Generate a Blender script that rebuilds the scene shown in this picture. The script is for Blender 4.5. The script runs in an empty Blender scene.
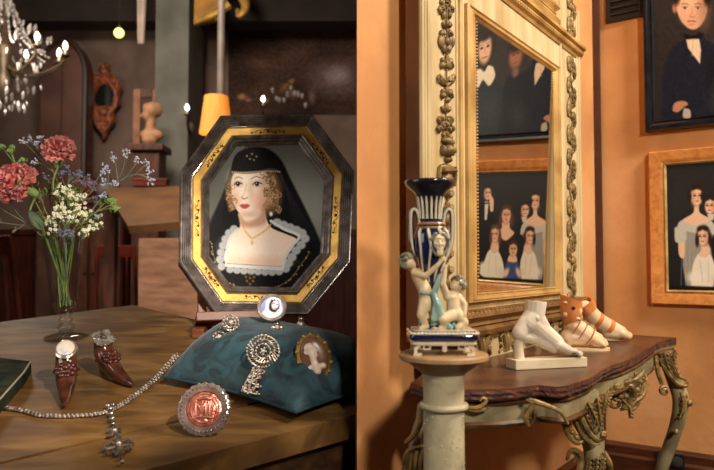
import bpy, bmesh, math, random
import numpy as np
from mathutils import Vector, Matrix, Euler, Quaternion
from mathutils.bvhtree import BVHTree
PI = math.pi
sc = bpy.context.scene
COL = sc.collection
random.seed(7)
RNG = np.random.default_rng(5)

# ------------------------------------------------------------------ camera
F = 677.0
ZC = 1.1
PITCH = math.radians(2.45)
CAM = Vector((0, 0, ZC))
FWD = Vector((0, math.cos(PITCH), math.sin(PITCH)))
UPV = Vector((0, -math.sin(PITCH), math.cos(PITCH)))
cd = bpy.data.cameras.new('camera')
cam = bpy.data.objects.new('camera', cd)
COL.objects.link(cam)
cam.location = CAM
cam.rotation_euler = (PI / 2 + PITCH, 0, 0)
cd.sensor_width = 36
cd.lens = 36 * F / 714
cd.clip_start = 0.05
cd.dof.use_dof = True
cd.dof.focus_distance = 1.72
cd.dof.aperture_fstop = cd.lens / 1000 / 0.0082
sc.camera = cam

def ray(px, py):
    return Vector(((px - 357) / F, 0, 0)) + FWD + UPV * ((235 - py) / F)
def P(px, py, Y):
    return CAM + ray(px, py) * Y
def proj(w):
    d = Vector(w) - CAM
    y = d.dot(FWD)
    return 357 + F * d.x / y, 235 - F * d.dot(UPV) / y
def hit_plane(px, py, o, n):
    d = ray(px, py)
    return CAM + d * ((o - CAM).dot(n) / d.dot(n))

# ------------------------------------------------------------------ materials
def lin(c):
    c = np.asarray(c, float) / 255.0
    return np.where(c <= 0.04045, c / 12.92, ((c + 0.055) / 1.055) ** 2.4)
def rgba(c):
    l = lin(c)
    return (float(l[0]), float(l[1]), float(l[2]), 1.0)
def mat(name, c1, c2=None, scale=8.0, rough=0.5, metal=0.0, bump=0.0, bscale=None, kind='noise', stretch=(1, 1, 1),
        emit=None, strength=0.0, trans=0.0, ior=1.45, spec=0.5, lo=0.35, hi=0.65, detail=5.0, c3=None, coat=0.0, distort=0.0, sheen=0.0):
    m = bpy.data.materials.new(name)
    m.use_nodes = True
    nt = m.node_tree
    N, L = nt.nodes, nt.links
    bs = N['Principled BSDF']
    bs.inputs['Roughness'].default_value = rough
    bs.inputs['Metallic'].default_value = metal
    bs.inputs['IOR'].default_value = ior
    bs.inputs['Specular IOR Level'].default_value = spec
    bs.inputs['Transmission Weight'].default_value = trans
    bs.inputs['Coat Weight'].default_value = coat
    bs.inputs['Sheen Weight'].default_value = sheen
    bs.inputs['Base Color'].default_value = rgba(c1)
    tc = N.new('ShaderNodeTexCoord')
    mp = N.new('ShaderNodeMapping')
    mp.inputs['Scale'].default_value = stretch
    L.new(tc.outputs['Object'], mp.inputs['Vector'])
    if c2 is not None:
        if kind == 'voronoi':
            t = N.new('ShaderNodeTexVoronoi'); out = t.outputs['Distance']
            t.inputs['Scale'].default_value = scale
        elif kind == 'wave':
            t = N.new('ShaderNodeTexWave'); out = t.outputs['Fac']
            t.inputs['Scale'].default_value = scale
            t.inputs['Distortion'].default_value = distort
            t.inputs['Detail'].default_value = detail
            t.inputs['Detail Scale'].default_value = 1.5
        else:
            t = N.new('ShaderNodeTexNoise'); out = t.outputs['Fac']
            t.inputs['Scale'].default_value = scale
            t.inputs['Detail'].default_value = detail
            t.inputs['Distortion'].default_value = distort
        L.new(mp.outputs['Vector'], t.inputs['Vector'])
        r = N.new('ShaderNodeValToRGB')
        r.color_ramp.elements[0].position = lo
        r.color_ramp.elements[0].color = rgba(c1)
        r.color_ramp.elements[1].position = hi
        r.color_ramp.elements[1].color = rgba(c2)
        if c3 is not None:
            e = r.color_ramp.elements.new((lo + hi) / 2)
            e.color = rgba(c3)
        L.new(out, r.inputs['Fac'])
        L.new(r.outputs['Color'], bs.inputs['Base Color'])
    if bump:
        t2 = N.new('ShaderNodeTexNoise')
        t2.inputs['Scale'].default_value = bscale or scale * 3
        t2.inputs['Detail'].default_value = 4
        L.new(mp.outputs['Vector'], t2.inputs['Vector'])
        b = N.new('ShaderNodeBump')
        b.inputs['Strength'].default_value = bump
        b.inputs['Distance'].default_value = 0.01
        L.new(t2.outputs['Fac'], b.inputs['Height'])
        L.new(b.outputs['Normal'], bs.inputs['Normal'])
    if emit is not None:
        bs.inputs['Emission Color'].default_value = rgba(emit)
        bs.inputs['Emission Strength'].default_value = strength
    return m
def paint_mat(name, rough=0.42, spec=0.4):
    m = bpy.data.materials.new(name)
    m.use_nodes = True
    N, L = m.node_tree.nodes, m.node_tree.links
    a = N.new('ShaderNodeVertexColor')
    a.layer_name = 'paint'
    L.new(a.outputs['Color'], N['Principled BSDF'].inputs['Base Color'])
    N['Principled BSDF'].inputs['Roughness'].default_value = rough
    N['Principled BSDF'].inputs['Specular IOR Level'].default_value = spec
    t = N.new('ShaderNodeTexNoise'); t.inputs['Scale'].default_value = 220
    b = N.new('ShaderNodeBump'); b.inputs['Strength'].default_value = 0.08
    L.new(t.outputs['Fac'], b.inputs['Height'])
    L.new(b.outputs['Normal'], N['Principled BSDF'].inputs['Normal'])
    return m

# ------------------------------------------------------------------ objects
def empty(name, M, label, cat, group=None):
    o = bpy.data.objects.new(name, None)
    COL.objects.link(o)
    o.empty_display_size = 0.02
    o.matrix_world = M
    tag(o, label, cat, group)
    return o
def tag(o, label, cat, group=None):
    o['label'] = label
    o['category'] = cat
    if group:
        o['group'] = group
MW = {}
def mk(name, bm, m, parent=None, M=None, smooth=True, angle=40, world=False):
    """Link a bmesh as one object. parent: local coords of the parent unless world=True."""
    root = parent
    if world and parent is not None:
        inv = MW.get(parent.name, parent.matrix_world.copy()).inverted()
        bm.transform(inv)
    bmesh.ops.recalc_face_normals(bm, faces=bm.faces)
    me = bpy.data.meshes.new(name)
    bm.to_mesh(me)
    bm.free()
    for mm in (m if isinstance(m, (list, tuple)) else [m]):
        me.materials.append(mm)
    o = bpy.data.objects.new(name, me)
    COL.objects.link(o)
    if smooth:
        for p in me.polygons:
            p.use_smooth = True
        me.set_sharp_from_angle(angle=math.radians(angle))
    if parent is not None:
        o.parent = parent
        MW[o.name] = MW.get(parent.name, parent.matrix_world.copy())
    elif M is not None:
        o.matrix_world = M
    return o
def root(name, M, label, cat, group=None):
    e = empty(name, M, label, cat, group)
    MW[e.name] = M.copy()
    return e
def struct(name, bm, m, **k):
    o = mk(name, bm, m, **k)
    o['kind'] = 'structure'
    return o
def nb():
    return bmesh.new()
def basis(x, y, z, o):
    return Matrix(((x[0], y[0], z[0], o[0]), (x[1], y[1], z[1], o[1]), (x[2], y[2], z[2], o[2]), (0, 0, 0, 1)))
def frame_to(d, up=Vector((0, 0, 1))):
    """rotation whose z axis is d"""
    z = Vector(d).normalized()
    u = Vector(up)
    if abs(z.dot(u)) > 0.98:
        u = Vector((1, 0, 0))
    x = u.cross(z).normalized()
    y = z.cross(x)
    return Matrix(((x[0], y[0], z[0]), (x[1], y[1], z[1]), (x[2], y[2], z[2])))

def box(bm, s, c, R=None, bev=0.0):
    r = bmesh.ops.create_cube(bm, size=1.0)
    vs = r['verts']
    M = Matrix.Translation(Vector(c)) @ (R.to_4x4() if R is not None else Matrix.Identity(4)) @ Matrix.Diagonal((s[0], s[1], s[2], 1))
    bmesh.ops.transform(bm, matrix=M, verts=vs)
    if bev:
        es = set()
        for v in vs:
            es.update(v.link_edges)
        bmesh.ops.bevel(bm, geom=list(es), offset=bev, segments=2, affect='EDGES', profile=0.6)
def ball(bm, c, r, R=None, seg=10, rings=7):
    if not hasattr(r, '__len__'):
        r = (r, r, r)
    q = bmesh.ops.create_uvsphere(bm, u_segments=seg, v_segments=rings, radius=1.0)
    M = Matrix.Translation(Vector(c)) @ (R.to_4x4() if R is not None else Matrix.Identity(4)) @ Matrix.Diagonal((r[0], r[1], r[2], 1))
    bmesh.ops.transform(bm, matrix=M, verts=q['verts'])
def ico(bm, c, r, sub=1):
    q = bmesh.ops.create_icosphere(bm, subdivisions=sub, radius=1.0)
    if not hasattr(r, '__len__'):
        r = (r, r, r)
    bmesh.ops.transform(bm, matrix=Matrix.Translation(Vector(c)) @ Matrix.Diagonal((r[0], r[1], r[2], 1)), verts=q['verts'])
def rings_loft(bm, rings, closed=True, cap0=True, cap1=True, loop=False):
    VV = [[bm.verts.new(p) for p in r] for r in rings]
    n = len(VV[0])
    k = len(VV)
    for i in range(k if loop else k - 1):
        a, b = VV[i], VV[(i + 1) % k]
        for j in range(n if closed else n - 1):
            try:
                bm.faces.new((a[j], a[(j + 1) % n], b[(j + 1) % n], b[j]))
            except ValueError:
                pass
    if closed and not loop:
        if cap0:
            bm.faces.new(VV[0][::-1])
        if cap1:
            bm.faces.new(VV[-1])
    return VV
def lathe(bm, prof, seg=32, c=(0, 0, 0), cap0=True, cap1=True, ax=1.0):
    c = Vector(c)
    rr = []
    for r, z in prof:
        r = max(r, 1e-5)
        rr.append([c + Vector((r * math.cos(2 * PI * j / seg), ax * r * math.sin(2 * PI * j / seg), z)) for j in range(seg)])
    rings_loft(bm, rr, cap0=cap0, cap1=cap1)
def catmull(pts, n=6):
    p = [Vector(q) for q in pts]
    if len(p) < 3:
        return p
    out = []
    for i in range(len(p) - 1):
        a = p[i - 1] if i else p[0] * 2 - p[1]
        b, c = p[i], p[i + 1]
        d = p[i + 2] if i + 2 < len(p) else p[-1] * 2 - p[-2]
        for k in range(n):
            t = k / n
            out.append(0.5 * ((2 * b) + (c - a) * t + (2 * a - 5 * b + 4 * c - d) * t * t + (3 * b - 3 * c + d - a) * t ** 3))
    out.append(p[-1])
    return out
def interp(vals, n):
    xs = np.linspace(0, len(vals) - 1, n)
    return np.interp(xs, range(len(vals)), vals)
def tube(bm, pts, rad, seg=6, n=5, loop=False, flat=1.0, up=None, smooth=True):
    pp = catmull(pts, n) if smooth and len(pts) > 2 else [Vector(q) for q in pts]
    rs = interp(rad if hasattr(rad, '__len__') else [rad, rad], len(pp))
    rr = []
    x = None
    for i, p in enumerate(pp):
        t = (pp[min(i + 1, len(pp) - 1)] - pp[max(i - 1, 0)])
        if t.length < 1e-9:
            t = Vector((0, 0, 1))
        t.normalize()
        if up is not None:
            x = t.cross(Vector(up))
            if x.length < 1e-6:
                x = t.orthogonal()
        elif x is None:
            x = t.orthogonal()
        x = (x - t * x.dot(t))
        if x.length < 1e-6:
            x = t.orthogonal()
        x.normalize()
        y = t.cross(x)
        r = max(rs[i], 1e-5)
        rr.append([p + x * (r * math.cos(2 * PI * j / seg)) + y * (r * flat * math.sin(2 * PI * j / seg)) for j in range(seg)])
    rings_loft(bm, rr, loop=loop)
def prism(bm, poly, z0, z1, fz=None):
    """poly 2D extruded along z"""
    a = [bm.verts.new((p[0], p[1], z0)) for p in poly]
    b = [bm.verts.new((p[0], p[1], z1)) for p in poly]
    n = len(poly)
    bm.faces.new(a[::-1]); bm.faces.new(b)
    for i in range(n):
        bm.faces.new((a[i], a[(i + 1) % n], b[(i + 1) % n], b[i]))
def inset(poly, d):
    """inset a convex CCW/CW 2D polygon by d (towards inside)"""
    n = len(poly)
    cx = sum(p[0] for p in poly) / n; cy = sum(p[1] for p in poly) / n
    ls = []
    for i in range(n):
        x0, y0 = poly[i]; x1, y1 = poly[(i + 1) % n]
        nx, ny = y1 - y0, x0 - x1
        l = math.hypot(nx, ny); nx /= l; ny /= l
        if (cx - x0) * nx + (cy - y0) * ny < 0:
            nx, ny = -nx, -ny
        ls.append((nx, ny, nx * x0 + ny * y0 + d))
    out = []
    for i in range(n):
        a1, b1, c1 = ls[i - 1]; a2, b2, c2 = ls[i]
        det = a1 * b2 - a2 * b1
        out.append(((c1 * b2 - c2 * b1) / det, (a1 * c2 - a2 * c1) / det))
    return out
def frame_rings(bm, poly, prof, mapf, closed_profile=True):
    """mitred moulding: prof = [(inset, height)], mapf((x,y),h)->3D"""
    rr = []
    for d, h in prof:
        q = inset(poly, d)
        rr.append([mapf(p, h) for p in q])
    if closed_profile:
        rings_loft(bm, rr, loop=True)
    else:
        rings_loft(bm, rr, cap0=False, cap1=False)
def organic(name, prims, voxel, smooth=4, fac=0.5):
    bm = nb()
    for p in prims:
        if p[0] == 'c':
            _, a, ra, b, rb = p
            a, b = Vector(a), Vector(b)
            R = frame_to(b - a) if (b - a).length > 1e-6 else Matrix.Identity(3)
            L = (b - a).length
            prof = []
            for k in range(5):
                t = -PI / 2 + PI / 2 * k / 4
                prof.append((ra * math.cos(t), ra * math.sin(t)))
            for k in range(5):
                t = PI / 2 * k / 4
                prof.append((rb * math.cos(t), L + rb * math.sin(t)))
            rr = [[a + R @ Vector((max(r, 1e-5) * math.cos(2 * PI * j / 14), max(r, 1e-5) * math.sin(2 * PI * j / 14), z)) for j in range(14)] for r, z in prof]
            rings_loft(bm, rr)
        else:
            _, c, r, e = p
            ball(bm, c, r, Euler(e).to_matrix() if e is not None else None, 16, 12)
    bmesh.ops.recalc_face_normals(bm, faces=bm.faces)
    me = bpy.data.meshes.new('tmp')
    bm.to_mesh(me); bm.free()
    o = bpy.data.objects.new('tmp', me)
    COL.objects.link(o)
    md = o.modifiers.new('r', 'REMESH'); md.mode = 'VOXEL'; md.voxel_size = voxel
    if smooth:
        s = o.modifiers.new('s', 'SMOOTH'); s.factor = fac; s.iterations = smooth
    dg = bpy.context.evaluated_depsgraph_get()
    ev = o.evaluated_get(dg)
    m2 = bpy.data.meshes.new_from_object(ev)
    out = nb()
    out.from_mesh(m2)
    bpy.data.objects.remove(o)
    bpy.data.meshes.remove(me); bpy.data.meshes.remove(m2)
    return out

# ------------------------------------------------------------------ painting by numbers (pigment of the pictures)
class Art:
    def __init__(s, x0, y0, x1, y1, nx, ny, bg):
        s.ext = (x0, y0, x1, y1)
        s.X, s.Y = np.meshgrid(np.linspace(x0, x1, nx), np.linspace(y0, y1, ny))
        s.C = np.zeros((ny, nx, 3)) + np.array(bg, float)
    def mix(s, m, col, a=1.0):
        m = np.clip(m * a, 0, 1)[..., None]
        s.C = s.C * (1 - m) + np.array(col, float) * m
    def ell(s, cx, cy, rx, ry, col, soft=0.15, rot=0.0, a=1.0):
        c, q = math.cos(rot), math.sin(rot)
        dx, dy = s.X - cx, s.Y - cy
        u = (dx * c + dy * q) / rx; v = (-dx * q + dy * c) / ry
        d = np.sqrt(u * u + v * v)
        s.mix((1 + soft - d) / (2 * soft) if soft > 0 else (d < 1) * 1.0, col, a)
    def sd(s, pts):
        d = np.full(s.X.shape, 1e9); ins = np.zeros(s.X.shape, bool)
        n = len(pts)
        for i in range(n):
            x0, y0 = pts[i]; x1, y1 = pts[(i + 1) % n]
            ex, ey = x1 - x0, y1 - y0
            t = np.clip(((s.X - x0) * ex + (s.Y - y0) * ey) / (ex * ex + ey * ey + 1e-9), 0, 1)
            d = np.minimum(d, np.hypot(s.X - x0 - t * ex, s.Y - y0 - t * ey))
            if y0 != y1:
                cr = ((y0 > s.Y) != (y1 > s.Y)) & (s.X < (x1 - x0) * (s.Y - y0) / (y1 - y0) + x0)
                ins ^= cr
        return np.where(ins, -d, d)
    def poly(s, pts, col, soft=0.8, a=1.0):
        s.mix(0.5 - s.sd(pts) / soft, col, a)
    def curve(s, pts, col, soft=0.8, a=1.0):
        q = catmull([(p[0], p[1], 0) for p in list(pts) + [pts[0]]], 5)
        s.poly([(v.x, v.y) for v in q[:-1]], col, soft, a)
    def line(s, pts, w, col, a=1.0, soft=0.6):
        d = np.full(s.X.shape, 1e9)
        for i in range(len(pts) - 1):
            x0, y0 = pts[i]; x1, y1 = pts[i + 1]
            ex, ey = x1 - x0, y1 - y0
            t = np.clip(((s.X - x0) * ex + (s.Y - y0) * ey) / (ex * ex + ey * ey + 1e-9), 0, 1)
            d = np.minimum(d, np.hypot(s.X - x0 - t * ex, s.Y - y0 - t * ey))
        s.mix((w / 2 + soft / 2 - d) / soft, col, a)
    def cline(s, pts, w, col, a=1.0, soft=0.6):
        q = catmull([(p[0], p[1], 0) for p in pts], 5)
        s.line([(v.x, v.y) for v in q], w, col, a, soft)
    def noise(s, amp, k=1):
        n = RNG.normal(0, 1, s.X.shape)
        for _ in range(k):
            n = (n + np.roll(n, 1, 0) + np.roll(n, 1, 1) + np.roll(n, -1, 0) + np.roll(n, -1, 1)) / 2.4
        s.C = np.clip(s.C + amp * n[..., None], 0, 255)
    def mesh(s, name, m, mapf, parent, keep=None, world=False):
        ny, nx = s.X.shape
        x0, y0, x1, y1 = s.ext
        V = []
        for j in range(ny):
            for i in range(nx):
                V.append(mapf(float(s.X[j, i]), float(s.Y[j, i])))
        inv = None
        if world:
            inv = MW.get(parent.name, parent.matrix_world).inverted()
            V = [inv @ Vector(v) for v in V]
        Fc = []
        for j in range(ny - 1):
            for i in range(nx - 1):
                if keep is None or keep((s.X[j, i] + s.X[j, i + 1]) / 2, (s.Y[j, i] + s.Y[j + 1, i]) / 2):
                    a = j * nx + i
                    Fc.append((a, a + nx, a + nx + 1, a + 1))
        me = bpy.data.meshes.new(name)
        me.from_pydata([tuple(v) for v in V], [], Fc)
        at = me.color_attributes.new('paint', 'FLOAT_COLOR', 'POINT')
        L = np.ones((ny * nx, 4), np.float32)
        L[:, :3] = lin(np.clip(s.C, 0, 255)).reshape(-1, 3)
        at.data.foreach_set('color', L.ravel())
        me.materials.append(m)
        o = bpy.data.objects.new(name, me)
        COL.objects.link(o)
        # thickness: a panel behind the paint film
        o.parent = parent
        return o
def inpoly(pts):
    def f(x, y):
        r = False
        n = len(pts)
        for i in range(n):
            x0, y0 = pts[i]; x1, y1 = pts[(i + 1) % n]
            if (y0 > y) != (y1 > y) and x < (x1 - x0) * (y - y0) / (y1 - y0) + x0:
                r = not r
        return r
    return f

# ------------------------------------------------------------------ frames of reference
DS = 1.375                                   # distance to the corner of the pier
dA = Vector((483, 677, 0)).normalized()      # along the painted wall with the mirror
nA = Vector((dA.y, -dA.x, 0))                # out of that wall
dB = nA.copy()                               # along the wall with the portraits
nB = -dA                                     # out of that wall
TIP = Vector((0, DS, 0))
LA = 2.73 / 1.0                              # placeholder, refined below
_rc = (597 - 357) / F
_a = (_rc * DS) / (dA.x - _rc * dA.y)
LA = _a
CORN = TIP + dA * LA
MA = basis(dA, -nA, Vector((0, 0, 1)), TIP)   # local: x along wall, -y out of wall, z up
MB = basis(dB, -nB, Vector((0, 0, 1)), CORN)
def A(px, py, o=0.0):
    """pixel -> (a, z) on the plane o metres in front of the mirror wall"""
    w = hit_plane(px, py, TIP + nA * o, nA)
    return (w - TIP).dot(dA), w.z
def Bp(px, py, o=0.0):
    w = hit_plane(px, py, CORN + nB * o, nB)
    return (w - CORN).dot(dB), w.z
# sloping display table
HP = 0.55
V0 = (235 - 150) / F
NT = (UPV - FWD * V0).normalized()
WT = (FWD + UPV * V0).normalized()
UT = Vector((1, 0, 0))
OT = CAM - UPV * HP
def tp(px, py, h=0.0):
    return hit_plane(px, py, OT + NT * h, NT)
def TM(px, py, yaw=0.0, h=0.0):
    c, s = math.cos(yaw), math.sin(yaw)
    x = UT * c + WT * s
    y = -UT * s + WT * c
    return basis(x, y, NT, tp(px, py, h))
def depth(w):
    return (Vector(w) - CAM).dot(FWD)

# ================================================================== the shell
m_orange = mat('ochre_wall_paint', (212, 156, 106), (184, 126, 76), scale=3.2, rough=0.75, bump=0.15, bscale=30, detail=10, c3=(203, 143, 86))
m_darkwall = mat('dim_plaster', (128, 108, 94), (108, 88, 76), scale=3, rough=0.85, bump=0.1)
m_floor = mat('old_floorboards', (46, 27, 17), (32, 18, 11), scale=3, rough=0.5, stretch=(8, 1, 1))
m_ceil = mat('smoky_ceiling', (84, 66, 54), (66, 52, 44), scale=2, rough=0.9)
m_redwood = mat('dark_red_wainscot', (78, 28, 16), (50, 18, 11), scale=4, rough=0.45, stretch=(6, 6, 1))
m_skirt = mat('dark_skirting_wood', (82, 42, 22), (58, 28, 15), scale=5, rough=0.4, stretch=(2, 2, 14))
H = 4.4
def wall_prism(name, poly, m, z0=0.0, z1=H):
    bm = nb(); prism(bm, poly, z0, z1)
    return struct(name, bm, m, smooth=False)
E = (0.62, 3.05)
wall_prism('wall_ochre', [(0, DS), (CORN.x, CORN.y), E], m_orange)
wall_prism('wall_divider', [(0, DS), E, (0.62, 9.0), (0, 9.0)], m_darkwall)
q = [CORN, CORN + dB * 9.6, CORN + dB * 9.6 - nB * 0.2, CORN - nB * 0.2]
wall_prism('wall_portraits', [(p.x, p.y) for p in q], m_orange)
wall_prism('wall_back', [(-6.0, 9.0), (0.62, 9.0), (0.62, 9.2), (-6.0, 9.2)], m_darkwall)
wall_prism('wall_side', [(-6.2, -2.6), (-6.0, -2.6), (-6.0, 9.2), (-6.2, 9.2)], m_darkwall)
wall_prism('wall_front', [(-6.2, -2.8), (9.2, -2.8), (9.2, -2.6), (-6.2, -2.6)], m_darkwall)
wall_prism('floor', [(-6.2, -2.8), (9.2, -2.8), (9.2, 9.2), (-6.2, 9.2)], m_floor, -0.12, 0)
wall_prism('ceiling', [(-6.2, -2.8), (9.2, -2.8), (9.2, 9.2), (-6.2, 9.2)], m_ceil, H, H + 0.12)
# skirting of the ochre room
sk = 0.405
bm = nb()
for prof_z, d in ((sk, 0.018), (sk - 0.045, 0.026)):
    pass
def skirting(name, M, L, x0=0.02):
    bm = nb()
    rr = []
    for x in (x0, L):
        rr.append([Vector((x, -d, z)) for d, z in ((0.0, 0.0), (0.030, 0.0), (0.030, sk - 0.05), (0.022, sk - 0.04), (0.022, sk - 0.012), (0.012, sk), (0.0, sk))])
    rings_loft(bm, rr)
    return struct(name, bm, m_skirt, M=M, smooth=False)
skirting('baseboard_ochre', MA, LA - 0.03, 0.06)
skirting('baseboard_portraits', MB, 6.0, 0.0)
# dark timber strip in the corner of the ochre room
bm = nb(); box(bm, (0.012, 0.03, H), (0.0, -0.012, H / 2)); 
m_strip = mat('dark_corner_wood', (84, 44, 26), (62, 32, 20), scale=6, rough=0.6)
a0, _ = A(597.5, 150, 0.012)
struct('trim_corner', bm, m_strip, M=MA @ Matrix.Translation((a0, 0, 0)), smooth=False)
# wainscot along the back of the dark room
bm = nb()
zt = P(60, 232, 8.95).z
box(bm, (6.0, 0.05, zt), (-3.0, 8.97, zt / 2))
for k in range(9):
    box(bm, (0.05, 0.03, zt - 0.2), (-5.8 + k * 0.7, 8.94, zt / 2))
box(bm, (6.0, 0.09, 0.07), (-3.0, 8.95, zt))
struct('trim_wainscot', bm, m_redwood, smooth=False)
# ceiling beam across the dark room
bm = nb()
b0 = P(60, 16, 8.2)
box(bm, (6.0, 0.35, H - b0.z), (-3.0, 8.42, (H + b0.z) / 2))
struct('ceiling_beam', bm, mat('blackened_beam', (40, 30, 24), (28, 21, 17), scale=5, rough=0.8), smooth=False)

# ================================================================== display table
m_oak = mat('worn_brown_oak', (120, 88, 46), (72, 48, 22), scale=2.2, rough=0.5, bump=0.12, bscale=10, stretch=(2.2, 7, 5), detail=8, c3=(94, 65, 31), distort=.8)
m_oakdark = mat('dark_oak_edge', (84, 55, 30), (50, 31, 17), scale=4.0, rough=0.45, bump=0.15, stretch=(2, 10, 8))
TT = TM(180, 400)
TTi = TT.inverted()
def tl(px, py):
    v = TTi @ tp(px, py)
    return (v.x, v.y)
tab = root('display_table', Matrix.Translation((-0.9, 1.7, 0)), 'sloping brown oak plank table under the vase and jewellery', 'table')
def isect(p, q, r, s):
    x1, y1 = p; x2, y2 = q; x3, y3 = r; x4, y4 = s
    d = (x1 - x2) * (y3 - y4) - (y1 - y2) * (x3 - x4)
    a = x1 * y2 - y1 * x2; b = x3 * y4 - y3 * x4
    return ((a * (x3 - x4) - (x1 - x2) * b) / d, (a * (y3 - y4) - (y1 - y2) * b) / d)
L_back = (tl(0, 322), tl(133, 305))
L_b1 = (tl(0, 333), tl(180, 316.5))
L_b2 = (tl(0, 464), tl(190, 419))
L_fr = (tl(160, 466), tl(357, 414))
L_end = (tl(133, 305), tl(180, 316))
xl = tl(-60, 400)[0] - 0.4
L_left = ((xl, -1), (xl, 1))
xr = TTi @ Vector((-0.004, 0, 0))
L_wall = ((xr.x, -1), (xr.x, 1))
def plank(bm, l1, l2, gap=0.003, t=0.05):
    """strip between a rear line l1 and a front line l2, cut by the slanted end and by the wall"""
    a = isect(*l1, *L_left); b = isect(*l2, *L_left)
    e1 = isect(*l1, *L_end); e2 = isect(*l2, *L_end)
    pts = [a]
    def clip(e, l):
        return [e] if e[0] <= xr.x else None
    if e1[0] <= xr.x: pts.append(e1)
    else: pts.append(isect(*l1, *L_wall))
    if e1[0] <= xr.x < e2[0]:
        pts.append(isect(*L_end, *L_wall))
    if e2[0] <= xr.x: pts.append(e2)
    else: pts.append(isect(*l2, *L_wall))
    pts.append(b)
    cx = sum(p[0] for p in pts) / len(pts); cy = sum(p[1] for p in pts) / len(pts)
    prism(bm, pts, -t, 0)
    return pts
def shift(l, d):
    (x0, y0), (x1, y1) = l
    nx, ny = -(y1 - y0), (x1 - x0)
    n = math.hypot(nx, ny)
    if ny < 0: nx, ny = -nx, -ny
    return ((x0 + nx / n * d, y0 + ny / n * d), (x1 + nx / n * d, y1 + ny / n * d))
def lerpl(l, m_, t):
    return tuple(tuple(a + (b - a) * t for a, b in zip(p, q)) for p, q in zip(l, m_))
tabM = TT
bm = nb()
plank(bm, L_back, shift(L_b1, 0.001))
mid = (tl(0, 392), tl(190, 362))
plank(bm, shift(L_b1, -0.001), shift(mid, 0.0005))
plank(bm, shift(mid, -0.0005), shift(L_b2, 0.009))
bm2 = nb()
plank(bm, shift(L_b2, -0.003), L_fr)
bm.transform(TT)
bu_ = nb(); plank(bu_, shift(L_back, -.01), shift(L_fr, .012)); bu_.transform(TT @ Matrix.Translation((-.006, 0, -.008))); mk('gap_shade_boards', bu_, mat('gap_shade_dark', (38, 24, 14), rough=.7), tab, world=True, smooth=False)  # dark board added below the planks to put shade into the gaps
mk('tabletop', bm, m_oak, tab, world=True, smooth=False)
# aprons and legs below
bm = nb()
fa = isect(*shift(L_fr, 0.03), *L_left); fb = isect(*shift(L_fr, 0.03), *L_wall)
pp = [fa, fb, (fb[0], fb[1] + 0.03), (fa[0], fa[1] + 0.03)]
prism(bm, pp, -0.2, -0.051)
ba = isect(*shift(L_back, -0.06), *L_left); bb = isect(*shift(L_back, -0.06), *L_end)
prism(bm, [ba, bb, (bb[0], bb[1] + 0.03), (ba[0], ba[1] + 0.03)], -0.2, -0.051)
bm.transform(TT)
mk('apron', bm, m_oakdark, tab, world=True, smooth=False)
for q in ((fa[0] + .06, fa[1] + .05), (fb[0] - .05, fb[1] + .05), (ba[0] + .06, ba[1] - .05), (bb[0] - .08, bb[1] - .06)):
    w = TT @ Vector((q[0], q[1], -0.051))
    bm = nb()
    z = w.z - 0.0
    lathe(bm, [(0.03, 0), (0.036, 0.03), (0.028, 0.08), (0.034, z * 0.5), (0.03, z * 0.8), (0.036, z - 0.01)], 12, (w.x, w.y, 0))
    mk('leg', bm, m_oakdark, tab, world=True)

# ================================================================== octagonal portrait on its easel
m_ripple = mat('highlight_greyed_ripple', (128, 118, 112), (82, 72, 67), scale=30, rough=0.26, metal=0.35, bump=0.1, bscale=60, coat=0.5)  # black moulding greyed so its colour carries the silvery highlights
m_gold = mat('old_gilding', (206, 166, 82), (160, 118, 46), scale=16, rough=0.4, metal=0.4, bump=0.1)
m_orn = mat('dark_band_scrollwork', (40, 26, 12), rough=0.6)
m_panel = mat('panel_back', (60, 42, 28), rough=0.8)
m_paint = paint_mat('oil_paint_varnish', 0.5, 0.06)
m_paint2 = paint_mat('oil_paint_dull', 0.45, 0.25)
n = (-FWD + UT * 0.30 + UPV * 0.26).normalized()
org = P(262, 313.5, 2.07)
e1 = (UPV.cross(n)).normalized()
e2 = n.cross(e1)
MP = basis(e1, e2, n, org)
MPi = MP.inverted()
por = root('octagonal_portrait', MP, 'octagonal black and gold framed portrait of a lady in a black veil', 'painting')
def pl(px, py, h=0.0):
    v = MPi @ hit_plane(px, py, org + n * h, n)
    return (v.x, v.y)
octp = [pl(*c, h=0.012) for c in ((220.6, 115), (312.6, 113.6), (354.4, 170.5), (350.5, 262), (308, 314.5), (216, 314), (179, 262), (180, 171.7))]
mf = lambda p, h: Vector((p[0], p[1], h))
B_ = -0.05
prof = [(0, B_), (0, 0.008), (0.003, 0.013)]
for k in range(5):
    x = 0.0055 + k * 0.0062
    zb = 0.012 - k * 0.0022
    prof += [(x, zb), (x + 0.002, zb + 0.0012), (x + 0.0042, zb - 0.0002), (x + 0.0052, zb - 0.0034)]
prof += [(0.038, 0.0), (0.038, B_)]
bm = nb(); frame_rings(bm, octp, prof, mf)
mk('outer_moulding', bm, m_ripple, por, angle=20)
bm = nb(); frame_rings(bm, octp, [(0.0381, B_), (0.0381, -0.001), (0.040, 0.001), (0.042, -0.002), (0.063, -0.006), (0.065, -0.003), (0.067, -0.005), (0.067, B_)], mf)
gb = mk('gold_band', bm, m_gold, por, angle=20)
bm = nb(); frame_rings(bm, octp, [(0.0671, B_), (0.0671, -0.002), (0.071, 0.002), (0.075, -0.001), (0.079, -0.010), (0.082, -0.012), (0.085, -0.022), (0.090, -0.026), (0.0925, -0.030), (0.0925, B_)], mf)
mk('inner_moulding', bm, m_ripple, por, angle=20)
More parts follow.
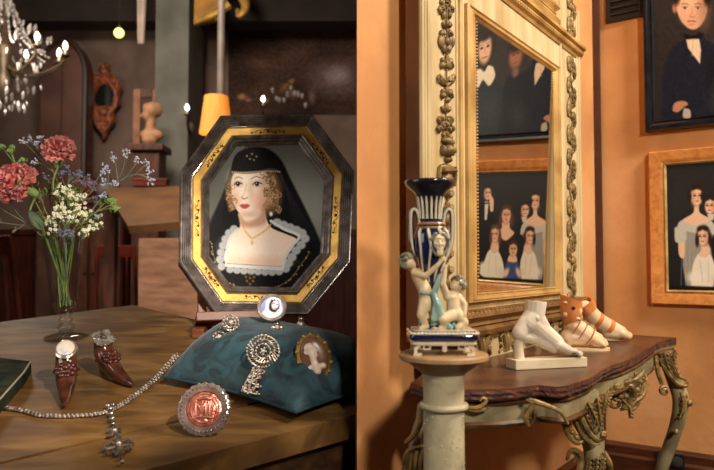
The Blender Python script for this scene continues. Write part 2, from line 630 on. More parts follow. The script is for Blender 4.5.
# scrollwork painted on the middle of each side of the gold band
b1, b2 = inset(octp, 0.042), inset(octp, 0.063)
for k in range(8):
    p0 = Vector(b1[k]).lerp(Vector(b2[k]), 0.5); p1 = Vector(b1[(k + 1) % 8]).lerp(Vector(b2[(k + 1) % 8]), 0.5)
    d = (p1 - p0).normalized(); nn = Vector((-d.y, d.x)); c = (p0 + p1) / 2
    Ls = (p1 - p0).length * 0.24
    bm = nb()
    for s in (-1, 1):
        pts = []
        for i in range(26):
            t = i / 25
            q = c + d * (s * Ls * t) + nn * (0.0065 * math.sin(t * 15) * (1 - 0.5 * t))
            pts.append(Vector((q.x, q.y, -0.0038)))
        tube(bm, pts, [0.0016, 0.0009], 4, 1)
        for i in range(4):
            q = c + d * (s * Ls * (0.18 + 0.24 * i)) + nn * (0.005 * (-1) ** i)
            ball(bm, (q.x, q.y, -0.0042), (0.004, 0.004, 0.0012), None, 6, 4)
    ball(bm, (c.x, c.y, -0.0042), (0.006, 0.006, 0.0016), None, 8, 5)
    mk('band_ornament', bm, m_orn, gb)
# ---- the picture
a = Art(196, 134, 330, 302, 268, 336, (98, 99, 90))
a.ell(325, 185, 46, 70, (146, 148, 140), 0.9, a=0.8)
a.ell(205, 165, 32, 36, (116, 116, 106), 0.9, a=0.6)
a.ell(265, 290, 90, 40, (52, 50, 46), 0.9, a=0.6)
BLK = (11, 11, 12)
# veil and dress
a.curve([(240, 154), (232, 166), (226, 186), (214, 214), (203, 240), (198, 268), (200, 302), (328, 302), (327, 262), (318, 236), (304, 206), (290, 178), (281, 160), (268, 149), (252, 147)], BLK, 2.5)
for k in range(12):
    t = k / 11
    a.cline([(278 + 2 * t, 168 + 3 * t), (288 + 6 * t, 200), (296 + 24 * t, 236 + 6 * t)], 0.7, (40, 40, 42), 0.5, 1.0)
    a.cline([(234 - 3 * t, 176 + 4 * t), (224 - 3 * t, 200), (222 - 20 * t, 226 + 8 * t)], 0.7, (34, 34, 36), 0.5, 1.0)
SK, SK2, SKS = (234, 208, 186), (246, 229, 212), (186, 146, 120)
# chest, neck
a.curve([(238, 214), (240, 226), (232, 236), (227, 246), (225, 262), (252, 265), (281, 268), (288, 252), (297, 240), (286, 234), (272, 228), (266, 218), (262, 206)], SK, 1.2)
a.ell(252, 248, 24, 13, SK2, 0.7, a=0.8)
a.ell(254, 262, 28, 5, (214, 180, 152), 0.8, a=0.6)
a.curve([(239, 213), (247, 221), (258, 216), (264, 206), (267, 220), (262, 226), (248, 228), (240, 224)], (190, 148, 120), 3.0, 0.75)
# hair at the back of the head
a.ell(271, 192, 10.5, 21, (120, 84, 52), 0.35)
a.ell(231.5, 194, 5.5, 15, (122, 88, 56), 0.35)
# face
a.curve([(246, 169), (236, 171), (231.5, 180), (231.6, 194), (234.6, 206), (240, 214), (245.5, 217), (252, 215.5), (260, 209), (266, 199), (269, 186), (267, 174), (258, 169)], SK, 1.2)
a.ell(245, 178, 12, 9, SK2, 0.8, a=0.85)
a.ell(243.5, 194, 5, 7, SK2, 0.8, a=0.7)
a.ell(259, 200, 6, 5.5, (228, 160, 138), 0.95, a=0.65); a.ell(250.6, 190, 2.6, 7, (206, 168, 142), .9, a=.6); a.ell(262, 206, 8, 4, (190, 146, 120), .9, -.7, .55)
a.ell(235.6, 200, 3.4, 5, (220, 150, 124), 0.9, a=0.6)
a.ell(265, 190, 4, 16, (196, 150, 120), 0.9, a=0.6)
a.ell(249, 214.5, 8, 2.4, (196, 150, 124), 0.8, a=0.6)
# brows, eyes, nose, mouth
a.cline([(251, 179), (256, 176.6), (262, 178.4)], 0.9, (140, 98, 68), 0.8)
a.cline([(234.5, 179), (238, 177), (242.5, 178.6)], 0.9, (140, 98, 68), 0.8)
for ex, w in ((257.4, 4.3), (238.2, 3.7)):
    a.ell(ex, 184, w + 0.8, 2.9, (190, 146, 118), 0.5, a=0.7)
    a.ell(ex, 184.2, w, 1.9, (228, 218, 206), 0.25)
    a.ell(ex - 0.3, 184, 2.1, 2.1, (30, 20, 18), 0.3)
    a.cline([(ex - w, 184.4), (ex - 1, 181.9), (ex + w, 183.8)], 1.1, (50, 32, 24), 0.95)
    a.ell(ex - 0.8, 183.3, 0.45, 0.45, (240, 236, 226), 0.4)
a.cline([(246.5, 184), (245, 191), (242.6, 197)], 1.0, (206, 160, 130), 0.7, 1.2)
a.cline([(241.6, 197), (243.6, 199), (247.5, 197.6)], 1.1, (168, 106, 84), 0.85)
a.curve([(239.6, 205.3), (242.6, 203.8), (244.2, 204.5), (246.4, 203.8), (249.8, 205.4), (247, 208.2), (244, 208.8), (241.6, 207.8)], (190, 84, 76), 0.9)
a.cline([(239.6, 205.5), (244.4, 206), (249.8, 205.4)], 0.6, (132, 52, 50), 0.8)
# curls
def curls(cx, cy, rx, ry, nn, seed):
    r = random.Random(seed)
    for _ in range(nn):
        x, y = cx + r.uniform(-rx, rx), cy + r.uniform(-ry, ry)
        rr = r.uniform(1.4, 2.8)
        ph = r.uniform(0, 6)
        c = r.choice([(176, 140, 98), (142, 106, 70), (198, 166, 126), (104, 74, 48)])
        a.cline([(x + rr * math.cos(ph + i), y + rr * math.sin(ph + i) * 1.1) for i in range(5)], 0.9, c, 0.9)
curls(271, 186, 6, 10, 34, 1); curls(273, 203, 6.5, 10, 34, 2); curls(266, 176, 6, 4, 12, 3)
curls(231, 192, 3.2, 8, 18, 4); curls(232, 204, 3, 6, 12, 5)
a.ell(271, 214, 1.6, 2.2, (238, 230, 214), 0.4)
# cap
a.curve([(231.6, 170), (233, 160), (238, 152.5), (247, 148.5), (259, 148), (271, 152), (278, 161), (280, 171), (268, 170), (256, 171.6), (244, 172.5)], (20, 19, 20), 0.9)
for k in range(9):
    a.cline([(250 + k * 0.5, 150), (236 + k * 5, 170)], 0.5, (48, 47, 48), 0.5, 0.9)
a.cline([(232, 171.5), (244, 172.8), (258, 171.8), (270, 169), (280, 172)], 1.9, (74, 64, 56), 1)
for k in range(24):
    t = k / 23
    a.ell(232.5 + 47 * t, 172.2 + 1.2 * math.sin(t * 3.1) - 3.2 * t * math.sin(t * 3), 0.85, 0.85, (190, 166, 134), 0.3)
a.cline([(247, 154), (244.6, 149), (247.6, 146.4), (250.6, 149.4), (248.6, 153)], 1.0, (28, 24, 22))
for x, y in ((247, 156), (252, 154), (256.5, 156.5), (250, 159), (254, 160)):
    a.ell(x, y, 0.9, 0.9, (178, 160, 132), 0.4)
# lace collar
LC, LC2 = (170, 172, 172), (206, 206, 202)
scal = [(236, 229), (231, 233), (227.5, 239), (225, 245.5), (223, 252.5), (222, 259.5), (223.5, 266.5)]
for x, y in scal: a.ell(x - 2, y, 4.1, 3.9, LC, 0.2)
low = [(230, 269.4), (237, 270.2), (244, 270.8), (251, 271.2), (258, 271.6), (265, 272), (272, 272.2), (279, 271.6)]
for x, y in low: a.ell(x, y, 3.9, 3.7, LC, 0.2)
rt = [(277, 222.5), (283.5, 225), (290, 227.5), (296.5, 230), (302, 233), (305, 238.5), (301, 245), (296, 250.5), (292, 257), (288.5, 263), (285.5, 268.5)]
for x, y in rt: a.ell(x, y, 4.6, 4.2, LC, 0.2)
for x, y in scal + low + rt:
    a.ell(x, y, 2.0, 1.9, (140, 142, 144), 0.6, a=0.3)
a.cline([(238, 229), (230, 238), (227, 250), (226.3, 264)], 2.6, LC2)
a.cline([(226.3, 265), (252, 267), (282, 269)], 3.2, LC2)
a.cline([(271, 221), (284, 229), (299, 236), (293, 245), (286, 256), (282.5, 268)], 2.8, LC2)
a.line([(226.5, 263.4), (282, 266.6)], 0.7, (120, 116, 110), 0.6)
# necklace
a.cline([(242, 224), (246, 232), (252, 238), (259, 234.5), (266, 230), (271, 224)], 1.3, (206, 158, 84))
for x, y in ((244.5, 229), (248, 234.5), (252, 238.4), (256, 236.4), (261, 233.4), (266, 229.8)):
    a.ell(x, y, 1.3, 1.3, (232, 192, 120), 0.3)
a.ell(252, 242.6, 1.4, 2.3, (226, 178, 100), 0.3)
# embroidered chain and jewel on the dress
GD = (122, 98, 56)
a.cline([(211, 243), (214, 256), (218, 270), (226, 281), (238, 287), (256, 289), (274, 288), (290, 279), (300, 266), (310, 252)], 0.8, GD, 0.9)
for k in range(40):
    t = k / 39
    q = catmull([(211, 243, 0), (214, 256, 0), (218, 270, 0), (226, 281, 0), (238, 287, 0), (256, 289, 0), (274, 288, 0), (290, 279, 0), (300, 266, 0), (310, 252, 0)], 6)
    v = q[int(t * (len(q) - 1))]
    a.ell(v.x + random.uniform(-1.6, 1.6), v.y + random.uniform(-1.6, 1.6), 0.9, 0.8, (156, 126, 76), 0.5, a=0.85)
for x, y in ((250, 278), (247, 281), (253, 281), (250, 284), (246, 277), (254, 277), (250, 274.5)):
    a.ell(x, y, 1.3, 1.3, (110, 82, 44), 0.5)
a.noise(2.2, 1)
can = inset(octp, 0.088)
def keepc(px, py):
    v = pl(px, py, -0.032)
    return _kp(v[0], v[1])
_kp = inpoly(can)
a.mesh('painted_panel', m_paint, lambda x, y: hit_plane(x, y, org - n * 0.032, n), por, keepc, world=True)
bm = nb(); prism(bm, inset(octp, 0.004), -0.051, -0.036); mk('back_board', bm, m_panel, por, smooth=False)

# easel stand behind and under the portrait
m_easel = mat('reddish_easel_wood', (120, 66, 38), (84, 44, 25), scale=9, rough=0.45, stretch=(1, 1, 5))
EM = TM(262, 331)
ez = root('tabletop_easel', EM, 'small reddish wooden easel propping up the octagonal portrait', 'easel')
EMi = EM.inverted()
def mkP(name, bm):
    bm.transform(MP); return mk(name, bm, m_easel, ez, world=True, smooth=False)
bm = nb(); box(bm, (.25, .014, .115), (-.075, -.017, -.004), bev=.003); box(bm, (.25, .026, .012), (-.075, -.011, .060), bev=.003); mkP('ledge', bm)
for s in (-1, 1):
    bm = nb(); box(bm, (.026, .44, .020), (-.075 + s * .10, .20, -.064), bev=.003); mkP('upright', bm)
    w0 = MP @ Vector((-.075 + s * .105, -.0245, -.005)); hgt = (w0 - OT).dot(NT)
    bm = nb(); R3 = MP.to_3x3(); R4 = Matrix((UT, WT, NT)).transposed()
    box(bm, (.034, .10, hgt - .004), w0 - NT * (hgt / 2), R4, bev=.002); mk('foot_block', bm, m_easel, ez, world=True, smooth=False)
b0 = MP @ Vector((0, .36, -.082)); fp = b0 - UPV * .1 + FWD * .16; fp = fp - NT * ((fp - OT).dot(NT) - .012)
bm = nb(); tube(bm, [b0, fp], .009, 4, smooth=False); mk('rear_strut', bm, m_easel, ez, world=True, smooth=False)

# ================================================================== cushion
m_velvet = mat('teal_damask_velvet', (34, 68, 78), (16, 38, 46), scale=16, rough=0.7, bump=0.35, bscale=26, sheen=0.12, distort=1.6, lo=0.42, hi=0.58)
CM = TM(262, 372)
CMi = CM.inverted()
cu = [CMi @ tp(*c) for c in ((163, 386), (221, 338), (430, 388), (296, 423))]
N_ = 44
HC = 0.108
def cpos(u, v, top=True):
    p = cu[0] * (1 - u) * (1 - v) + cu[1] * (1 - u) * v + cu[2] * u * v + cu[3] * u * (1 - v)
    a_, b_ = 2 * u - 1, 2 * v - 1
    cen = (cu[0] + cu[1] + cu[2] + cu[3]) / 4
    pin = 0.10 * ((1 - a_ * a_) * abs(b_) ** 3 + (1 - b_ * b_) * abs(a_) ** 3)
    p = p + (cen - p) * pin
    h = max(0.0, (1 - abs(a_) ** 2.7) * (1 - abs(b_) ** 2.7)) ** 0.52
    wr = 0.003 * math.sin(9 * u + 5 * v) * math.sin(7 * v - 3 * u + 1) * h
    dim = 0.0
    if top:
        z = 0.022 + HC * h + wr
    else:
        z = 0.022 - 0.019 * h
    return Vector((p.x, p.y, z))
bm = nb()
g0 = [[bm.verts.new(cpos(i / N_, j / N_, True)) for j in range(N_ + 1)] for i in range(N_ + 1)]
g1 = [[g0[i][j] if i in (0, N_) or j in (0, N_) else bm.verts.new(cpos(i / N_, j / N_, False)) for j in range(N_ + 1)] for i in range(N_ + 1)]
for i in range(N_):
    for j in range(N_):
        bm.faces.new((g0[i][j], g0[i + 1][j], g0[i + 1][j + 1], g0[i][j + 1]))
        bm.faces.new((g1[i][j + 1], g1[i + 1][j + 1], g1[i + 1][j], g1[i][j]))
for v in bm.verts:
    w = CM @ v.co
    if w.x > -0.004:
        v.co = CMi @ Vector((-0.004, w.y, w.z))
cb = bm.copy(); cb.transform(CM)
CB = BVHTree.FromBMesh(cb)
cus = root('velvet_cushion', CM, 'teal blue damask velvet cushion holding the brooches', 'cushion')
mk('cover', bm, m_velvet, cus, angle=80)
bm = nb()
edge = [cpos(t, 0) for t in np.linspace(0, 1, 12)] + [cpos(1, t) for t in np.linspace(0, 1, 12)[1:]] + [cpos(1 - t, 1) for t in np.linspace(0, 1, 12)[1:]] + [cpos(0, 1 - t) for t in np.linspace(0, 1, 12)[1:-1]]
for k, p in enumerate(edge):
    w = CM @ p
    if w.x > -0.009: edge[k] = CMi @ Vector((-0.009, w.y, w.z))
tube(bm, edge, 0.0035, 6, loop=True, smooth=False)
mk('piping', bm, mat('dark_teal_cord', (20, 48, 56), rough=0.7), cus)
def cush(px, py):
    d = ray(px, py).normalized()
    loc, nor, idx, dist = CB.ray_cast(CAM, d)
    if loc is None:
        loc = tp(px, py); nor = NT
    if nor.dot(d) > 0: nor = -nor
    return loc, nor
def facing(loc, nor, mixc, roll=0.0, lift=0.0):
    """frame at loc whose z axis blends the surface normal with the direction of the camera"""
    tc = (CAM - loc).normalized()
    z = (nor.normalized() * (1 - mixc) + tc * mixc).normalized()
    x = UPV.cross(z).normalized()
    y = z.cross(x)
    x2 = x * math.cos(roll) + y * math.sin(roll)
    y2 = -x * math.sin(roll) + y * math.cos(roll)
    return basis(x2, y2, z, loc + z * lift)

# ================================================================== jewellery
m_silver = mat('tarnished_silver', (176, 160, 142), (104, 90, 78), scale=60, rough=0.3, metal=0.85)
m_gem = mat('rose_cut_stone', (226, 214, 204), (168, 140, 120), scale=90, rough=0.08, metal=0.25, spec=0.9, coat=1.0)
m_gilt = mat('gilt_setting', (190, 146, 74), (140, 98, 40), scale=40, rough=0.3, metal=0.8)
def px(loc): return depth(loc) / F
def rosette(bm, bg, cx, cy, R, k, z=0.0, rr=3, seed=1):
    """openwork cluster: bm metal, bg stones"""
    r = random.Random(seed)
    for ring in range(rr):
        q = R * (ring + 0.7) / rr
        nn = max(5, int(2 * PI * q / (3.3 * k)))
        for i in range(nn):
            t = 2 * PI * i / nn + ring * 0.4
            p = Vector((cx + q * math.cos(t) + r.uniform(-.4, .4) * k, cy + q * math.sin(t) + r.uniform(-.4, .4) * k, z + 2.6 * k * (1 - (ring / rr) ** 2) + r.uniform(0, .8) * k))
            ico(bg, p, 1.15 * k * r.uniform(0.7, 1.2), 1)
            tube(bm, [Vector((cx + q * .6 * math.cos(t + .3), cy + q * .6 * math.sin(t + .3), z + k)), p - Vector((0, 0, .5 * k))], 0.45 * k, 4, smooth=False)
        if ring:
            tube(bm, [Vector((cx + q * math.cos(2 * PI * i / 20), cy + q * math.sin(2 * PI * i / 20), z + .6 * k)) for i in range(20)], 0.7 * k, 5, 1, loop=True, smooth=False)
    ico(bg, (cx, cy, z + 3.6 * k), 2.2 * k, 2)
# the long filigree brooch by the easel
loc, nor = cush(225, 330)
M = facing(loc, nor, 0.75, math.radians(-38), .022); k = px(loc)
br = root('filigree_brooch', M, 'long silver filigree brooch pinned on the cushion beside the easel', 'brooch', None)
bm, bg = nb(), nb()
rosette(bm, bg, 0, 9 * k, 8.5 * k, k, 0, 3, 11); rosette(bm, bg, 0, -9 * k, 6.5 * k, k, 0, 2, 12)
tube(bm, [(0, 0, k), (0, 3 * k, k)], 2 * k, 6, smooth=False)
for s in (-1, 1):
    tube(bm, [(s * 2 * k, -3 * k, k), (s * 6 * k, 0, 1.5 * k), (s * 3 * k, 4 * k, k)], 0.8 * k, 5)
mk('setting', bm, m_silver, br); mk('stones', bg, m_gem, br)
# the large two-tier pendant brooch
loc, nor = cush(260, 364)
M = facing(loc, nor, 0.5, math.radians(-12), .008); k = px(loc)
br = root('pendant_brooch', M, 'large two-tier silver brooch of a round cluster above a flared drop, in the cushion centre', 'brooch')
bm, bg = nb(), nb()
rosette(bm, bg, 0.5 * k, 13 * k, 17 * k, k, 0, 4, 21)
mk('round_cluster', bm, m_silver, br); mk('cluster_stones', bg, m_gem, br)
bm, bg = nb(), nb()
rr = random.Random(4)
for i in range(70):
    y = rr.uniform(-30, -4); w = 6 + (-4 - y) * 0.28
    x = rr.uniform(-w, w)
    ico(bg, (x * k, y * k, (1.5 + rr.uniform(0, 1.5)) * k), rr.uniform(.9, 1.5) * k, 1)
for s in (-1, -0.5, 0, 0.5, 1):
    tube(bm, [(s * 3 * k, -2 * k, k), (s * 8 * k, -14 * k, 1.6 * k), (s * 12 * k, -29 * k, k)], 1.1 * k, 5)
for y in (-8, -18, -27):
    w = 6 + (-4 - y) * 0.26
    tube(bm, [(-w * k, y * k, k), (0, (y - 2) * k, 1.5 * k), (w * k, y * k, k)], 0.9 * k, 5)
dr = mk('flared_drop', bm, m_silver, br); mk('drop_stones', bg, m_gem, br)
# cameo
loc, nor = cush(314, 357)
M = facing(loc, nor, 0.5, math.radians(18), .010); k = px(loc)
cm = root('cameo_brooch', M, 'oval gold rimmed cameo brooch with a pale carved profile head', 'brooch')
def oval(bm, rx, ry, prof, seg=40):
    rings_loft(bm, [[Vector(((rx + d) * math.cos(2 * PI * i / seg), (ry + d) * math.sin(2 * PI * i / seg), z)) for i in range(seg)] for d, z in prof])
bm = nb(); oval(bm, 15 * k, 21.5 * k, [(-1 * k, 0), (1.5 * k, 0.5 * k), (2.5 * k, 2 * k), (1.2 * k, 3.4 * k), (-1.5 * k, 3.2 * k), (-2.2 * k, 2.2 * k)])
mk('gold_rim', bm, m_gilt, cm)
bm = nb()
for i in range(14):
    t = 2 * PI * i / 14
    ico(bm, (16.2 * k * math.cos(t), 22.8 * k * math.sin(t), 3 * k), 1.9 * k, 2)
mk('rim_stones', bm, mat('green_grey_rim_stones', (150, 146, 110), (90, 92, 78), scale=60, rough=0.12, coat=1), cm)
bm = nb(); oval(bm, 13.5 * k, 20 * k, [(-6 * k, 2.0 * k), (0, 2.3 * k), (-3 * k, 4.0 * k), (-8 * k, 5.0 * k)])
mk('shell_ground', bm, mat('brown_cameo_shell', (120, 84, 62), (92, 62, 46), scale=30, rough=0.3), cm)
u = k
pr = [('e', (-0.5 * u, 7 * u, 5 * u), (5.6 * u, 7 * u, 3 * u), None), ('e', (-2 * u, 10 * u, 5.6 * u), (5.6 * u, 5 * u, 3 * u), None), ('c', (4.2 * u, 5.5 * u, 5 * u), 1.3 * u, (5.6 * u, 4.2 * u, 5 * u), 0.8 * u),
      ('c', (-1 * u, 3 * u, 5 * u), 3.4 * u, (-1.5 * u, -6 * u, 5 * u), 3.4 * u), ('c', (3 * u, 1 * u, 5 * u), 1.8 * u, (1 * u, 2 * u, 5 * u), 2 * u), ('c', (-7 * u, -9 * u, 4 * u), 2.8 * u, (6 * u, -11 * u, 4.5 * u), 3.2 * u), ('c', (-1 * u, -7 * u, 5 * u), 4 * u, (-1 * u, -14 * u, 4.5 * u), 4 * u), ('e', (-6.5 * u, 6.5 * u, 5 * u), (2.2 * u, 2.6 * u, 2 * u), None)]
bm = organic('x', pr, 0.9 * u, 3)
mk('carved_profile', bm, mat('pale_cameo_relief', (226, 206, 192), (206, 180, 164), scale=30, rough=0.4), cm)
# oval miniature
loc, nor = cush(272, 323)
tc = (CAM - loc).normalized()
k = px(loc)
z = (tc + UPV * 0.25 + UT * -0.12).normalized()
x = UPV.cross(z).normalized(); y = z.cross(x)
M = basis(x, y, z, loc + z * 0.012 + y * 14.6 * k)
mi = root('oval_miniature', M, 'oval silver rimmed miniature of a white veiled woman propped on the cushion top', 'miniature')
bm = nb(); oval(bm, 14.2 * k, 13.4 * k, [(-2 * k, -2.5 * k), (0.2 * k, -2 * k), (0.9 * k, 0), (0.2 * k, 1.4 * k), (-2.2 * k, 1.3 * k), (-3.0 * k, 0)])
mk('silver_rim', bm, mat('bright_silver_rim', (206, 196, 186), (150, 136, 124), scale=40, rough=0.22, metal=0.8), mi)
a = Art(-15, -14, 15, 14, 90, 84, (112, 116, 164))
a.ell(-6, -6, 12, 8, (140, 142, 186), 0.8)
a.curve([(-2, -10), (-6, -6), (-7, 2), (-12, 8), (-12, 14), (10, 14), (11, 4), (9, -4), (7, -9), (3, -11)], (204, 202, 210), 1.5)
a.curve([(-1, -8), (-3, -2), (-2, 3), (3, 5), (7, 1), (7, -5), (4, -9)], (40, 36, 44), 1.2)
a.ell(3.2, -2.6, 3.6, 5, (214, 200, 200), 0.25, 0.25)
a.cline([(0.5, -3.5), (2.2, -3.8)], 0.8, (60, 50, 60)); a.cline([(4, -3.4), (5.6, -3)], 0.8, (60, 50, 60)); a.cline([(2.6, 0.6), (4.2, 0.8)], 0.8, (150, 90, 100))
a.cline([(-6, 2), (-3, 8), (-6, 14)], 1.2, (188, 186, 200)); a.cline([(6, 3), (4, 9), (6, 14)], 1.2, (196, 194, 206))
a.noise(2)
a.mesh('painted_oval', paint_mat('enamel_paint', 0.15, 0.6), lambda xx, yy: Vector((xx * k, -yy * k, -0.2 * k + 1.2 * k * (1 - (xx / 15) ** 2 - (yy / 14) ** 2))), mi, lambda xx, yy: (xx / 13.4) ** 2 + (yy / 12.6) ** 2 < 1)
bm = nb(); oval(bm, 12.5 * k, 11.8 * k, [(-8 * k, -2.4 * k), (0, -2.4 * k), (0, -1.4 * k), (-8 * k, -1.2 * k)])
mk('back_plate', bm, m_silver, mi)
# two small studs
for (sx, sy, lab, sd) in ((277, 328, 'tiny silver quatrefoil stud just below the oval miniature', 1), (301, 325, 'small silver stud with hanging drop above the cameo', 2)):
    loc, nor = cush(sx, sy); k = px(loc)
    st = root('ear_stud', facing(loc, nor, 0.6, 0, .004), lab, 'stud'); k *= 1.45
    bm = nb()
    if sd == 1:
        for t in range(4):
            ball(bm, (2.6 * k * math.cos(t * PI / 2), 2.6 * k * math.sin(t * PI / 2), 1.2 * k), (2.0 * k, 2.0 * k, 1.2 * k))
        tube(bm, [(0, -2 * k, k), (0, -6 * k, k)], [1.4 * k, 0.7 * k], 6, smooth=False)
    else:
        ball(bm, (0, 4 * k, 1.4 * k), 2.2 * k); ball(bm, (-2.6 * k, -1.5 * k, 1.4 * k), 2.3 * k); ball(bm, (3 * k, -2 * k, 1.4 * k), 2.6 * k)
        tube(bm, [(0, 4 * k, k), (-3 * k, -1 * k, k)], k, 5, smooth=False); tube(bm, [(0, 4 * k, k), (3 * k, -2 * k, k)], k, 5, smooth=False)
    mk('mount', bm, m_silver, st)
    bm = nb(); ico(bm, (0, 0.5 * k, 2.6 * k), 1.5 * k, 2); mk('stone', bm, m_gem, st)
# round glass medallion leaning on the cushion
b = tp(203, 437); k = depth(b) / F
z = (-FWD + UPV * 0.42 + UT * 0.10).normalized(); x = UPV.cross(z).normalized(); y = z.cross(x)
M = basis(x, y, z, b + y * 27 * k)
md_ = root('glass_medallion', M, 'round scalloped glass medallion with a coppery pink centre leaning against the cushion', 'medallion')
bm = nb()
seg = 72
rings_loft(bm, [[Vector(((R * k + (0.9 * k * math.cos(24 * t) if R > 20 else 0)) * math.cos(t), (R * k + (0.9 * k * math.cos(24 * t) if R > 20 else 0)) * math.sin(t), zz * k)) for t in [2 * PI * i / seg for i in range(seg)]] for R, zz in ((19, -2), (26, -2), (27, 0), (26, 2), (22, 3.4), (18, 2.6), (17.5, -0.5), (18.5, -2))], cap0=False, cap1=False)
for i in range(36):
    t = 2 * PI * i / 36
    ico(bm, (22.5 * k * math.cos(t), 22.5 * k * math.sin(t), 2.9 * k), 1.5 * k, 1)
    ico(bm, (25.6 * k * math.cos(t + .08), 25.6 * k * math.sin(t + .08), 1.4 * k), 1.2 * k, 1)
mk('cut_glass_rim', bm, mat('smoky_cut_glass', (168, 146, 138), (120, 100, 94), scale=30, rough=0.12, trans=0.35, coat=0.8, metal=0.2), md_)
bm = nb(); rings_loft(bm, [[Vector((R * k * math.cos(2 * PI * i / 40), R * k * math.sin(2 * PI * i / 40), zz * k)) for i in range(40)] for R, zz in ((17.4, -1.8), (17.4, 1.0), (15.5, 1.6), (14.5, 0.8), (1, 1.6))])
mk('copper_centre', bm, mat('pink_copper_foil', (220, 132, 112), (160, 80, 68), scale=70, rough=0.25, metal=0.6, bump=0.3, bscale=90), md_)
bm = nb()
for (p, q) in (((-8, 6), (-8, -6)), ((-8, 6), (-3, -2)), ((-3, -2), (2, 6)), ((2, 6), (2, -6)), ((6, 7), (6, -6)), ((6, 0), (10, 5)), ((-10, -8), (10, -9)), ((-6, 10), (7, 10))):
    tube(bm, [(p[0] * k, p[1] * k, 2 * k), ((p[0] + q[0]) / 2 * k, (p[1] + q[1]) / 2 * k + k, 2.6 * k), (q[0] * k, q[1] * k, 2 * k)], 1.0 * k, 5)
tube(bm, [(13 * k * math.cos(2 * PI * i / 30), 13 * k * math.sin(2 * PI * i / 30), 1.8 * k) for i in range(30)], 0.8 * k, 5, 1, loop=True, smooth=False)
mk('raised_monogram', bm, mat('pale_raised_metal', (222, 170, 150), (180, 120, 100), scale=40, rough=0.25, metal=0.6), md_)
# necklace
nk = root('bead_necklace', TM(110, 412), 'silver bead necklace with a cross pendant lying across the table', 'necklace')
path = [(8, 410), (22, 412), (38, 416.5), (56, 418), (76, 417.5), (96, 416), (110, 412), (122, 406), (134, 398), (146, 389), (157, 379), (167, 368), (177, 357)]
wp = catmull([tp(x, y) for x, y in path], 14)
bm, bg = nb(), nb()
rr = random.Random(9)
for i, p in enumerate(wp):
    k = depth(p) / F
    t = (wp[min(i + 1, len(wp) - 1)] - wp[max(i - 1, 0)]).normalized()
    s = NT.cross(t)
    for sgn in (-1, 0, 1):
        ico(bm if (i + sgn) % 3 else bg, p + s * (sgn * 2.0 * k) + NT * ((2.9 if sgn == 0 else 2.0) * k) + t * rr.uniform(-.5, .5) * k, rr.uniform(1.15, 1.7) * k, 1)
k = px(tp(110, 412))
tube(bm, [p + NT * 1.7 * k for p in wp], 1.3 * k, 5, 1, smooth=False)
p = wp[0]
for i in range(6):
    ico(bm, p + UT * (2.6 * k * math.cos(i)) + WT * (2.6 * k * math.sin(i)) + NT * 2.4 * k, 1.9 * k, 1)
mk('bead_chain', bm, m_silver, nk, world=True); mk('bright_beads', bg, m_gem, nk, world=True)
bm, bg = nb(), nb()
pt = lambda x, y, h=4.2: tp(x, y) + NT * (h * px(tp(x, y)))
for x, y, r in ((108, 410, 3), (113, 409, 3), (110.5, 413, 3), (111, 418, 3.6), (112, 423, 3.4), (113, 428, 2.6)):
    ico(bm, pt(x, y), r * k, 2)
for x, y in ((115, 436), (110, 434), (120, 434.5), (115, 431), (111, 439), (119, 440)):
    ico(bm, pt(x, y), 3.0 * k, 1)
ico(bg, pt(115, 436, 6), 2.0 * k, 2)
tube(bm, [pt(118, 440), pt(119, 449), pt(120.5, 458)], [3.0 * k, 3.8 * k, 3 * k], 6, flat=0.5, up=NT)
tube(bm, [pt(106, 453), pt(119, 449.5), pt(132, 448)], [2.4 * k, 3.6 * k, 2.4 * k], 6, flat=0.5, up=NT)
for x, y in ((104.5, 453), (107, 457), (107, 449), (133, 448), (130, 444), (131, 452), (117, 458), (123.5, 457.5), (121, 461), (112, 447), (126, 444), (113, 456), (127, 453)):
    ico(bm, pt(x, y), 2.4 * k, 1)
bg2 = nb(); ico(bg2, pt(119, 449.5, 6.2), 2.2 * k, 2)
ico(bm, pt(122.5, 466), (2.0 * k), 2)
pd = mk('cross_pendant', bm, m_silver, nk, world=True); mk('pendant_stone', bg, m_gem, pd, world=True); mk('pendant_stone', bg2, m_gem, pd, world=True)

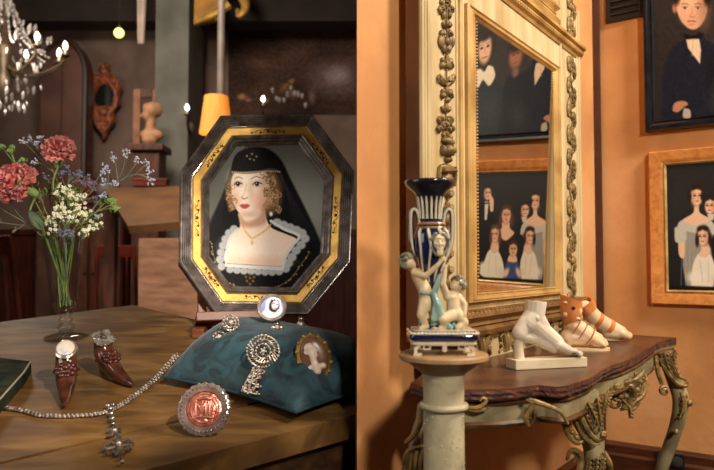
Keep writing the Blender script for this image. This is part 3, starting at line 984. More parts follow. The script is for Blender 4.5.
# ================================================================== two boot-shaped flasks
m_boot = mat('brown_lustre_glaze', (92, 52, 38), (56, 30, 22), scale=24, rough=0.16, coat=0.7)
m_ros = mat('dark_brown_rosette', (78, 38, 28), (50, 24, 18), scale=30, rough=0.25, coat=0.4)
m_lid = mat('chased_silver_lid', (206, 198, 188), (150, 138, 126), scale=70, rough=0.2, metal=0.7)
m_pearl = mat('mother_of_pearl_lid', (212, 216, 214), (170, 178, 190), scale=30, rough=0.12, coat=1.0, c3=(226, 206, 186))
def boot(M, S, label, lid, lean=0.0):
    r = root('boot_flask', M, label, 'boot flask')
    T = lambda l, z, y=0.0: Vector((l * S, y * S, z * .76 * S))
    body = [('c', T(-.02, .62), .135 * S, T(0.02, .44), .15 * S), ('c', T(0.02, .44), .15 * S, T(.16, .26), .145 * S), ('c', T(.16, .26), .145 * S, T(.42, .13), .11 * S),
            ('c', T(.42, .13), .11 * S, T(.70, .075), .07 * S), ('c', T(.70, .075), .07 * S, T(.86, .07), .035 * S), ('c', T(.30, .05), .06 * S, T(.70, .035), .035 * S)]
    bm = organic('b', body, 0.022 * S, 3)
    mk('boot_body', bm, m_boot, r)
    bm = nb(); tube(bm, [T(-.03, .30), T(-.07, .16), T(-.06, .0)], [.10 * S, .055 * S, .05 * S], 10)
    mk('heel', bm, m_boot, r)
    bm = nb()
    c = T(.24, .42)
    d = Vector((.55, 0, .83)).normalized()
    R = frame_to(d)
    for ring, (q, nn, br) in enumerate(((.105, 9, .045), (.06, 6, .042), (0, 1, .045))):
        for i in range(nn):
            t = 2 * PI * i / nn
            ball(bm, c + R @ Vector((q * S * math.cos(t), q * S * math.sin(t), ring * .03 * S)), (br * S, br * S, br * .8 * S), None, 8, 6)
    tube(bm, [T(.06, .34, -.15), T(.14, .37, -.10), c, T(.14, .37, .10), T(.06, .34, .15)], .03 * S, 6)
    mk('rosette', bm, m_ros, r)
    d = Vector((.42, -0.12 if lid == 'square' else 0, .9)).normalized()
    R = frame_to(d, Vector((0, 1, 0)))
    c = T(0.0, .72)
    bm = nb()
    if lid == 'oval':
        rings_loft(bm, [[c + R @ Vector(((a_ * S) * math.cos(t), (b_ * S) * math.sin(t), z * S)) for t in [2 * PI * i / 28 for i in range(28)]] for a_, b_, z in ((.12, .12, -.07), (.17, .14, -.03), (.2, .155, .0), (.18, .14, .02), (.14, .11, .03))])
        l = mk('lid', bm, m_lid, r)
        bm = nb(); ball(bm, c + R @ Vector((0, 0, .018 * S)), (.165 * S, .125 * S, .045 * S), R, 18, 10)
        mk('pearl_inlay', bm, m_pearl, l)
    else:
        def sq(t, s):
            e = 4.0
            x = abs(math.cos(t)) ** (2 / e) * math.copysign(1, math.cos(t)); y = abs(math.sin(t)) ** (2 / e) * math.copysign(1, math.sin(t))
            w = 1 + 0.07 * math.cos(12 * t)
            return x * s * w, y * s * w * .9
        rings_loft(bm, [[c + R @ Vector((sq(t, s_)[0] * S, sq(t, s_)[1] * S, z * S)) for t in [2 * PI * i / 64 for i in range(64)]] for s_, z in ((.10, -.07), (.145, -.02), (.15, .01), (.12, .03), (.09, .03), (.08, .045))])
        for i in range(18):
            t = 2 * PI * i / 18
            x, y = sq(t, .14)
            ico(bm, c + R @ Vector((x * S, y * S, .02 * S)), .028 * S, 1)
        l = mk('lid', bm, m_lid, r)
        bm = nb(); box(bm, (.14 * S, .05 * S, .02 * S), c + R @ Vector((0, 0, .05 * S)), R, bev=.006 * S)
        ball(bm, c + R @ Vector((0, 0, .055 * S)), (.045 * S, .03 * S, .02 * S), R)
        mk('lid_cartouche', bm, mat('dark_lid_metal', (86, 76, 68), rough=0.35, metal=0.5), l)  # plate raised on the lid in a darker metal
    return r
toe = tp(66, 411); base = tp(66, 387.5)
Lb = 0.135
y_ = (toe - base).normalized()
def bootM(toe, heel):
    d = (toe - heel); S = d.length / 0.93
    d.normalize()
    return basis(d, NT.cross(d), NT, heel + d * 0.06 * S + NT * .0025), S
M, S = bootM(tp(65, 410), tp(68, 386.5))
boot(M, S, 'brown glazed boot-shaped flask with an oval pearly lid, toe towards the viewer', 'oval')
M, S = bootM(tp(133, 389), tp(103, 374))
boot(M, S, 'brown glazed boot-shaped flask with a square silver lid, standing side-on', 'square')

# dark green slab at the table edge
m_green = mat('green_mottled_stone', (46, 50, 38), (22, 27, 20), scale=30, rough=0.8, spec=.12, detail=8)
TG = TM(8, 380); TGi = TG.inverted()
g = root('green_stone_slab', TG, 'dark mottled green slab with a pale edge lying by the necklace', 'slab')
hh = 0.03
def tph(x, y):
    v = TGi @ tp(x, y, hh); return (v.x, v.y)
gp = [tph(-40, 352), tph(-2, 357.5), tph(31, 361), tph(24, 372), tph(0, 399), tph(-40, 440)]
gl = [(p[0], p[1]) for p in gp]
bm = nb(); prism(bm, gl, 0.0005, hh); bmesh.ops.bevel(bm, geom=list(bm.edges), offset=0.002, segments=1, affect='EDGES')
mk('slab_body', bm, m_green, g, smooth=False)
bm = nb(); tube(bm, [Vector((gl[2][0], gl[2][1], hh)), Vector((gl[3][0], gl[3][1], hh)), Vector((gl[4][0], gl[4][1], hh)), Vector((gl[5][0], gl[5][1], hh))], 0.0022, 5, smooth=False)
mk('pale_edge', bm, mat('pale_slab_edge', (150, 138, 116), rough=0.5), g)  # paler strip along the slab's edge

# ================================================================== vase and flowers
m_glass = bpy.data.materials.new('clear_glass'); m_glass.use_nodes = True
_n, _l = m_glass.node_tree.nodes, m_glass.node_tree.links
_n.remove(_n['Principled BSDF'])
_t = _n.new('ShaderNodeBsdfTransparent'); _t.inputs['Color'].default_value = (.93, .95, .94, 1)
_g = _n.new('ShaderNodeBsdfGlossy'); _g.inputs['Roughness'].default_value = .08
_w = _n.new('ShaderNodeLayerWeight'); _w.inputs['Blend'].default_value = .5
_p = _n.new('ShaderNodeMath'); _p.operation = 'POWER'; _p.inputs[1].default_value = 3.0
_f = _n.new('ShaderNodeMath'); _f.operation = 'MULTIPLY_ADD'; _f.inputs[1].default_value = .8; _f.inputs[2].default_value = .04
_l.new(_w.outputs['Facing'], _p.inputs[0]); _l.new(_p.outputs[0], _f.inputs[0])
_m = _n.new('ShaderNodeMixShader')
_l.new(_f.outputs[0], _m.inputs[0]); _l.new(_t.outputs[0], _m.inputs[1]); _l.new(_g.outputs[0], _m.inputs[2])
_l.new(_m.outputs[0], _n['Material Output'].inputs['Surface'])
VM = TM(66.5, 337)
VMi = VM.inverted()
k = depth(VM.translation) / F * 1.02
vs = root('glass_vase', VM, 'tall clear fluted glass vase with a knopped stem and round foot', 'vase')
bm = nb()
outer = [(0.5, 0.2), (20, 0.3), (20.6, 1.2), (18, 2.4), (9, 4.2), (5.5, 6.5), (7.6, 8.5), (8.2, 10.5), (6.4, 12.6), (4.6, 14.4), (6.2, 16.4), (6.6, 18), (4.8, 20), (4.6, 21.4), (7.4, 24), (9.6, 28), (11.6, 33), (12.6, 36), (12.0, 39), (13.4, 48), (15.2, 62), (17.4, 80), (19.6, 96), (20.6, 102)]
inner = [(20.1, 102.2), (18.9, 96), (16.6, 80), (14.4, 62), (12.5, 48), (11.0, 40), (10.6, 36), (9, 31), (5, 27.4), (0.3, 26.6)]
prof = [(r * k, z * k) for r, z in outer + inner]
lathe(bm, prof, 40)
mk('vase_bowl', bm, m_glass, vs, angle=60)
# beaded line where bowl meets stem
m_stem = mat('green_stem', (128, 148, 74), (84, 106, 50), scale=20, rough=0.5)
m_stem2 = mat('grey_green_stem', (126, 128, 104), (90, 94, 72), scale=20, rough=0.6)
m_lav = mat('pale_lavender_floret', (206, 202, 212), (160, 158, 186), scale=60, rough=0.6)
m_bluef = mat('blue_grey_floret', (132, 136, 164), (92, 96, 124), scale=60, rough=0.6)
m_white = mat('cream_waxflower', (244, 242, 224), (226, 222, 186), scale=60, rough=0.5)
m_wc = mat('waxflower_eye', (170, 150, 60), rough=0.6)
m_leaf = mat('grey_green_leaf', (132, 152, 116), (92, 116, 82), scale=8, rough=0.5)
m_carn = mat('coral_carnation', (255, 150, 142), (244, 112, 108), scale=30, rough=0.6, c3=(255, 176, 166), sheen=0.3)
m_calyx = mat('pale_green_calyx', (140, 168, 100), (100, 132, 70), scale=20, rough=0.5)
YV = depth(VM.translation)
def vp(x, y, dy=0.0):
    return VMi @ P(x, y, YV - 0.03 + dy)
rf = random.Random(31)
def root_pts(seed):
    r = random.Random(seed)
    t = r.uniform(0, 2 * PI); q = r.uniform(2, 7) * k
    lo = Vector((q * math.cos(t), q * math.sin(t), (31 + r.uniform(0, 6)) * k))
    t2 = t + PI * r.uniform(.6, 1.4); q2 = r.uniform(3, 14) * k
    hi = Vector((q2 * math.cos(t2), q2 * math.sin(t2), 100 * k))
    return lo, hi
def stem(bm, pts, r0, r1, seed, n=5):
    lo, hi = root_pts(seed)
    tube(bm, [lo, lo.lerp(hi, .55) + Vector((0.002, 0, 0)), hi] + pts, [r0, r0, r0, r1], 5, n)
def petalsheet(bm, c, R, ln, w, curl, ruff, seed):
    r = random.Random(seed)
    nu, nv = 5, 7
    g = []
    for i in range(nu + 1):
        t = i / nu
        row = []
        for j in range(nv + 1):
            s = 2 * j / nv - 1
            ww = w * (0.25 + 0.75 * t ** 0.8)
            x = s * ww
            y = ln * t - 0.15 * ln * s * s * t
            z = curl * ln * t * t + ruff * t * t * math.sin(j * 2.4 + seed) + 0.1 * w * s * s
            row.append(bm.verts.new(c + R @ Vector((x, y + ruff * .5 * t * ((j % 2) - .5), z))))
        g.append(row)
    for i in range(nu):
        for j in range(nv):
            bm.faces.new((g[i][j], g[i][j + 1], g[i + 1][j + 1], g[i + 1][j]))
def carnation(cx, cy, dy, R0, axis, label, sd, stempts):
    c = vp(cx, cy, dy)
    Mroot = VM @ Matrix.Translation(Vector((0, 0, 0)))
    r = root('carnation', Mroot, label, 'carnation')
    ax = Vector(axis).normalized()
    Fm = frame_to(ax)
    rr = random.Random(sd)
    bm = nb()
    for ring, (nn, el, ln) in enumerate(((10, -0.15, 1.0), (10, 0.25, 1.02), (9, 0.6, 0.98), (8, 0.95, .9), (6, 1.25, .8), (4, 1.45, .7))):
        for i in range(nn):
            az = 2 * PI * (i + rr.uniform(-.25, .25)) / nn + ring
            e = el + rr.uniform(-.14, .14)
            d = Vector((math.cos(az) * math.cos(e), math.sin(az) * math.cos(e), math.sin(e)))
            u = Vector((-math.sin(az), math.cos(az), 0))
            w = u.cross(d)
            Rm = Fm @ Matrix((u, d, w)).transposed()
            petalsheet(bm, c - ax * R0 * .25, Rm, R0 * ln * rr.uniform(.9, 1.1), R0 * .42, rr.uniform(-.2, .15), R0 * .11, sd + i + ring * 7)
    bmesh.ops.solidify(bm, geom=bm.faces[:], thickness=0.0004)
    mk('petals', bm, m_carn, r, angle=180)
    bm = nb()
    e = c - ax * R0 * .35
    tube(bm, [e + ax * R0 * .25, e - ax * R0 * .2, e - ax * R0 * .85, e - ax * R0 * 1.0], [R0 * .42, R0 * .30, R0 * .2, R0 * .08], 10, 3)
    mk('calyx', bm, m_calyx, r)
    bm = nb()
    lo, hi = root_pts(sd)
    tube(bm, [lo, lo.lerp(hi, .5), hi] + [vp(*q) for q in stempts] + [e - ax * R0 * .9], 0.0032, 6)
    mk('stem', bm, m_stem, r)
    return r
carnation(59.5, 147, 0.0, 0.050, (0.25, -0.30, 0.9), 'coral carnation standing upright at the top of the bouquet', 41, [(60, 215), (53, 185)])
carnation(12, 181, -0.06, 0.062, (-0.55, -0.7, 0.55), 'larger coral carnation drooping at the side of the bouquet', 57, [(42, 228), (30, 214)])
# sea lavender sprigs
def sprig(name, label, group, branches, mflo, mstem, fl, seed, cat='flower sprig', spread=5.5, dens=9, wax=False, leaf=False):
    r = root(name, VM.copy(), label, cat, group)
    rr = random.Random(seed)
    bm, bf, bc = nb(), nb(), nb()
    first = True
    for br in branches:
        pts = [vp(x, y, dy) for x, y, dy in br]
        if first:
            stem(bm, pts, 0.0017, 0.0011, seed); first = False
        else:
            tube(bm, pts, [0.0013, 0.0007], 4, 4)
        e = pts[-1]
        for i in range(dens):
            o = Vector((rr.gauss(0, 1), rr.gauss(0, 1), rr.gauss(0, 1))) * spread * k * .55
            q = e + o
            j = pts[-2].lerp(e, rr.uniform(.4, 1)) if len(pts) > 1 else e
            tube(bm, [j, q], [0.0007, 0.0005], 3, smooth=False)
            if wax:
                d = (Vector((0, -1.0, .45)) + o.normalized() * .8).normalized()
                R = frame_to(d)
                for f in range(5):
                    t = 2 * PI * f / 5
                    ball(bf, q + R @ Vector((1.1 * k * math.cos(t), 1.1 * k * math.sin(t), .2 * k)), (.85 * k, .85 * k, .5 * k), R, 6, 4)
                ico(bc, q + d * .6 * k, .55 * k, 1)
            else:
                for f in range(3):
                    ico(bf, q + Vector((rr.uniform(-1, 1), rr.uniform(-1, 1), rr.uniform(-1, 1))) * 1.2 * k, fl * k * rr.uniform(.7, 1.2), 1)
            if leaf and rr.random() < .5:
                ball(bm, q + Vector((rr.uniform(-3, 3), rr.uniform(-3, 3), rr.uniform(-3, 1))) * k, (.7 * k, .7 * k, 3.6 * k), Euler((rr.uniform(-1, 1), rr.uniform(-1, 1), 0)).to_matrix(), 5, 4)
    mk('sprig_stem', bm, mstem, r)
    mk('blossoms', bf, mflo, r)
    if wax:
        mk('flower_eyes', bc, m_wc, r)
    else:
        bc.free()
    return r
G1 = 'pale sea lavender sprigs in the vase'
sprig('sea_lavender', 'wide arching sprig of pale sea lavender reaching over the sloped desk', G1,
      [[(78, 228, 0), (100, 200, 0), (118, 182, 0), (136, 174.5, 0), (146, 177, 0), (152, 181, 0)], [(100, 200, 0), (108, 186, 0), (108, 174, 0), (107, 168, 0)], [(112, 187, 0), (122, 172, 0), (125, 160, 0), (126, 154, 0)],
       [(118, 182, 0), (116, 166, 0), (114, 158, 0)], [(124, 179, 0), (133, 168, 0), (138, 161, 0)], [(134, 175, 0), (142, 168, 0), (147, 164.5, 0)], [(140, 175, 0), (148, 174, 0), (150, 173, 0)], [(104, 196, 0), (112, 186, 0), (115, 184, 0)]], m_lav, m_stem2, 0.85, 61, spread=3.2, dens=8)
sprig('sea_lavender', 'thin sprig of pale sea lavender beside the upright carnation', G1,
      [[(70, 220, 0), (56, 178, 0.02), (44, 156, 0.02), (36, 144, 0.02)], [(50, 168, .02), (32, 150, .02), (24, 141, .02)], [(48, 164, .02), (38, 150, .02), (30, 139, .02)], [(54, 172, .02), (40, 163, 0), (35, 163, 0)], [(44, 156, .02), (42, 144, .02), (40, 138, .02)]], m_lav, m_stem2, 0.85, 62, spread=3.0, dens=7)
sprig('sea_lavender', 'low sprig of pale sea lavender rising above the white waxflowers', G1,
      [[(72, 222, 0), (84, 200, 0), (96, 188, 0), (103, 180, 0)], [(84, 200, 0), (96, 196, 0), (103, 194, 0)], [(90, 194, 0), (98, 178, 0), (104, 172, 0)], [(80, 206, 0), (92, 210, 0), (98, 216, -.01)]], m_lav, m_stem2, 0.8, 63, spread=3.2, dens=7)
G2 = 'blue grey statice sprigs in the vase'
sprig('statice', 'blue grey statice sprig directly below the upright carnation', G2,
      [[(66, 220, 0), (66, 190, 0), (72, 176, 0)], [(67, 190, 0), (62, 178, 0), (62, 172, 0)], [(68, 186, 0), (78, 178, 0), (80, 174, 0)], [(68, 190, 0), (52, 184, 0), (46, 178, 0)], [(68, 184, 0), (70, 172, .01), (68, 168, .01)]], m_bluef, m_stem2, 0.8, 64, spread=4.2, dens=8)
sprig('statice', 'blue grey statice sprig leaning behind the white waxflowers', G2,
      [[(70, 220, .02), (80, 196, .03), (86, 184, .03)], [(80, 196, .03), (90, 190, .03), (94, 186, .03)], [(78, 200, .03), (84, 178, .03), (88, 178, .03)], [(82, 196, .03), (92, 200, .03), (96, 204, .03)]], m_bluef, m_stem2, 0.9, 65, spread=4.4, dens=9)
sprig('statice', 'small blue grey statice sprig at the rim of the vase', G2,
      [[(66, 240, -.03), (66, 236, -.06), (66, 231, -.065)], [(66, 240, -.05), (72, 238, -.06), (71, 236, -.065)], [(66, 240, -.05), (60, 237, -.05), (61, 233, -.06)]], m_bluef, m_stem2, 0.9, 66, spread=3.4, dens=8)
G3 = 'white waxflower sprigs in the vase'
for i, (lab, br) in enumerate((
    ('white waxflower sprig crowning the dense middle of the bouquet', [[(66, 236, 0), (68, 214, -.02), (70, 196, -.02)], [(67, 216, -.02), (60, 202, -.02), (60, 192, -.02)], [(68, 212, -.02), (76, 202, -.02), (80, 198, -.02)], [(68, 206, -.02), (68, 194, -.02), (66, 189, -.02)]]),
    ('white waxflower sprig under the statice and nearest the big leaf', [[(62, 238, -.02), (58, 222, -.04), (56, 210, -.04)], [(59, 226, -.04), (52, 220, -.04), (49, 222, -.04)], [(60, 222, -.04), (64, 212, -.04), (65, 207, -.04)], [(60, 228, -.04), (54, 230, -.04), (52, 228, -.04)]]),
    ('white waxflower sprig spilling over the vase rim towards the desk', [[(68, 238, -.02), (78, 222, -.04), (84, 214, -.04)], [(76, 226, -.04), (88, 222, -.03), (95, 226, -.03)], [(74, 226, -.04), (74, 212, -.05), (76, 208, -.05)], [(78, 222, -.04), (84, 228, -.05), (86, 232, -.05)]]),
    ('white waxflower sprig in front of the bouquet centre', [[(66, 240, -.04), (66, 226, -.07), (68, 218, -.07)], [(66, 228, -.07), (60, 218, -.07), (59, 214, -.07)], [(67, 226, -.07), (74, 220, -.07), (75, 216, -.07)]]))):
    sprig('waxflower', lab, G3, br, m_white, m_stem, 1.0, 71 + i, spread=5.0, dens=12, wax=True, leaf=True)
sprig('waxflower', 'green budded waxflower sprig pointing sideways towards the desk', G3, [[(70, 236, 0), (90, 216, 0), (106, 207, 0), (113, 204, 0)], [(98, 211, 0), (110, 208, 0), (115, 207, 0)], [(96, 212, 0), (106, 202, 0), (111, 201, 0)]], m_calyx, m_stem, 1.2, 78, spread=2.6, dens=8, leaf=True)
G4 = 'green buds and grassy stems in the vase'
sprig('green_bud_stem', 'green closed buds beside the drooping carnation', G4, [[(52, 232, 0), (30, 190, .03), (16, 165, .03), (10, 150, .03)], [(18, 168, .03), (6, 152, .03), (2, 147, .03)], [(16, 165, .03), (13, 155, .03), (12, 146, .03)], [(34, 196, .03), (26, 172, .02), (23, 160, .02)]], m_calyx, m_stem, 1.5, 81, spread=1.6, dens=5, leaf=True)
sprig('green_bud_stem', 'thin green twigs splaying out under the drooping carnation', G4, [[(48, 240, 0), (30, 226, -.02), (10, 214, -.03), (-4, 206, -.03)], [(30, 226, -.02), (12, 224, -.02), (-2, 222, -.02)], [(34, 228, -.02), (18, 214, -.02), (10, 200, -.02)], [(26, 222, -.02), (20, 228, -.02), (14, 230, -.02)], [(38, 230, -.01), (44, 210, 0), (40, 196, 0)]], m_stem2, m_stem2, 0.7, 82, spread=1.6, dens=5)
sprig('green_bud_stem', 'dark feathery green stems behind the white waxflowers', G4, [[(62, 238, .02), (46, 212, .04), (40, 192, .04)], [(54, 226, .04), (50, 200, .04), (52, 188, .04)], [(60, 226, .04), (44, 222, .04), (36, 216, .04)], [(72, 230, .04), (94, 208, .04), (102, 200, .04)], [(70, 230, .04), (86, 226, .04), (94, 220, .04)], [(66, 230, .04), (72, 206, .05), (74, 190, .05)]], m_stem, m_stem, 0.8, 83, spread=5, dens=14, leaf=True)
# the big leaf
lf = root('leaf_sprig', VM.copy(), 'single broad grey green leaf hanging over the vase rim', 'leaf')
bm = nb()
b0, b1 = vp(29, 211, -.05), vp(44, 230, -.07)
ax = (b1 - b0); L = ax.length; ax.normalize(); sd_ = Vector((0, -1, .3)).cross(ax).normalized(); nn_ = ax.cross(sd_)
g = []
for i in range(13):
    t = i / 12
    w = 0.0165 * math.sin(PI * min(1, t * .97 + .015)) ** .7
    g.append([bm.verts.new(b0 + ax * L * t + sd_ * w * s + nn_ * (-.004 * math.sin(PI * t) + .003 * s * s)) for s in (-1, -.5, 0, .5, 1)])
for i in range(12):
    for j in range(4):
        bm.faces.new((g[i][j], g[i][j + 1], g[i + 1][j + 1], g[i + 1][j]))
bmesh.ops.solidify(bm, geom=bm.faces[:], thickness=0.0008)
mk('blade', bm, m_leaf, lf, angle=180)
bm = nb(); lo, hi = root_pts(91); tube(bm, [lo, hi, vp(40, 240, -.02), b1, b0.lerp(b1, .5)], 0.002, 5); mk('leaf_stalk', bm, m_stem, lf)
# bare stems inside the vase
for i in range(7):
    r = root('cut_stem', VM.copy(), 'bare green cut stem standing inside the glass vase', 'stem', 'bare cut stems inside the vase')
    lo, hi = root_pts(100 + i * 3)
    bm = nb(); tube(bm, [lo, lo.lerp(hi, .5), hi * .9 + Vector((0, 0, .1 * hi.z))], [0.0026, .002], 5)
    for j in range(6):
        q = lo.lerp(hi, rf.uniform(.2, .9))
        ball(bm, q, (.0012, .0012, .013), Euler((rf.uniform(-.6, .6), rf.uniform(-.6, .6), 0)).to_matrix(), 5, 4)
    mk('stalk', bm, m_stem, r)

# ================================================================== the dim room behind the display
def W(Y): return Y / F
m_brass = mat('dull_brass', (78, 64, 46), (50, 40, 28), scale=20, rough=0.5, metal=0.5)
m_crys = mat('crystal_glass', (214, 208, 204), (150, 142, 138), scale=30, rough=0.05, trans=0.35, ior=1.5, coat=1.0)
m_bulb = mat('lit_bulb', (255, 240, 214), emit=(255, 236, 206), strength=9)
m_sleeve = mat('candle_sleeve', (214, 200, 176), rough=0.5)
m_walnut = mat('dark_walnut', (98, 60, 42), (64, 38, 28), scale=4, rough=0.5, stretch=(5, 5, 1))
# chandelier
Yc = 7.0; kk = W(Yc)
cc = P(4, 52, Yc)
ch = root('crystal_chandelier', Matrix.Translation(cc), 'large crystal chandelier with lit candle bulbs hanging in the dim room', 'chandelier')
bm = nb(); lathe(bm, [(.02, -.5), (.05, -.42), (.09, -.3), (.05, -.2), (.07, -.05), (.11, .05), (.05, .18), (.04, .4), (.08, .5), (.02, .6), (.012, H - cc.z)], 14)
mk('central_stem', bm, m_brass, ch)
ends = [(37, 47), (26, 64), (65, 56), (59, 63), (-22, 62), (-44, 52), (-30, 44), (8, 70)]
for i, (ex, ey) in enumerate(ends):
    az = -2.4 + i * .8
    dd = (0.32 if i in (0, 1) else 0.05) * (1 if i % 2 else -1)
    e = P(ex, ey, Yc + dd) - cc
    bm = nb(); tube(bm, [(0, 0, -.12), e * .45 + Vector((0, 0, -.22)), e * .9 + Vector((0, 0, -.1)), e], [.016, .012, .012, .01], 6)
    lathe(bm, [(.012, -.02), (.05, 0), (.052, .01), (.012, .012)], 12, e)
    mk('arm', bm, m_brass, ch)
    bm = nb(); lathe(bm, [(.014, .012), (.014, .07), (.010, .072)], 10, e); cs = mk('candle_sleeve', bm, m_sleeve, ch)
    bm = nb(); lathe(bm, [(.006, .0), (.020, .025), (.024, .05), (.016, .08), (.004, .1)], 10, e + Vector((0, 0, .055))); mk('bulb', bm, m_bulb, cs)
bm = nb(); lathe(bm, [(0.001, -.032), (.011, -.014), (.012, 0), (.006, .016), (.001, .022)], 6)
rc = random.Random(3)
first = mk('crystal_drop', bm, m_crys, ch)
for i in range(98):
    t = rc.uniform(0, 2 * PI); z = rc.uniform(-.62, .5)
    R = (0.10 + .34 * abs(math.sin((z + .62) * 2.6))) * rc.uniform(.35, 1.25)
    o = first if i == 0 else first.copy()
    if i: COL.objects.link(o); o.parent = ch
    o.location = (R * math.cos(t), R * math.sin(t), z)
    s = rc.uniform(.8, 2.0); o.scale = (s, s, s * 1.2); o.rotation_euler = (rc.uniform(-.2, .2), 0, rc.uniform(0, 3))
for i in range(14):
    t = 2 * PI * i / 14
    bm = nb(); pts = []
    for j in range(12):
        q = j / 11
        pts.append(Vector(((.08 + .34 * q) * math.cos(t), (.08 + .34 * q) * math.sin(t), .5 - .5 * q - .12 * math.sin(PI * q))))
        ico(bm, pts[-1], .015, 1)
    tube(bm, pts, .003, 4, 1, smooth=False)
    mk('bead_strand', bm, m_crys, ch)
# pendant globe
g0_ = P(119, 33, 7.6)
gl_ = root('globe_pendant', Matrix.Translation(g0_), 'small glowing yellow globe lamp hanging on a thin cord', 'lamp')
bm = nb(); ball(bm, (0, 0, 0), .055, None, 20, 14); mk('globe', bm, mat('glowing_yellow_glass', (255, 240, 140), emit=(255, 236, 120), strength=2.2), gl_)
bm = nb(); tube(bm, [(0, 0, .05), (0, 0, H - g0_.z)], .006, 6, smooth=False); lathe(bm, [(.02, .045), (.022, .075), (.008, .085)], 10); mk('cord', bm, m_brass, gl_)
# arched wardrobe
def wpos(px_, py_, Y): return P(px_, py_, Y)
Ya = 8.4
xl0, xr0 = P(36, 100, Ya).x, P(83, 100, Ya).x
zt_ = P(58, 36, Ya).z; zs = P(58, 74, Ya).z
cx_ = (xl0 + xr0) / 2; hw = (xr0 - xl0) / 2
def archp(w, z0, zs_, zt2):
    pts = [(-w, z0), (w, z0)]
    for i in range(19):
        t = PI * i / 18
        pts.append((w * math.cos(t), zs_ + (zt2 - zs_) * math.sin(t)))
    return pts
MXZ = lambda o: basis(Vector((1, 0, 0)), Vector((0, 0, 1)), Vector((0, -1, 0)), o)
ward = root('arched_wardrobe', MXZ(Vector((cx_, Ya + .25, 0))), 'tall dark wardrobe with a rounded arched top behind the chandelier', 'wardrobe')
bm = nb(); prism(bm, archp(hw, 0, zs, zt_), 0, .24); mk('carcass', bm, m_walnut, ward, smooth=False)
for s in (-1, 1):
    bm = nb()
    pts = [p for p in archp(hw * .9, .15, zs, zt_ - .08)]
    half = [(max(p[0], .012), p[1]) if s > 0 else (min(p[0], -.012), p[1]) for p in pts]
    cl = []
    for p in half:
        if not cl or (abs(p[0] - cl[-1][0]) + abs(p[1] - cl[-1][1])) > 1e-4: cl.append(p)
    prism(bm, cl, .241, .262)
    dw = mk('door', bm, mat('faded_red_panel', (104, 70, 56), (78, 52, 42), scale=3, rough=0.55), ward, smooth=False)
    bm = nb(); ball(bm, (s * .045, 1.5, .275), .018); mk('knob', bm, m_brass, dw)
bm = nb()
tube(bm, [Vector((p[0], p[1], .25)) for p in archp(hw * .97, .02, zs, zt_ - .02)[1:]] , .035, 6, smooth=False)
mk('arch_moulding', bm, mat('deep_brown_wood', (56, 36, 28), (40, 26, 20), scale=5, rough=0.5), ward)  # moulding in a darker brown than the carcass
# carved wall mirror
Ym = 8.96; km = W(Ym)
mo = P(105, 96, Ym)
cmr = root('carved_wall_mirror', MXZ(mo), 'small orange-brown carved mirror hanging on the far wall', 'mirror')
m_carved = mat('carved_orange_wood', (168, 92, 56), (112, 58, 36), scale=14, rough=0.45)
bm = nb()
out_ = [(0, 35), (4, 24), (9, 20), (12, 12), (18, 10), (15, 0), (16, -8), (10, -16), (11, -26), (5, -34), (0, -44)]
full = out_ + [(-x, y) for x, y in out_[-2:0:-1]]
hole = [(0, 12), (5, 9), (8, 4), (10, -2), (8, -9), (4, -11), (0, -10)]
hole = hole + [(-x, y) for x, y in hole[-2:0:-1]]
oc = catmull([(x, y, 0) for x, y in full] + [(full[0][0], full[0][1], 0)], 3)[:-1]
def resamp(pts, n_):
    L_ = [0]
    for i in range(len(pts)): L_.append(L_[-1] + (pts[(i + 1) % len(pts)] - pts[i]).length)
    o = []
    for j in range(n_):
        d = L_[-1] * j / n_
        i = max(q for q in range(len(pts)) if L_[q] <= d)
        o.append(pts[i].lerp(pts[(i + 1) % len(pts)], (d - L_[i]) / max(1e-9, L_[i + 1] - L_[i])))
    return o
oc = resamp(oc, 80); hc = resamp(catmull([(x, y, 0) for x, y in hole] + [(hole[0][0], hole[0][1], 0)], 3)[:-1], 80)
rr_ = []
for t, z in ((0, 0.0), (0, .02), (.2, .07), (.5, .05), (.8, .06), (1, .03), (1, 0.0)):
    rr_.append([Vector(((a_.x * (1 - t) + b_.x * t) * km, (a_.y * (1 - t) + b_.y * t) * km, z)) for a_, b_ in zip(oc, hc)])
rings_loft(bm, rr_, loop=True)
for x, y, r in ((0, 24, 4), (10, 14, 4), (-10, 14, 4), (12, -4, 3.5), (-12, -4, 3.5), (0, -17, 5), (5, -24, 4), (-5, -24, 4), (0, -33, 4), (8, -14, 3.5), (-8, -14, 3.5), (4, 30, 2), (-4, 30, 2)):
    ball(bm, (x * km, y * km, .05), (r * km, r * km, .035), None, 10, 6)
for s in (-1, 1):
    tube(bm, [(s * 2 * km, 20 * km, .06), (s * 9 * km, 20 * km, .07), (s * 14 * km, 12 * km, .07), (s * 12 * km, 6 * km, .06)], .02, 6)
    tube(bm, [(s * 13 * km, -2 * km, .06), (s * 12 * km, -12 * km, .07), (s * 6 * km, -20 * km, .07), (s * 7 * km, -28 * km, .06), (0, -38 * km, .05)], .022, 6)
mk('carved_frame', bm, m_carved, cmr)
bm = nb(); prism(bm, [(v.x * km * 1.05, v.y * km * 1.05) for v in hc], .004, .014)
mk('mirror_glass', bm, mat('dark_mirror_glass', (60, 62, 58), rough=0.15, metal=0.7), cmr, smooth=False)
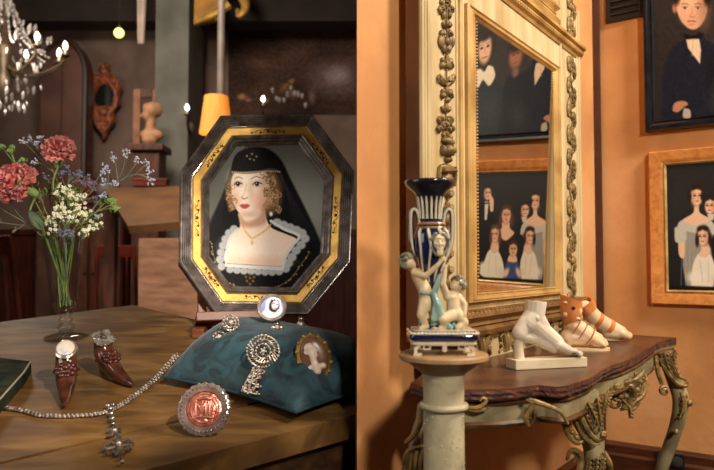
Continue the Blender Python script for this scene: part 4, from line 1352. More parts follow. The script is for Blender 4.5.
# pillar, pole, hanging cloth
bm = nb(); a0_, a1_ = P(156, 90, 8.0).x, P(189, 90, 8.0).x
box(bm, (a1_ - a0_, .75, H), ((a0_ + a1_) / 2, 8.25, H / 2))
struct('pillar', bm, mat('grey_green_plaster', (112, 112, 102), (92, 92, 84), scale=3, rough=0.8), smooth=False)
pp_ = P(221, 60, 6.4)
po = root('iron_post', Matrix.Translation((pp_.x, pp_.y, 0)), 'slim grey iron post rising from floor to ceiling behind the lamp', 'post')
bm = nb(); lathe(bm, [(.036, .0), (.036, H)], 14); mk('shaft', bm, mat('grey_iron_paint', (120, 108, 98), (92, 84, 76), scale=4, rough=0.5), po)
bm = nb(); lathe(bm, [(.07, .0), (.07, .03), (.045, .06)], 14); mk('base_flange', bm, m_brass, po)
cl = root('hanging_cloth', Matrix.Translation(P(141, 44, 7.7)), 'narrow pale cloth hanging down from above beside the pillar', 'cloth')
bm = nb()
for f in range(3):
    rr_ = []
    for j in range(9):
        t = j / 8
        w = .05 * (1.05 - .45 * (1 - t)) ; x = (f - 1) * .035 * (.6 + .4 * t)
        rr_.append([Vector((x + w * .5 * math.cos(q), .03 * math.sin(q) + .02 * (f % 2), t * (H - P(141, 44, 7.7).z))) for q in [2 * PI * i / 10 for i in range(10)]])
    rings_loft(bm, rr_)
mk('folds', bm, mat('pale_linen', (206, 188, 172), (170, 152, 138), scale=5, rough=0.8), cl)
# standing wooden screen and plaster bust on a plinth
Ysn = 8.0
sx0, sx1 = P(132, 100, Ysn).x, P(158, 100, Ysn).x
zs1 = P(140, 88, Ysn).z
scn = root('framed_screen', Matrix.Translation(((sx0 + sx1) / 2, Ysn, 0)), 'tall narrow wooden framed screen standing behind the bust', 'screen')
hw_ = (sx1 - sx0) / 2
for s in (-1, 1):
    bm = nb(); box(bm, (.08, .05, zs1), (s * (hw_ - .04), 0, zs1 / 2)); mk('stile', bm, mat('honey_wood', (168, 112, 74), (128, 80, 50), scale=6, rough=0.5), scn, smooth=False)
for zz in (zs1 - .05, .2):
    bm = nb(); box(bm, (2 * hw_ - .17, .05, .09), (0, 0, zz)); mk('rail', bm, m_walnut, scn, smooth=False)
bm = nb(); box(bm, (2 * hw_ - .165, .015, zs1 - .3), (0, 0, zs1 / 2 + .06)); mk('panel', bm, mat('dusky_screen_panel', (70, 54, 44), (52, 40, 34), scale=4, rough=0.7), scn, smooth=False)
Yb = 7.4; kb = W(Yb)
bo = P(150, 146, Yb)
pln = root('bust_plinth', Matrix.Translation((bo.x, bo.y, 0)), 'dark wooden plinth carrying the plaster bust', 'plinth')
bm = nb(); box(bm, (.36, .36, .12), (0, 0, .06)); box(bm, (.28, .28, bo.z - .2), (0, 0, (bo.z - .2) / 2 + .12)); mk('shaft', bm, m_walnut, pln, smooth=False)
bm = nb(); box(bm, (.38, .38, .075), (0, 0, bo.z - .04), bev=.015); mk('cap', bm, m_walnut, pln, smooth=False)
bu = root('plaster_bust', Matrix.Translation(bo), 'ochre plaster bust of a head and shoulders on a dark plinth by the pillar', 'bust')
m_bust = mat('ochre_plaster', (190, 142, 102), (150, 106, 74), scale=10, rough=0.6)
u = kb
pr = [('e', (-4.5 * u, -3 * u, 33 * u), (2 * u, 2 * u, 2.2 * u), None), ('e', (2 * u, 0, 36 * u), (7 * u, 8.5 * u, 9 * u), None), ('e', (-2 * u, -2 * u, 31 * u), (5 * u, 5.5 * u, 7 * u), None), ('c', (-8 * u, -3 * u, 31 * u), 1.4 * u, (-9.5 * u, -3 * u, 28.5 * u), 1.5 * u),
      ('c', (1 * u, 0, 27 * u), 4.6 * u, (0, 0, 17 * u), 5.2 * u), ('e', (1 * u, 0, 11 * u), (12 * u, 6.5 * u, 6.5 * u), None), ('e', (0, -1 * u, 6 * u), (8 * u, 6 * u, 6 * u), None), ('e', (5 * u, 3 * u, 37 * u), (6 * u, 6.5 * u, 8 * u), None), ('e', (-3 * u, -2 * u, 38 * u), (4 * u, 5 * u, 5 * u), None)]
bm = organic('b', pr, 1.1 * u, 3); mk('head_and_shoulders', bm, m_bust, bu)
bm = nb(); lathe(bm, [(7 * u, 0), (7 * u, 1.2 * u), (4 * u, 2 * u), (4 * u, 4 * u), (5 * u, 5 * u)], 20); mk('socle', bm, m_bust, bu)
# tapestry painting
Yt = 8.92
ta = P(226, -70, Yt); tb = P(420, 112, Yt)
tx0, tx1, tz0, tz1 = ta.x, -0.02, tb.z, min(ta.z, H - .02)
tap = root('dark_tapestry', MXZ(Vector(((tx0 + tx1) / 2, Yt + .06, (tz0 + tz1) / 2))), 'huge dark brown tapestry covering the upper far wall', 'tapestry')
w2, h2 = (tx1 - tx0) / 2, (tz1 - tz0) / 2
a = Art(226, -70, 357, 112, 150, 200, (74, 54, 44))
rt_ = random.Random(6)
for _ in range(60):
    a.ell(rt_.uniform(226, 357), rt_.uniform(-60, 112), rt_.uniform(5, 22), rt_.uniform(6, 26), rt_.choice([(58, 42, 36), (88, 64, 52), (66, 46, 38), (48, 36, 32), (98, 72, 58)]), 0.9, rt_.uniform(0, 3), 0.6)
a.ell(336, 42, 20, 24, (150, 130, 126), 1.0, a=.8); a.ell(340, 36, 9, 12, (184, 164, 162), 1.0, a=.7)  # pale sheen painted into the tapestry colours
a.ell(290, 50, 3, 6, (150, 124, 60), .6, .5); a.ell(284, 60, 3, 8, (128, 104, 56), .7, .3); a.ell(240, 78, 4, 5, (176, 136, 98), .6); a.ell(247, 84, 3, 4, (160, 104, 84), .6); a.ell(312, 78, 3, 10, (122, 100, 92), .8)
a.ell(292, 72, 6, 8, (112, 86, 78), .8)
a.noise(4, 2)
a.mesh('woven_picture', paint_mat('dull_wool', 0.85, 0.1), lambda x, y: Vector((-w2 + 2 * w2 * (x - 226) / 131, h2 - 2 * h2 * (y + 70) / 182, .0)), tap)
bm = nb(); prism(bm, [(-w2, -h2), (w2, -h2), (w2, h2), (-w2, h2)], -.05, -.004); mk('lining', bm, m_panel, tap, smooth=False)
# gilded cartouche high on the wall
gf = root('gilded_cartouche', Matrix.Translation(P(212, 6, 7.9)), 'gilded carved cartouche with a scrolled end hanging near the top of the room', 'cartouche')
kg = W(7.9)
bm = nb(); prism(bm, [(-17 * kg, -20 * kg), (10 * kg, -14 * kg), (14 * kg, 25 * kg), (-17 * kg, 25 * kg)], -.04, .04)
bm.transform(basis(Vector((1, 0, 0)), Vector((0, 0, 1)), Vector((0, -1, 0)), Vector((0, 0, 0))))
mk('panel', bm, mat('dim_gilding', (170, 122, 50), (120, 84, 32), scale=6, rough=0.45, metal=0.5), gf, smooth=False)
bm = nb(); tube(bm, [(14 * kg, -.05, 24 * kg), (30 * kg, -.06, 10 * kg), (34 * kg, -.06, -4 * kg), (28 * kg, -.06, -12 * kg), (26 * kg, -.05, -5 * kg)], [.09, .075, .05, .035, .02], 8)
tube(bm, [(-16 * kg, -.05, -18 * kg), (0, -.07, -12 * kg), (18 * kg, -.06, 0 * kg)], [.03, .05, .06], 8)
mk('scroll', bm, m_gold, gf)
# standard lamp
lo_ = P(216, 134, 5.6); kl = W(5.6)
lamp = root('floor_lamp', Matrix.Translation((lo_.x, lo_.y, 0)), 'tall lamp with a glowing amber pleated shade behind the portrait', 'lamp')
z0 = lo_.z
m_shade = mat('glowing_amber_shade', (236, 160, 80), (214, 130, 54), scale=30, rough=0.7, kind='noise', stretch=(3, 3, .2), emit=(255, 150, 48), strength=0.6)
bm = nb()
rr_ = []
for q, zz in ((16.5, 0), (15.8, 4), (13.5, 22), (11.5, 38), (10.8, 38), (12.8, 22), (15.2, 4), (15.9, 0)):
    rr_.append([Vector(((q + (.25 if i % 2 else -.1)) * kl * math.cos(2 * PI * i / 64), (q + (.25 if i % 2 else -.1)) * kl * math.sin(2 * PI * i / 64), z0 + zz * kl)) for i in range(64)])
rings_loft(bm, rr_, loop=True); mk('lamp_shade', bm, m_shade, lamp, angle=60)
bm = nb(); lathe(bm, [(.16, 0), (.16, .02), (.03, .05), (.014, .08), (.014, z0 + .1), (.02, z0 + .12)], 16); mk('stand', bm, m_brass, lamp)
bm = nb(); ball(bm, (0, 0, z0 + .17), .035); mk('bulb', bm, m_bulb, lamp)
# wall sconces
def sconce(px_, py_, Y, label, crystals):
    o = P(px_, py_ + 5, Y)
    r = root('wall_sconce', Matrix.Translation(o), label, 'sconce')
    back = 8.0 - Y if px_ < 200 else 8.86 - Y
    bm = nb(); tube(bm, [(0, back, -.12), (0, back * .5, -.16), (0, 0, -.08), (0, 0, 0)], .012, 6); lathe(bm, [(.012, -.005), (.04, .0), (.012, .012)], 10); ball(bm, (0, back - .01, -.12), (.05, .02, .08)); mk('bracket', bm, m_brass, r)
    bm = nb(); lathe(bm, [(.013, .01), (.013, .05)], 10); s_ = mk('candle_sleeve', bm, m_sleeve, r)
    bm = nb(); lathe(bm, [(.005, .05), (.022, .07), (.025, .085), (.014, .115), (.003, .13)], 10); mk('bulb', bm, m_bulb, s_)
    for i in range(crystals):
        bm = nb(); x = .12 + .045 * i; z = .20 - .10 * math.sin(i * .75) - (.10 if i > 5 else 0)
        lathe(bm, [(.001, -.05), (.026, -.01), (.018, .02), (.001, .03)], 6, (x, rc.uniform(-.05, .05), z + rc.uniform(-.05, .05))); mk('crystal_drop', bm, m_crys, r)
    if crystals:
        bm = nb(); tube(bm, [(0, 0, -.06), (.2, 0, .3), (.4, 0, .22), (.56, 0, .08)], .01, 5); mk('branch', bm, m_brass, r)
sconce(187, 110, 7.85, 'single lit candle sconce fixed to the grey green pillar', 0)
sconce(263, 101, 8.3, 'lit candle sconce hung with crystals in front of the tapestry', 10)
# sloped desk
dk = root('sloped_desk', Matrix.Translation((-1.9, 5.4, 0)), 'brown desk with a sloping top and pale lit end panel behind the flowers', 'desk')
m_dtop = mat('tan_desk_top', (116, 82, 48), (88, 60, 34), scale=3, rough=0.55)
m_dside = mat('lit_pinkish_wood', (178, 134, 104), (138, 98, 74), scale=5, rough=0.6, stretch=(1, 1, 4))  # end panel's lit look is put into this paler colour
q4 = [P(128, 226, 4.9), P(250, 216, 4.9), P(250, 184, 6.0), P(104, 188, 6.0)]
nrm = (q4[1] - q4[0]).cross(q4[3] - q4[0]).normalized()
bm = nb()
va = [bm.verts.new(v) for v in q4]; vb = [bm.verts.new(v - nrm * .06) for v in q4]
bm.faces.new(va); bm.faces.new(vb[::-1])
for i in range(4): bm.faces.new((va[i], vb[i], vb[(i + 1) % 4], va[(i + 1) % 4]))
mk('sloping_top', bm, m_dtop, dk, world=True, smooth=False)
bm = nb()
p0, p1 = P(139, 230, 5.0), P(215, 226, 5.0)
prism(bm, [(p0.x, p0.y), (p1.x, p1.y), (p1.x, p1.y + .05), (p0.x, p0.y + .05)], 0.0, p0.z - .06)
mk('end_panel', bm, m_dside, dk, world=True, smooth=False)
for q in (P(112, 190, 5.85), P(246, 190, 5.85)):
    bm = nb(); box(bm, (.09, .09, q.z - .1), (q.x, q.y, (q.z - .1) / 2)); mk('leg', bm, m_walnut, dk, world=True, smooth=False)
rbk = root('red_box', Matrix.Translation(P(150, 186, 6.0) + Vector((0, .03, 0))), 'long dull red box resting along the upper edge of the sloped desk', 'box')
bm = nb(); box(bm, (.30, .1, .05), (0, 0, .022), bev=.008); mk('box_body', bm, mat('dull_red_leather', (122, 54, 42), (88, 38, 30), scale=10, rough=0.5), rbk, smooth=False)
bm = nb(); box(bm, (.31, .11, .02), (0, 0, .056), bev=.005); mk('lid', bm, mat('dull_red_lid', (132, 62, 48), (96, 44, 34), scale=10, rough=0.5), rbk, smooth=False)
# high-backed chairs
m_chair = mat('mahogany_chair', (104, 38, 20), (70, 24, 14), scale=5, rough=0.4)
def chair(px_, Y, rz, label):
    b_ = P(px_, 264, Y)
    r = root('dining_chair', Matrix.Translation((b_.x, b_.y, 0)) @ Matrix.Rotation(rz, 4, 'Z'), label, 'chair')
    bm = nb(); box(bm, (.46, .44, .06), (0, 0, .45), bev=.015); mk('seat', bm, mat('dark_red_seat', (96, 26, 20), rough=0.7), r, smooth=False)
    for sx in (-1, 1):
        bm = nb(); tube(bm, [(sx * .19, -.18, .42), (sx * .19, -.18, .2), (sx * .2, -.19, 0)], [.022, .018, .022], 8); mk('leg', bm, m_chair, r)
        bm = nb(); tube(bm, [(sx * .19, .24, 0), (sx * .19, .20, .45), (sx * .18, .24, .9), (sx * .17, .30, 1.28)], [.024, .022, .02, .018], 8); mk('back_post', bm, m_chair, r)
    bm = nb(); box(bm, (.36, .03, .12), (0, .295, 1.22), bev=.01); mk('crest_rail', bm, m_chair, r, smooth=False)
    bm = nb(); box(bm, (.34, .03, .05), (0, .22, .62), bev=.01); mk('lower_rail', bm, m_chair, r, smooth=False)
    for j in (-1, 0, 1):
        bm = nb(); tube(bm, [(j * .1, .225, .63), (j * .1, .25, .9), (j * .1, .29, 1.18)], .012, 6); mk('spindle', bm, m_chair, r)
chair(30, 4.6, 2.7, 'mahogany chair with its back turned, seen past the vase')
chair(121, 6.2, .5, 'mahogany chair tucked beside the sloped desk')
# tall cabinet with a red jar
cb0, cb1 = P(62, 200, 8.0), P(126, 200, 8.0)
cab = root('low_cabinet', Matrix.Translation(((cb0.x + cb1.x) / 2, 8.0, 0)), 'dark cabinet below the carved wall mirror', 'cabinet')
wd = cb1.x - cb0.x
bm = nb(); box(bm, (wd, .45, cb0.z - .05), (0, .1, (cb0.z - .05) / 2)); mk('carcass', bm, m_redwood, cab, smooth=False)
bm = nb(); box(bm, (wd + .06, .5, .05), (0, .1, cb0.z - .025), bev=.01); mk('cabinet_top', bm, m_walnut, cab, smooth=False)
for s in (-1, 1):
    bm = nb(); box(bm, (wd / 2 - .04, .02, cb0.z - .3), (s * wd / 4, -.136, cb0.z / 2)); d_ = mk('door', bm, m_walnut, cab, smooth=False)
    bm = nb(); ball(bm, (s * .05, -.155, 1.0), .016); mk('knob', bm, m_brass, d_)
jr = P(89, 199.5, 8.0)
j = root('red_jar', Matrix.Translation(jr), 'dull red lidded jar standing on the dark cabinet', 'jar')
bm = nb(); lathe(bm, [(.06, 0), (.12, .06), (.14, .14), (.1, .22), (.08, .23)], 20); mk('jar_body', bm, mat('red_glazed_jar', (128, 60, 44), (96, 44, 34), scale=6, rough=0.35), j)
bm = nb(); lathe(bm, [(.085, .23), (.09, .245), (.03, .28), (.02, .31)], 20); mk('lid', bm, m_brass, j)
j = root('grey_jug', Matrix.Translation(P(106, 199.5, 8.0)), 'grey stoneware jug standing on the dark cabinet', 'jug')
bm = nb(); lathe(bm, [(.07, 0), (.11, .05), (.11, .12), (.06, .2), (.07, .25)], 20); mk('jug_body', bm, mat('grey_stoneware', (110, 106, 104), (84, 80, 80), scale=8, rough=0.5), j)
bm = nb(); tube(bm, [(.065, 0, .22), (.14, 0, .2), (.15, 0, .12), (.11, 0, .08)], .014, 6); mk('handle', bm, m_walnut, j)

# ================================================================== trumeau mirror on the ochre wall
m_cream = mat('aged_cream_paint', (208, 188, 146), (172, 146, 100), scale=5, rough=0.55, bump=0.1, detail=9, stretch=(3, 3, .6))
m_olive = mat('olive_gilt_carving', (142, 116, 70), (98, 76, 42), scale=22, rough=0.5, metal=0.15)
m_tgold = mat('worn_gilt_moulding', (206, 168, 104), (164, 124, 68), scale=10, rough=0.42, metal=0.2)
m_dtrim = mat('brown_gilt_base', (134, 98, 54), (94, 66, 36), scale=14, rough=0.45, metal=0.15)
OF = 0.066
ZT = ZC - 0.2375                       # console top
def ax_(px_, o=OF): return A(px_, 200, o)[0]
def az(px_, py_, o=OF): return A(px_, py_, o)[1]
aL, aL1, aL2, aL3 = ax_(421), ax_(433), ax_(456), ax_(465)
aG0, aG1 = ax_(475.5), ax_(553.5)
aR0, aR1, aR2, aR3 = ax_(559), ax_(564), ax_(577), ax_(580)
zGt = (az(476.4, 23) + az(553.6, 72.5)) / 2
zGb = (az(474, 297) + az(553.5, 288)) / 2
zFt = (az(467, 7) + az(558, 68)) / 2
zFb = (az(464.7, 304) + az(556, 293)) / 2
zLd = (az(459, 320) + az(558.6, 303)) / 2
zBs = (az(475.7, 333) + az(565, 316)) / 2
zCo = (az(495, 0) + az(578, 53)) / 2
zTop = az(440, -120)
tru = root('trumeau_mirror', MA @ Matrix.Translation(((aL + aR3) / 2, 0, ZT)), 'tall cream and gilt carved mirror standing on the console table', 'mirror')
def mkA(name, bm, m, par, **kw):
    bm.transform(MA)
    return mk(name, bm, m, par, world=True, **kw)
def bxA(bm, a0, a1, o0, o1, z0, z1, bev=0.0):
    box(bm, (a1 - a0, o1 - o0, z1 - z0), ((a0 + a1) / 2, -(o0 + o1) / 2, (z0 + z1) / 2), bev=bev)
bm = nb()
bxA(bm, aL, aG0 + .002, .036, OF, zBs, zTop)
bxA(bm, aG1 - .002, aR3, .036, OF, zBs, zTop)
bxA(bm, aG0 + .0021, aG1 - .0021, .036, OF, zGt - .002, zTop)
bxA(bm, aG0 + .0021, aG1 - .0021, .036, OF, zBs, zGb + .002)
mkA('painted_body', bm, m_cream, tru, smooth=False)
bm = nb(); bxA(bm, aG0 - .03, aG1 + .03, .0305, .0355, zBs, zTop)
mkA('back_board', bm, m_panel, tru, smooth=False)
bm = nb(); bxA(bm, aL - .003, aL - .0002, .03, OF - .004, zBs, zTop)
mkA('side_board', bm, mat('bare_brown_side_wood', (104, 66, 40), (78, 48, 28), scale=8, rough=.7), tru, smooth=False)
# looking glass, hung tipping very slightly forward
bm = nb()
gz0, gz1 = zGb - .001, zGt + .001
tl_ = 0.009
vsq = [(aG0 + .001, 0.060 - tl_, gz0), (aG1 - .001, 0.060 - tl_, gz0), (aG1 - .001, 0.060 + tl_, gz1), (aG0 + .001, 0.060 + tl_, gz1)]
f_ = [bm.verts.new((a_, -o_, z_)) for a_, o_, z_ in vsq]; b_ = [bm.verts.new((a_, -o_ + .004, z_)) for a_, o_, z_ in vsq]
bm.faces.new(f_); bm.faces.new(b_[::-1])
for i in range(4): bm.faces.new((f_[i], b_[i], b_[(i + 1) % 4], f_[(i + 1) % 4]))
m_mir = mat('old_looking_glass', (214, 208, 200), rough=0.012, metal=1.0)
mkA('looking_glass', bm, m_mir, tru, smooth=False)
# gilt sight frame
rect = lambda a0, a1, z0, z1: [(a0, z0), (a1, z0), (a1, z1), (a0, z1)]
mA_ = lambda p, h: Vector((p[0], -h, p[1]))
ginner = rect(aG0, aG1, zGb, zGt)
wl = aG0 - aL3
bm = nb()
go = rect(aL3, aR0 - .004, zFb, zFt)
def frame2(bm, outer, inner, prof):
    rr = []
    for t, h in prof:
        rr.append([mA_((o[0] + (i[0] - o[0]) * t, o[1] + (i[1] - o[1]) * t), h) for o, i in zip(outer, inner)])
    rings_loft(bm, rr, loop=True)
frame2(bm, go, ginner, [(0, OF - .002), (0, OF + .010), (.12, OF + .014), (.28, OF + .010), (.4, OF + .013), (.62, OF + .012), (.8, OF + .006), (.86, OF + .007), (1, OF + .003), (1, OF - .002)])
sf = mkA('gilt_sight_frame', bm, m_tgold, tru, angle=25)
bm = nb()
for s0, s1 in (((aG0 + .004, zGb), (aG0 + .004, zGt)), ((aG1 - .004, zGb), (aG1 - .004, zGt)), ((aG0, zGb + .004), (aG1, zGb + .004))):
    nn = int(math.hypot(s1[0] - s0[0], s1[1] - s0[1]) / .0085)
    for i in range(nn):
        t = (i + .5) / nn
        ico(bm, (s0[0] + (s1[0] - s0[0]) * t, -OF - .004, s0[1] + (s1[1] - s0[1]) * t), .0032, 1)
mkA('bead_moulding', bm, m_tgold, sf)
# fluted mouldings on the stiles
def vmould(a0, a1, z0, z1, lines, name='stile_moulding', m_=None):
    bm = nb()
    for t, r in lines:
        a_ = a0 + (a1 - a0) * t
        tube(bm, [Vector((a_, -OF, z0)), Vector((a_, -OF, z1))], r, 8, smooth=False)
    return mkA(name, bm, m_ or m_cream, tru)
vmould(aL, aL1, zBs, zTop, ((.08, .007), (.35, .005), (.55, .008), (.8, .004)))
vmould(aL2, aL3, zBs, zTop, ((.1, .005), (.8, .005))); vmould(aL2, aL3, zBs, zTop, ((.45, .009),), m_=m_tgold)
vmould(aR0, aR1, zBs, zTop, ((.5, .007),))
vmould(aR2, aR3, zBs, zTop, ((.2, .006), (.8, .009)))
# cornice
bm = nb()
cz = zCo
prof = [(0.036, cz - .006), (OF + .004, cz - .006), (OF + .008, cz + .002), (OF + .016, cz + .008), (OF + .017, cz + .02), (OF + .026, cz + .026), (OF + .026, cz + .036), (OF + .016, cz + .040), (OF + .008, cz + .046), (.036, cz + .046)]
rings_loft(bm, [[Vector((a_, -o_, z_)) for o_, z_ in prof] for a_ in (aL2, aR3 + .010)])
mkA('cornice', bm, m_tgold, tru, angle=25)
bm = nb()
nd = 60
for i in range(nd):
    a_ = aL2 + (aR3 + .01 - aL2) * (i + .5) / nd
    ico(bm, (a_, -OF - .017, cz + .014), .0045, 1)
mkA('egg_moulding', bm, m_tgold, tru)
# upper panel with gilt frame
zP0 = (az(558.3, 28) + az(540, 14)) / 2
bm = nb()
aU1 = ax_(559); aU0 = aG0 + .02
frame2(bm, rect(aU0, aU1, zP0, zTop - .05), rect(aU0 + .05, aU1 - .05, zP0 + .05, zTop - .1), [(0, OF - .001), (0, OF + .012), (.3, OF + .018), (.6, OF + .008), (.8, OF + .014), (1, OF + .002), (1, OF - .001)])
mkA('upper_panel_frame', bm, m_tgold, tru, angle=25)
# base ledges and carved plinth
bm = nb()
prof = [(0.036, zBs - .004), (OF + .02, zBs - .004), (OF + .024, zBs + .008), (OF + .012, zBs + .018), (OF + .018, (zBs + zLd) / 2), (OF + .012, zLd - .012), (OF + .026, zLd), (OF + .022, zLd + .012), (OF - .001, zLd + .018), (.036, zLd + .018)]
rings_loft(bm, [[Vector((a_, -o_, z_)) for o_, z_ in prof] for a_ in (ax_(432), aR3 + .012)])
led = mkA('base_ledge', bm, m_dtrim, tru, angle=25)
bm = nb()
nd = 46
for i in range(nd):
    a_ = ax_(433) + (aR3 - ax_(433)) * (i + .5) / nd
    ball(bm, (a_, -OF - .02, zLd + .006), (.008, .008, .011), Euler((0, .5, 0)).to_matrix(), 6, 4)
mkA('leaf_moulding', bm, m_dtrim, led)
bm = nb(); bxA(bm, ax_(433), aR3 - .003, .036, OF + .004, ZT + .0006, zBs - .0045)
pb = mkA('carved_plinth', bm, m_cream, tru, smooth=False)
bm = nb()
hz = zBs - ZT
for i in range(7):
    bm = nb()
    a_ = ax_(440) + .05 + i * (aR3 - ax_(440) - .1) / 6
    zc_ = ZT + hz * .5
    for s in (-1, 1):
        tube(bm, [(a_ + s * .006, -OF - .006, ZT + hz * .12), (a_ + s * .016, -OF - .009, zc_), (a_ + s * .03, -OF - .009, ZT + hz * .82), (a_ + s * .046, -OF - .008, ZT + hz * .7), (a_ + s * .04, -OF - .008, ZT + hz * .52)], [.004, .006, .005, .004, .003], 6)
        tube(bm, [(a_ + s * .05, -OF - .006, ZT + hz * .15), (a_ + s * .036, -OF - .009, ZT + hz * .3), (a_ + s * .044, -OF - .008, ZT + hz * .42)], [.003, .005, .003], 6)
    ball(bm, (a_, -OF - .008, zc_), (.008, .008, hz * .3), None, 8, 6)
    tube(bm, [(a_ - .02, -OF - .005, ZT + hz * .14), (a_ + .02, -OF - .005, ZT + hz * .14)], .003, 5, smooth=False)
    mkA('acanthus_relief', bm, m_olive, pb)
# carved drops on the stiles
class Rel:
    def __init__(s, o=OF): s.bm = nb(); s.o = o
    def p(s, x, y, h=0.0):
        a_, z_ = A(x, y, s.o); return Vector((a_, -s.o - h, z_))
    def sc(s, x, y):
        a1, z1 = A(x - .5, y, s.o); a2, z2 = A(x + .5, y, s.o); a3, z3 = A(x, y - .5, s.o); a4, z4 = A(x, y + .5, s.o)
        return a2 - a1, z3 - z4
    def e(s, x, y, w, h, d=.012, rot=0.0, lift=.003):
        sx, sz = s.sc(x, y)
        ball(s.bm, s.p(x, y, lift), (w * sx, d, h * sz), Euler((0, rot, 0)).to_matrix(), 10, 7)
    def t(s, pts, r, lift=.004):
        tube(s.bm, [s.p(x, y, lift) for x, y in pts], r, 6)
def leaf(R_, x, y, ln, w, ang, d=.007, lift=.003, base=True):
    """leaf of length ln px starting at x,y and growing along ang (0 = up, clockwise)"""
    cx, cy = x + math.sin(ang) * ln * .5, y - math.cos(ang) * ln * .5
    sx, sz = R_.sc(cx, cy)
    ball(R_.bm, R_.p(cx, cy, lift), (w * sx, d, ln * .5 * sz), Euler((0, ang * (sx / sz) ** .5, 0)).to_matrix(), 10, 7)
    ball(R_.bm, R_.p(x + math.sin(ang) * ln * .45, y - math.cos(ang) * ln * .45, lift + d * .7), (w * .3 * sx, d * .5, ln * .42 * sz), Euler((0, ang * (sx / sz) ** .5, 0)).to_matrix(), 6, 5)
def flower(R_, x, y, w, d=.006, n_=7):
    for i in range(n_):
        t = 2 * PI * i / n_ + .3
        leaf(R_, x, y, w * 1.15, w * .3, t, d)
    R_.e(x, y, w * .3, w * .3, d * 1.8)
def husk(R_, x, y, h, w, n_=3):
    for k in range(n_):
        t = (k - (n_ - 1) / 2) * .75
        leaf(R_, x, y + h * .5, h * (1 - .12 * abs(t)), w * .34, t, .007)
    for s in (-1, 1):
        R_.t([(x, y + h * .45), (x + s * w * .5, y + h * .1), (x + s * w * .95, y - h * .05), (x + s * w * .9, y + h * .2)], [.002, .0035, .003, .0015])
R_ = Rel()
spine = [(445, -40), (446, -10), (445, 20), (446, 50), (445, 75), (445.5, 100), (444.5, 112), (444, 136)]
R_.t(spine, .0022)
flower(R_, 444, 3, 6); flower(R_, 440.5, 10, 4); flower(R_, 449, 10, 4); husk(R_, 445, -16, 14, 6); flower(R_, 445, -34, 6)
for s in (-1, 1): leaf(R_, 445, 12, 9, 1.6, s * 2.4)
husk(R_, 445.5, 24, 9, 4)
for s in (-1, 1):
    leaf(R_, 445, 38, 13, 2.6, s * 2.2); leaf(R_, 445, 36, 9, 2.2, s * 1.2); leaf(R_, 445, 44, 11, 2.2, s * 2.7)
R_.e(445, 42, 2.4, 5, .010)
husk(R_, 445.5, 60, 11, 5, 5); R_.e(445.5, 65, 4.2, 4.6, .009)
for s in (-1, 1):
    R_.t([(445.5, 86), (445 + s * 4, 82), (445 + s * 7, 76), (445 + s * 8.6, 79), (445 + s * 7, 83)], [.003, .005, .005, .003, .002]); leaf(R_, 445, 84, 11, 2.2, s * .9)
husk(R_, 445.5, 91, 10, 5, 5); leaf(R_, 445.5, 96, 9, 1.6, 3.0)
husk(R_, 444.5, 108, 9, 4, 3)
for s in (-1, 1):
    flower(R_, 444 + s * 4.5, 120, 3.8); flower(R_, 444 + s * 6, 129, 3.2); leaf(R_, 444, 122, 9, 1.6, s * 1.9)
flower(R_, 444, 126, 4.4); flower(R_, 444, 135, 3.6)
mkA('flower_drop', R_.bm, m_olive, tru)
R_ = Rel()
R_.e(446, 142, 5.8, 4.4, .016); R_.e(446, 151, 4.0, 6.6, .02); R_.e(441.2, 150, 1.6, 5.4, .011); R_.e(450.8, 150, 1.6, 5.4, .011)
for k in range(5): leaf(R_, 446, 140, 7, 1.4, -.9 + .45 * k)
R_.e(444.6, 151, .8, .6, .024); R_.e(447.6, 151, .8, .6, .024); R_.e(446.1, 153, .7, 1.9, .026); R_.e(446.1, 156, 1.3, .5, .023)
R_.e(446, 160, 2.2, 3.4, .014); R_.e(445.5, 169, 7.6, 5, .014); R_.e(442.4, 171, 2.6, 3, .02); R_.e(449.2, 171, 2.6, 3, .02); R_.e(445.5, 180, 5, 7, .014)
R_.t([(438.6, 167), (437.2, 176), (438.4, 186)], [.006, .005, .004]); R_.t([(452.8, 167), (454, 176), (453, 186)], [.006, .005, .004])
for y in (192, 206, 220, 236, 252, 268, 284): husk(R_, 446, y, 12, 5, 3)
R_.t([(446, 186), (446, 296)], .003)
mkA('carved_herm', R_.bm, m_olive, tru)
def side_drop(ys):
    R_ = Rel()
    R_.t([(570.5 + 1.2 * math.sin(y * .22), y) for y in ys], .0026)
    for i, y in enumerate(ys[::3]):
        s = 1 if i % 2 else -1
        leaf(R_, 570.5, y, 8, 1.9, s * .8); leaf(R_, 570.5, y + 2, 7, 1.7, -s * 2.3)
        R_.t([(570.5, y + 5), (570.5 + s * 3.4, y + 3), (570.5 + s * 3.6, y - 1)], [.0015, .003, .0015])
        if i % 3 == 0: flower(R_, 570.5, y + 3, 4.6); leaf(R_, 570.5, y + 1, 9, 1.8, 0)
        if i % 3 == 1: R_.e(570.5 - s * 1.2, y + 5, 1.8, 3.6, .008)
    mkA('leaf_drop', R_.bm, m_olive, tru)
side_drop(list(np.arange(64, 296, 4.0))); side_drop(list(np.arange(-44, 40, 4.0)))
R_ = Rel()
R_.t([(520, -8), (530, -3), (538, 0), (546, 3), (552, -2), (548, -10), (541, -8)], [.003, .005, .006, .005, .004, .003]); flower(R_, 534, -8, 4); leaf(R_, 540, 0, 9, 2, 1.2); leaf(R_, 530, -4, 9, 2, 2.2)
mkA('panel_scroll', R_.bm, m_olive, tru)

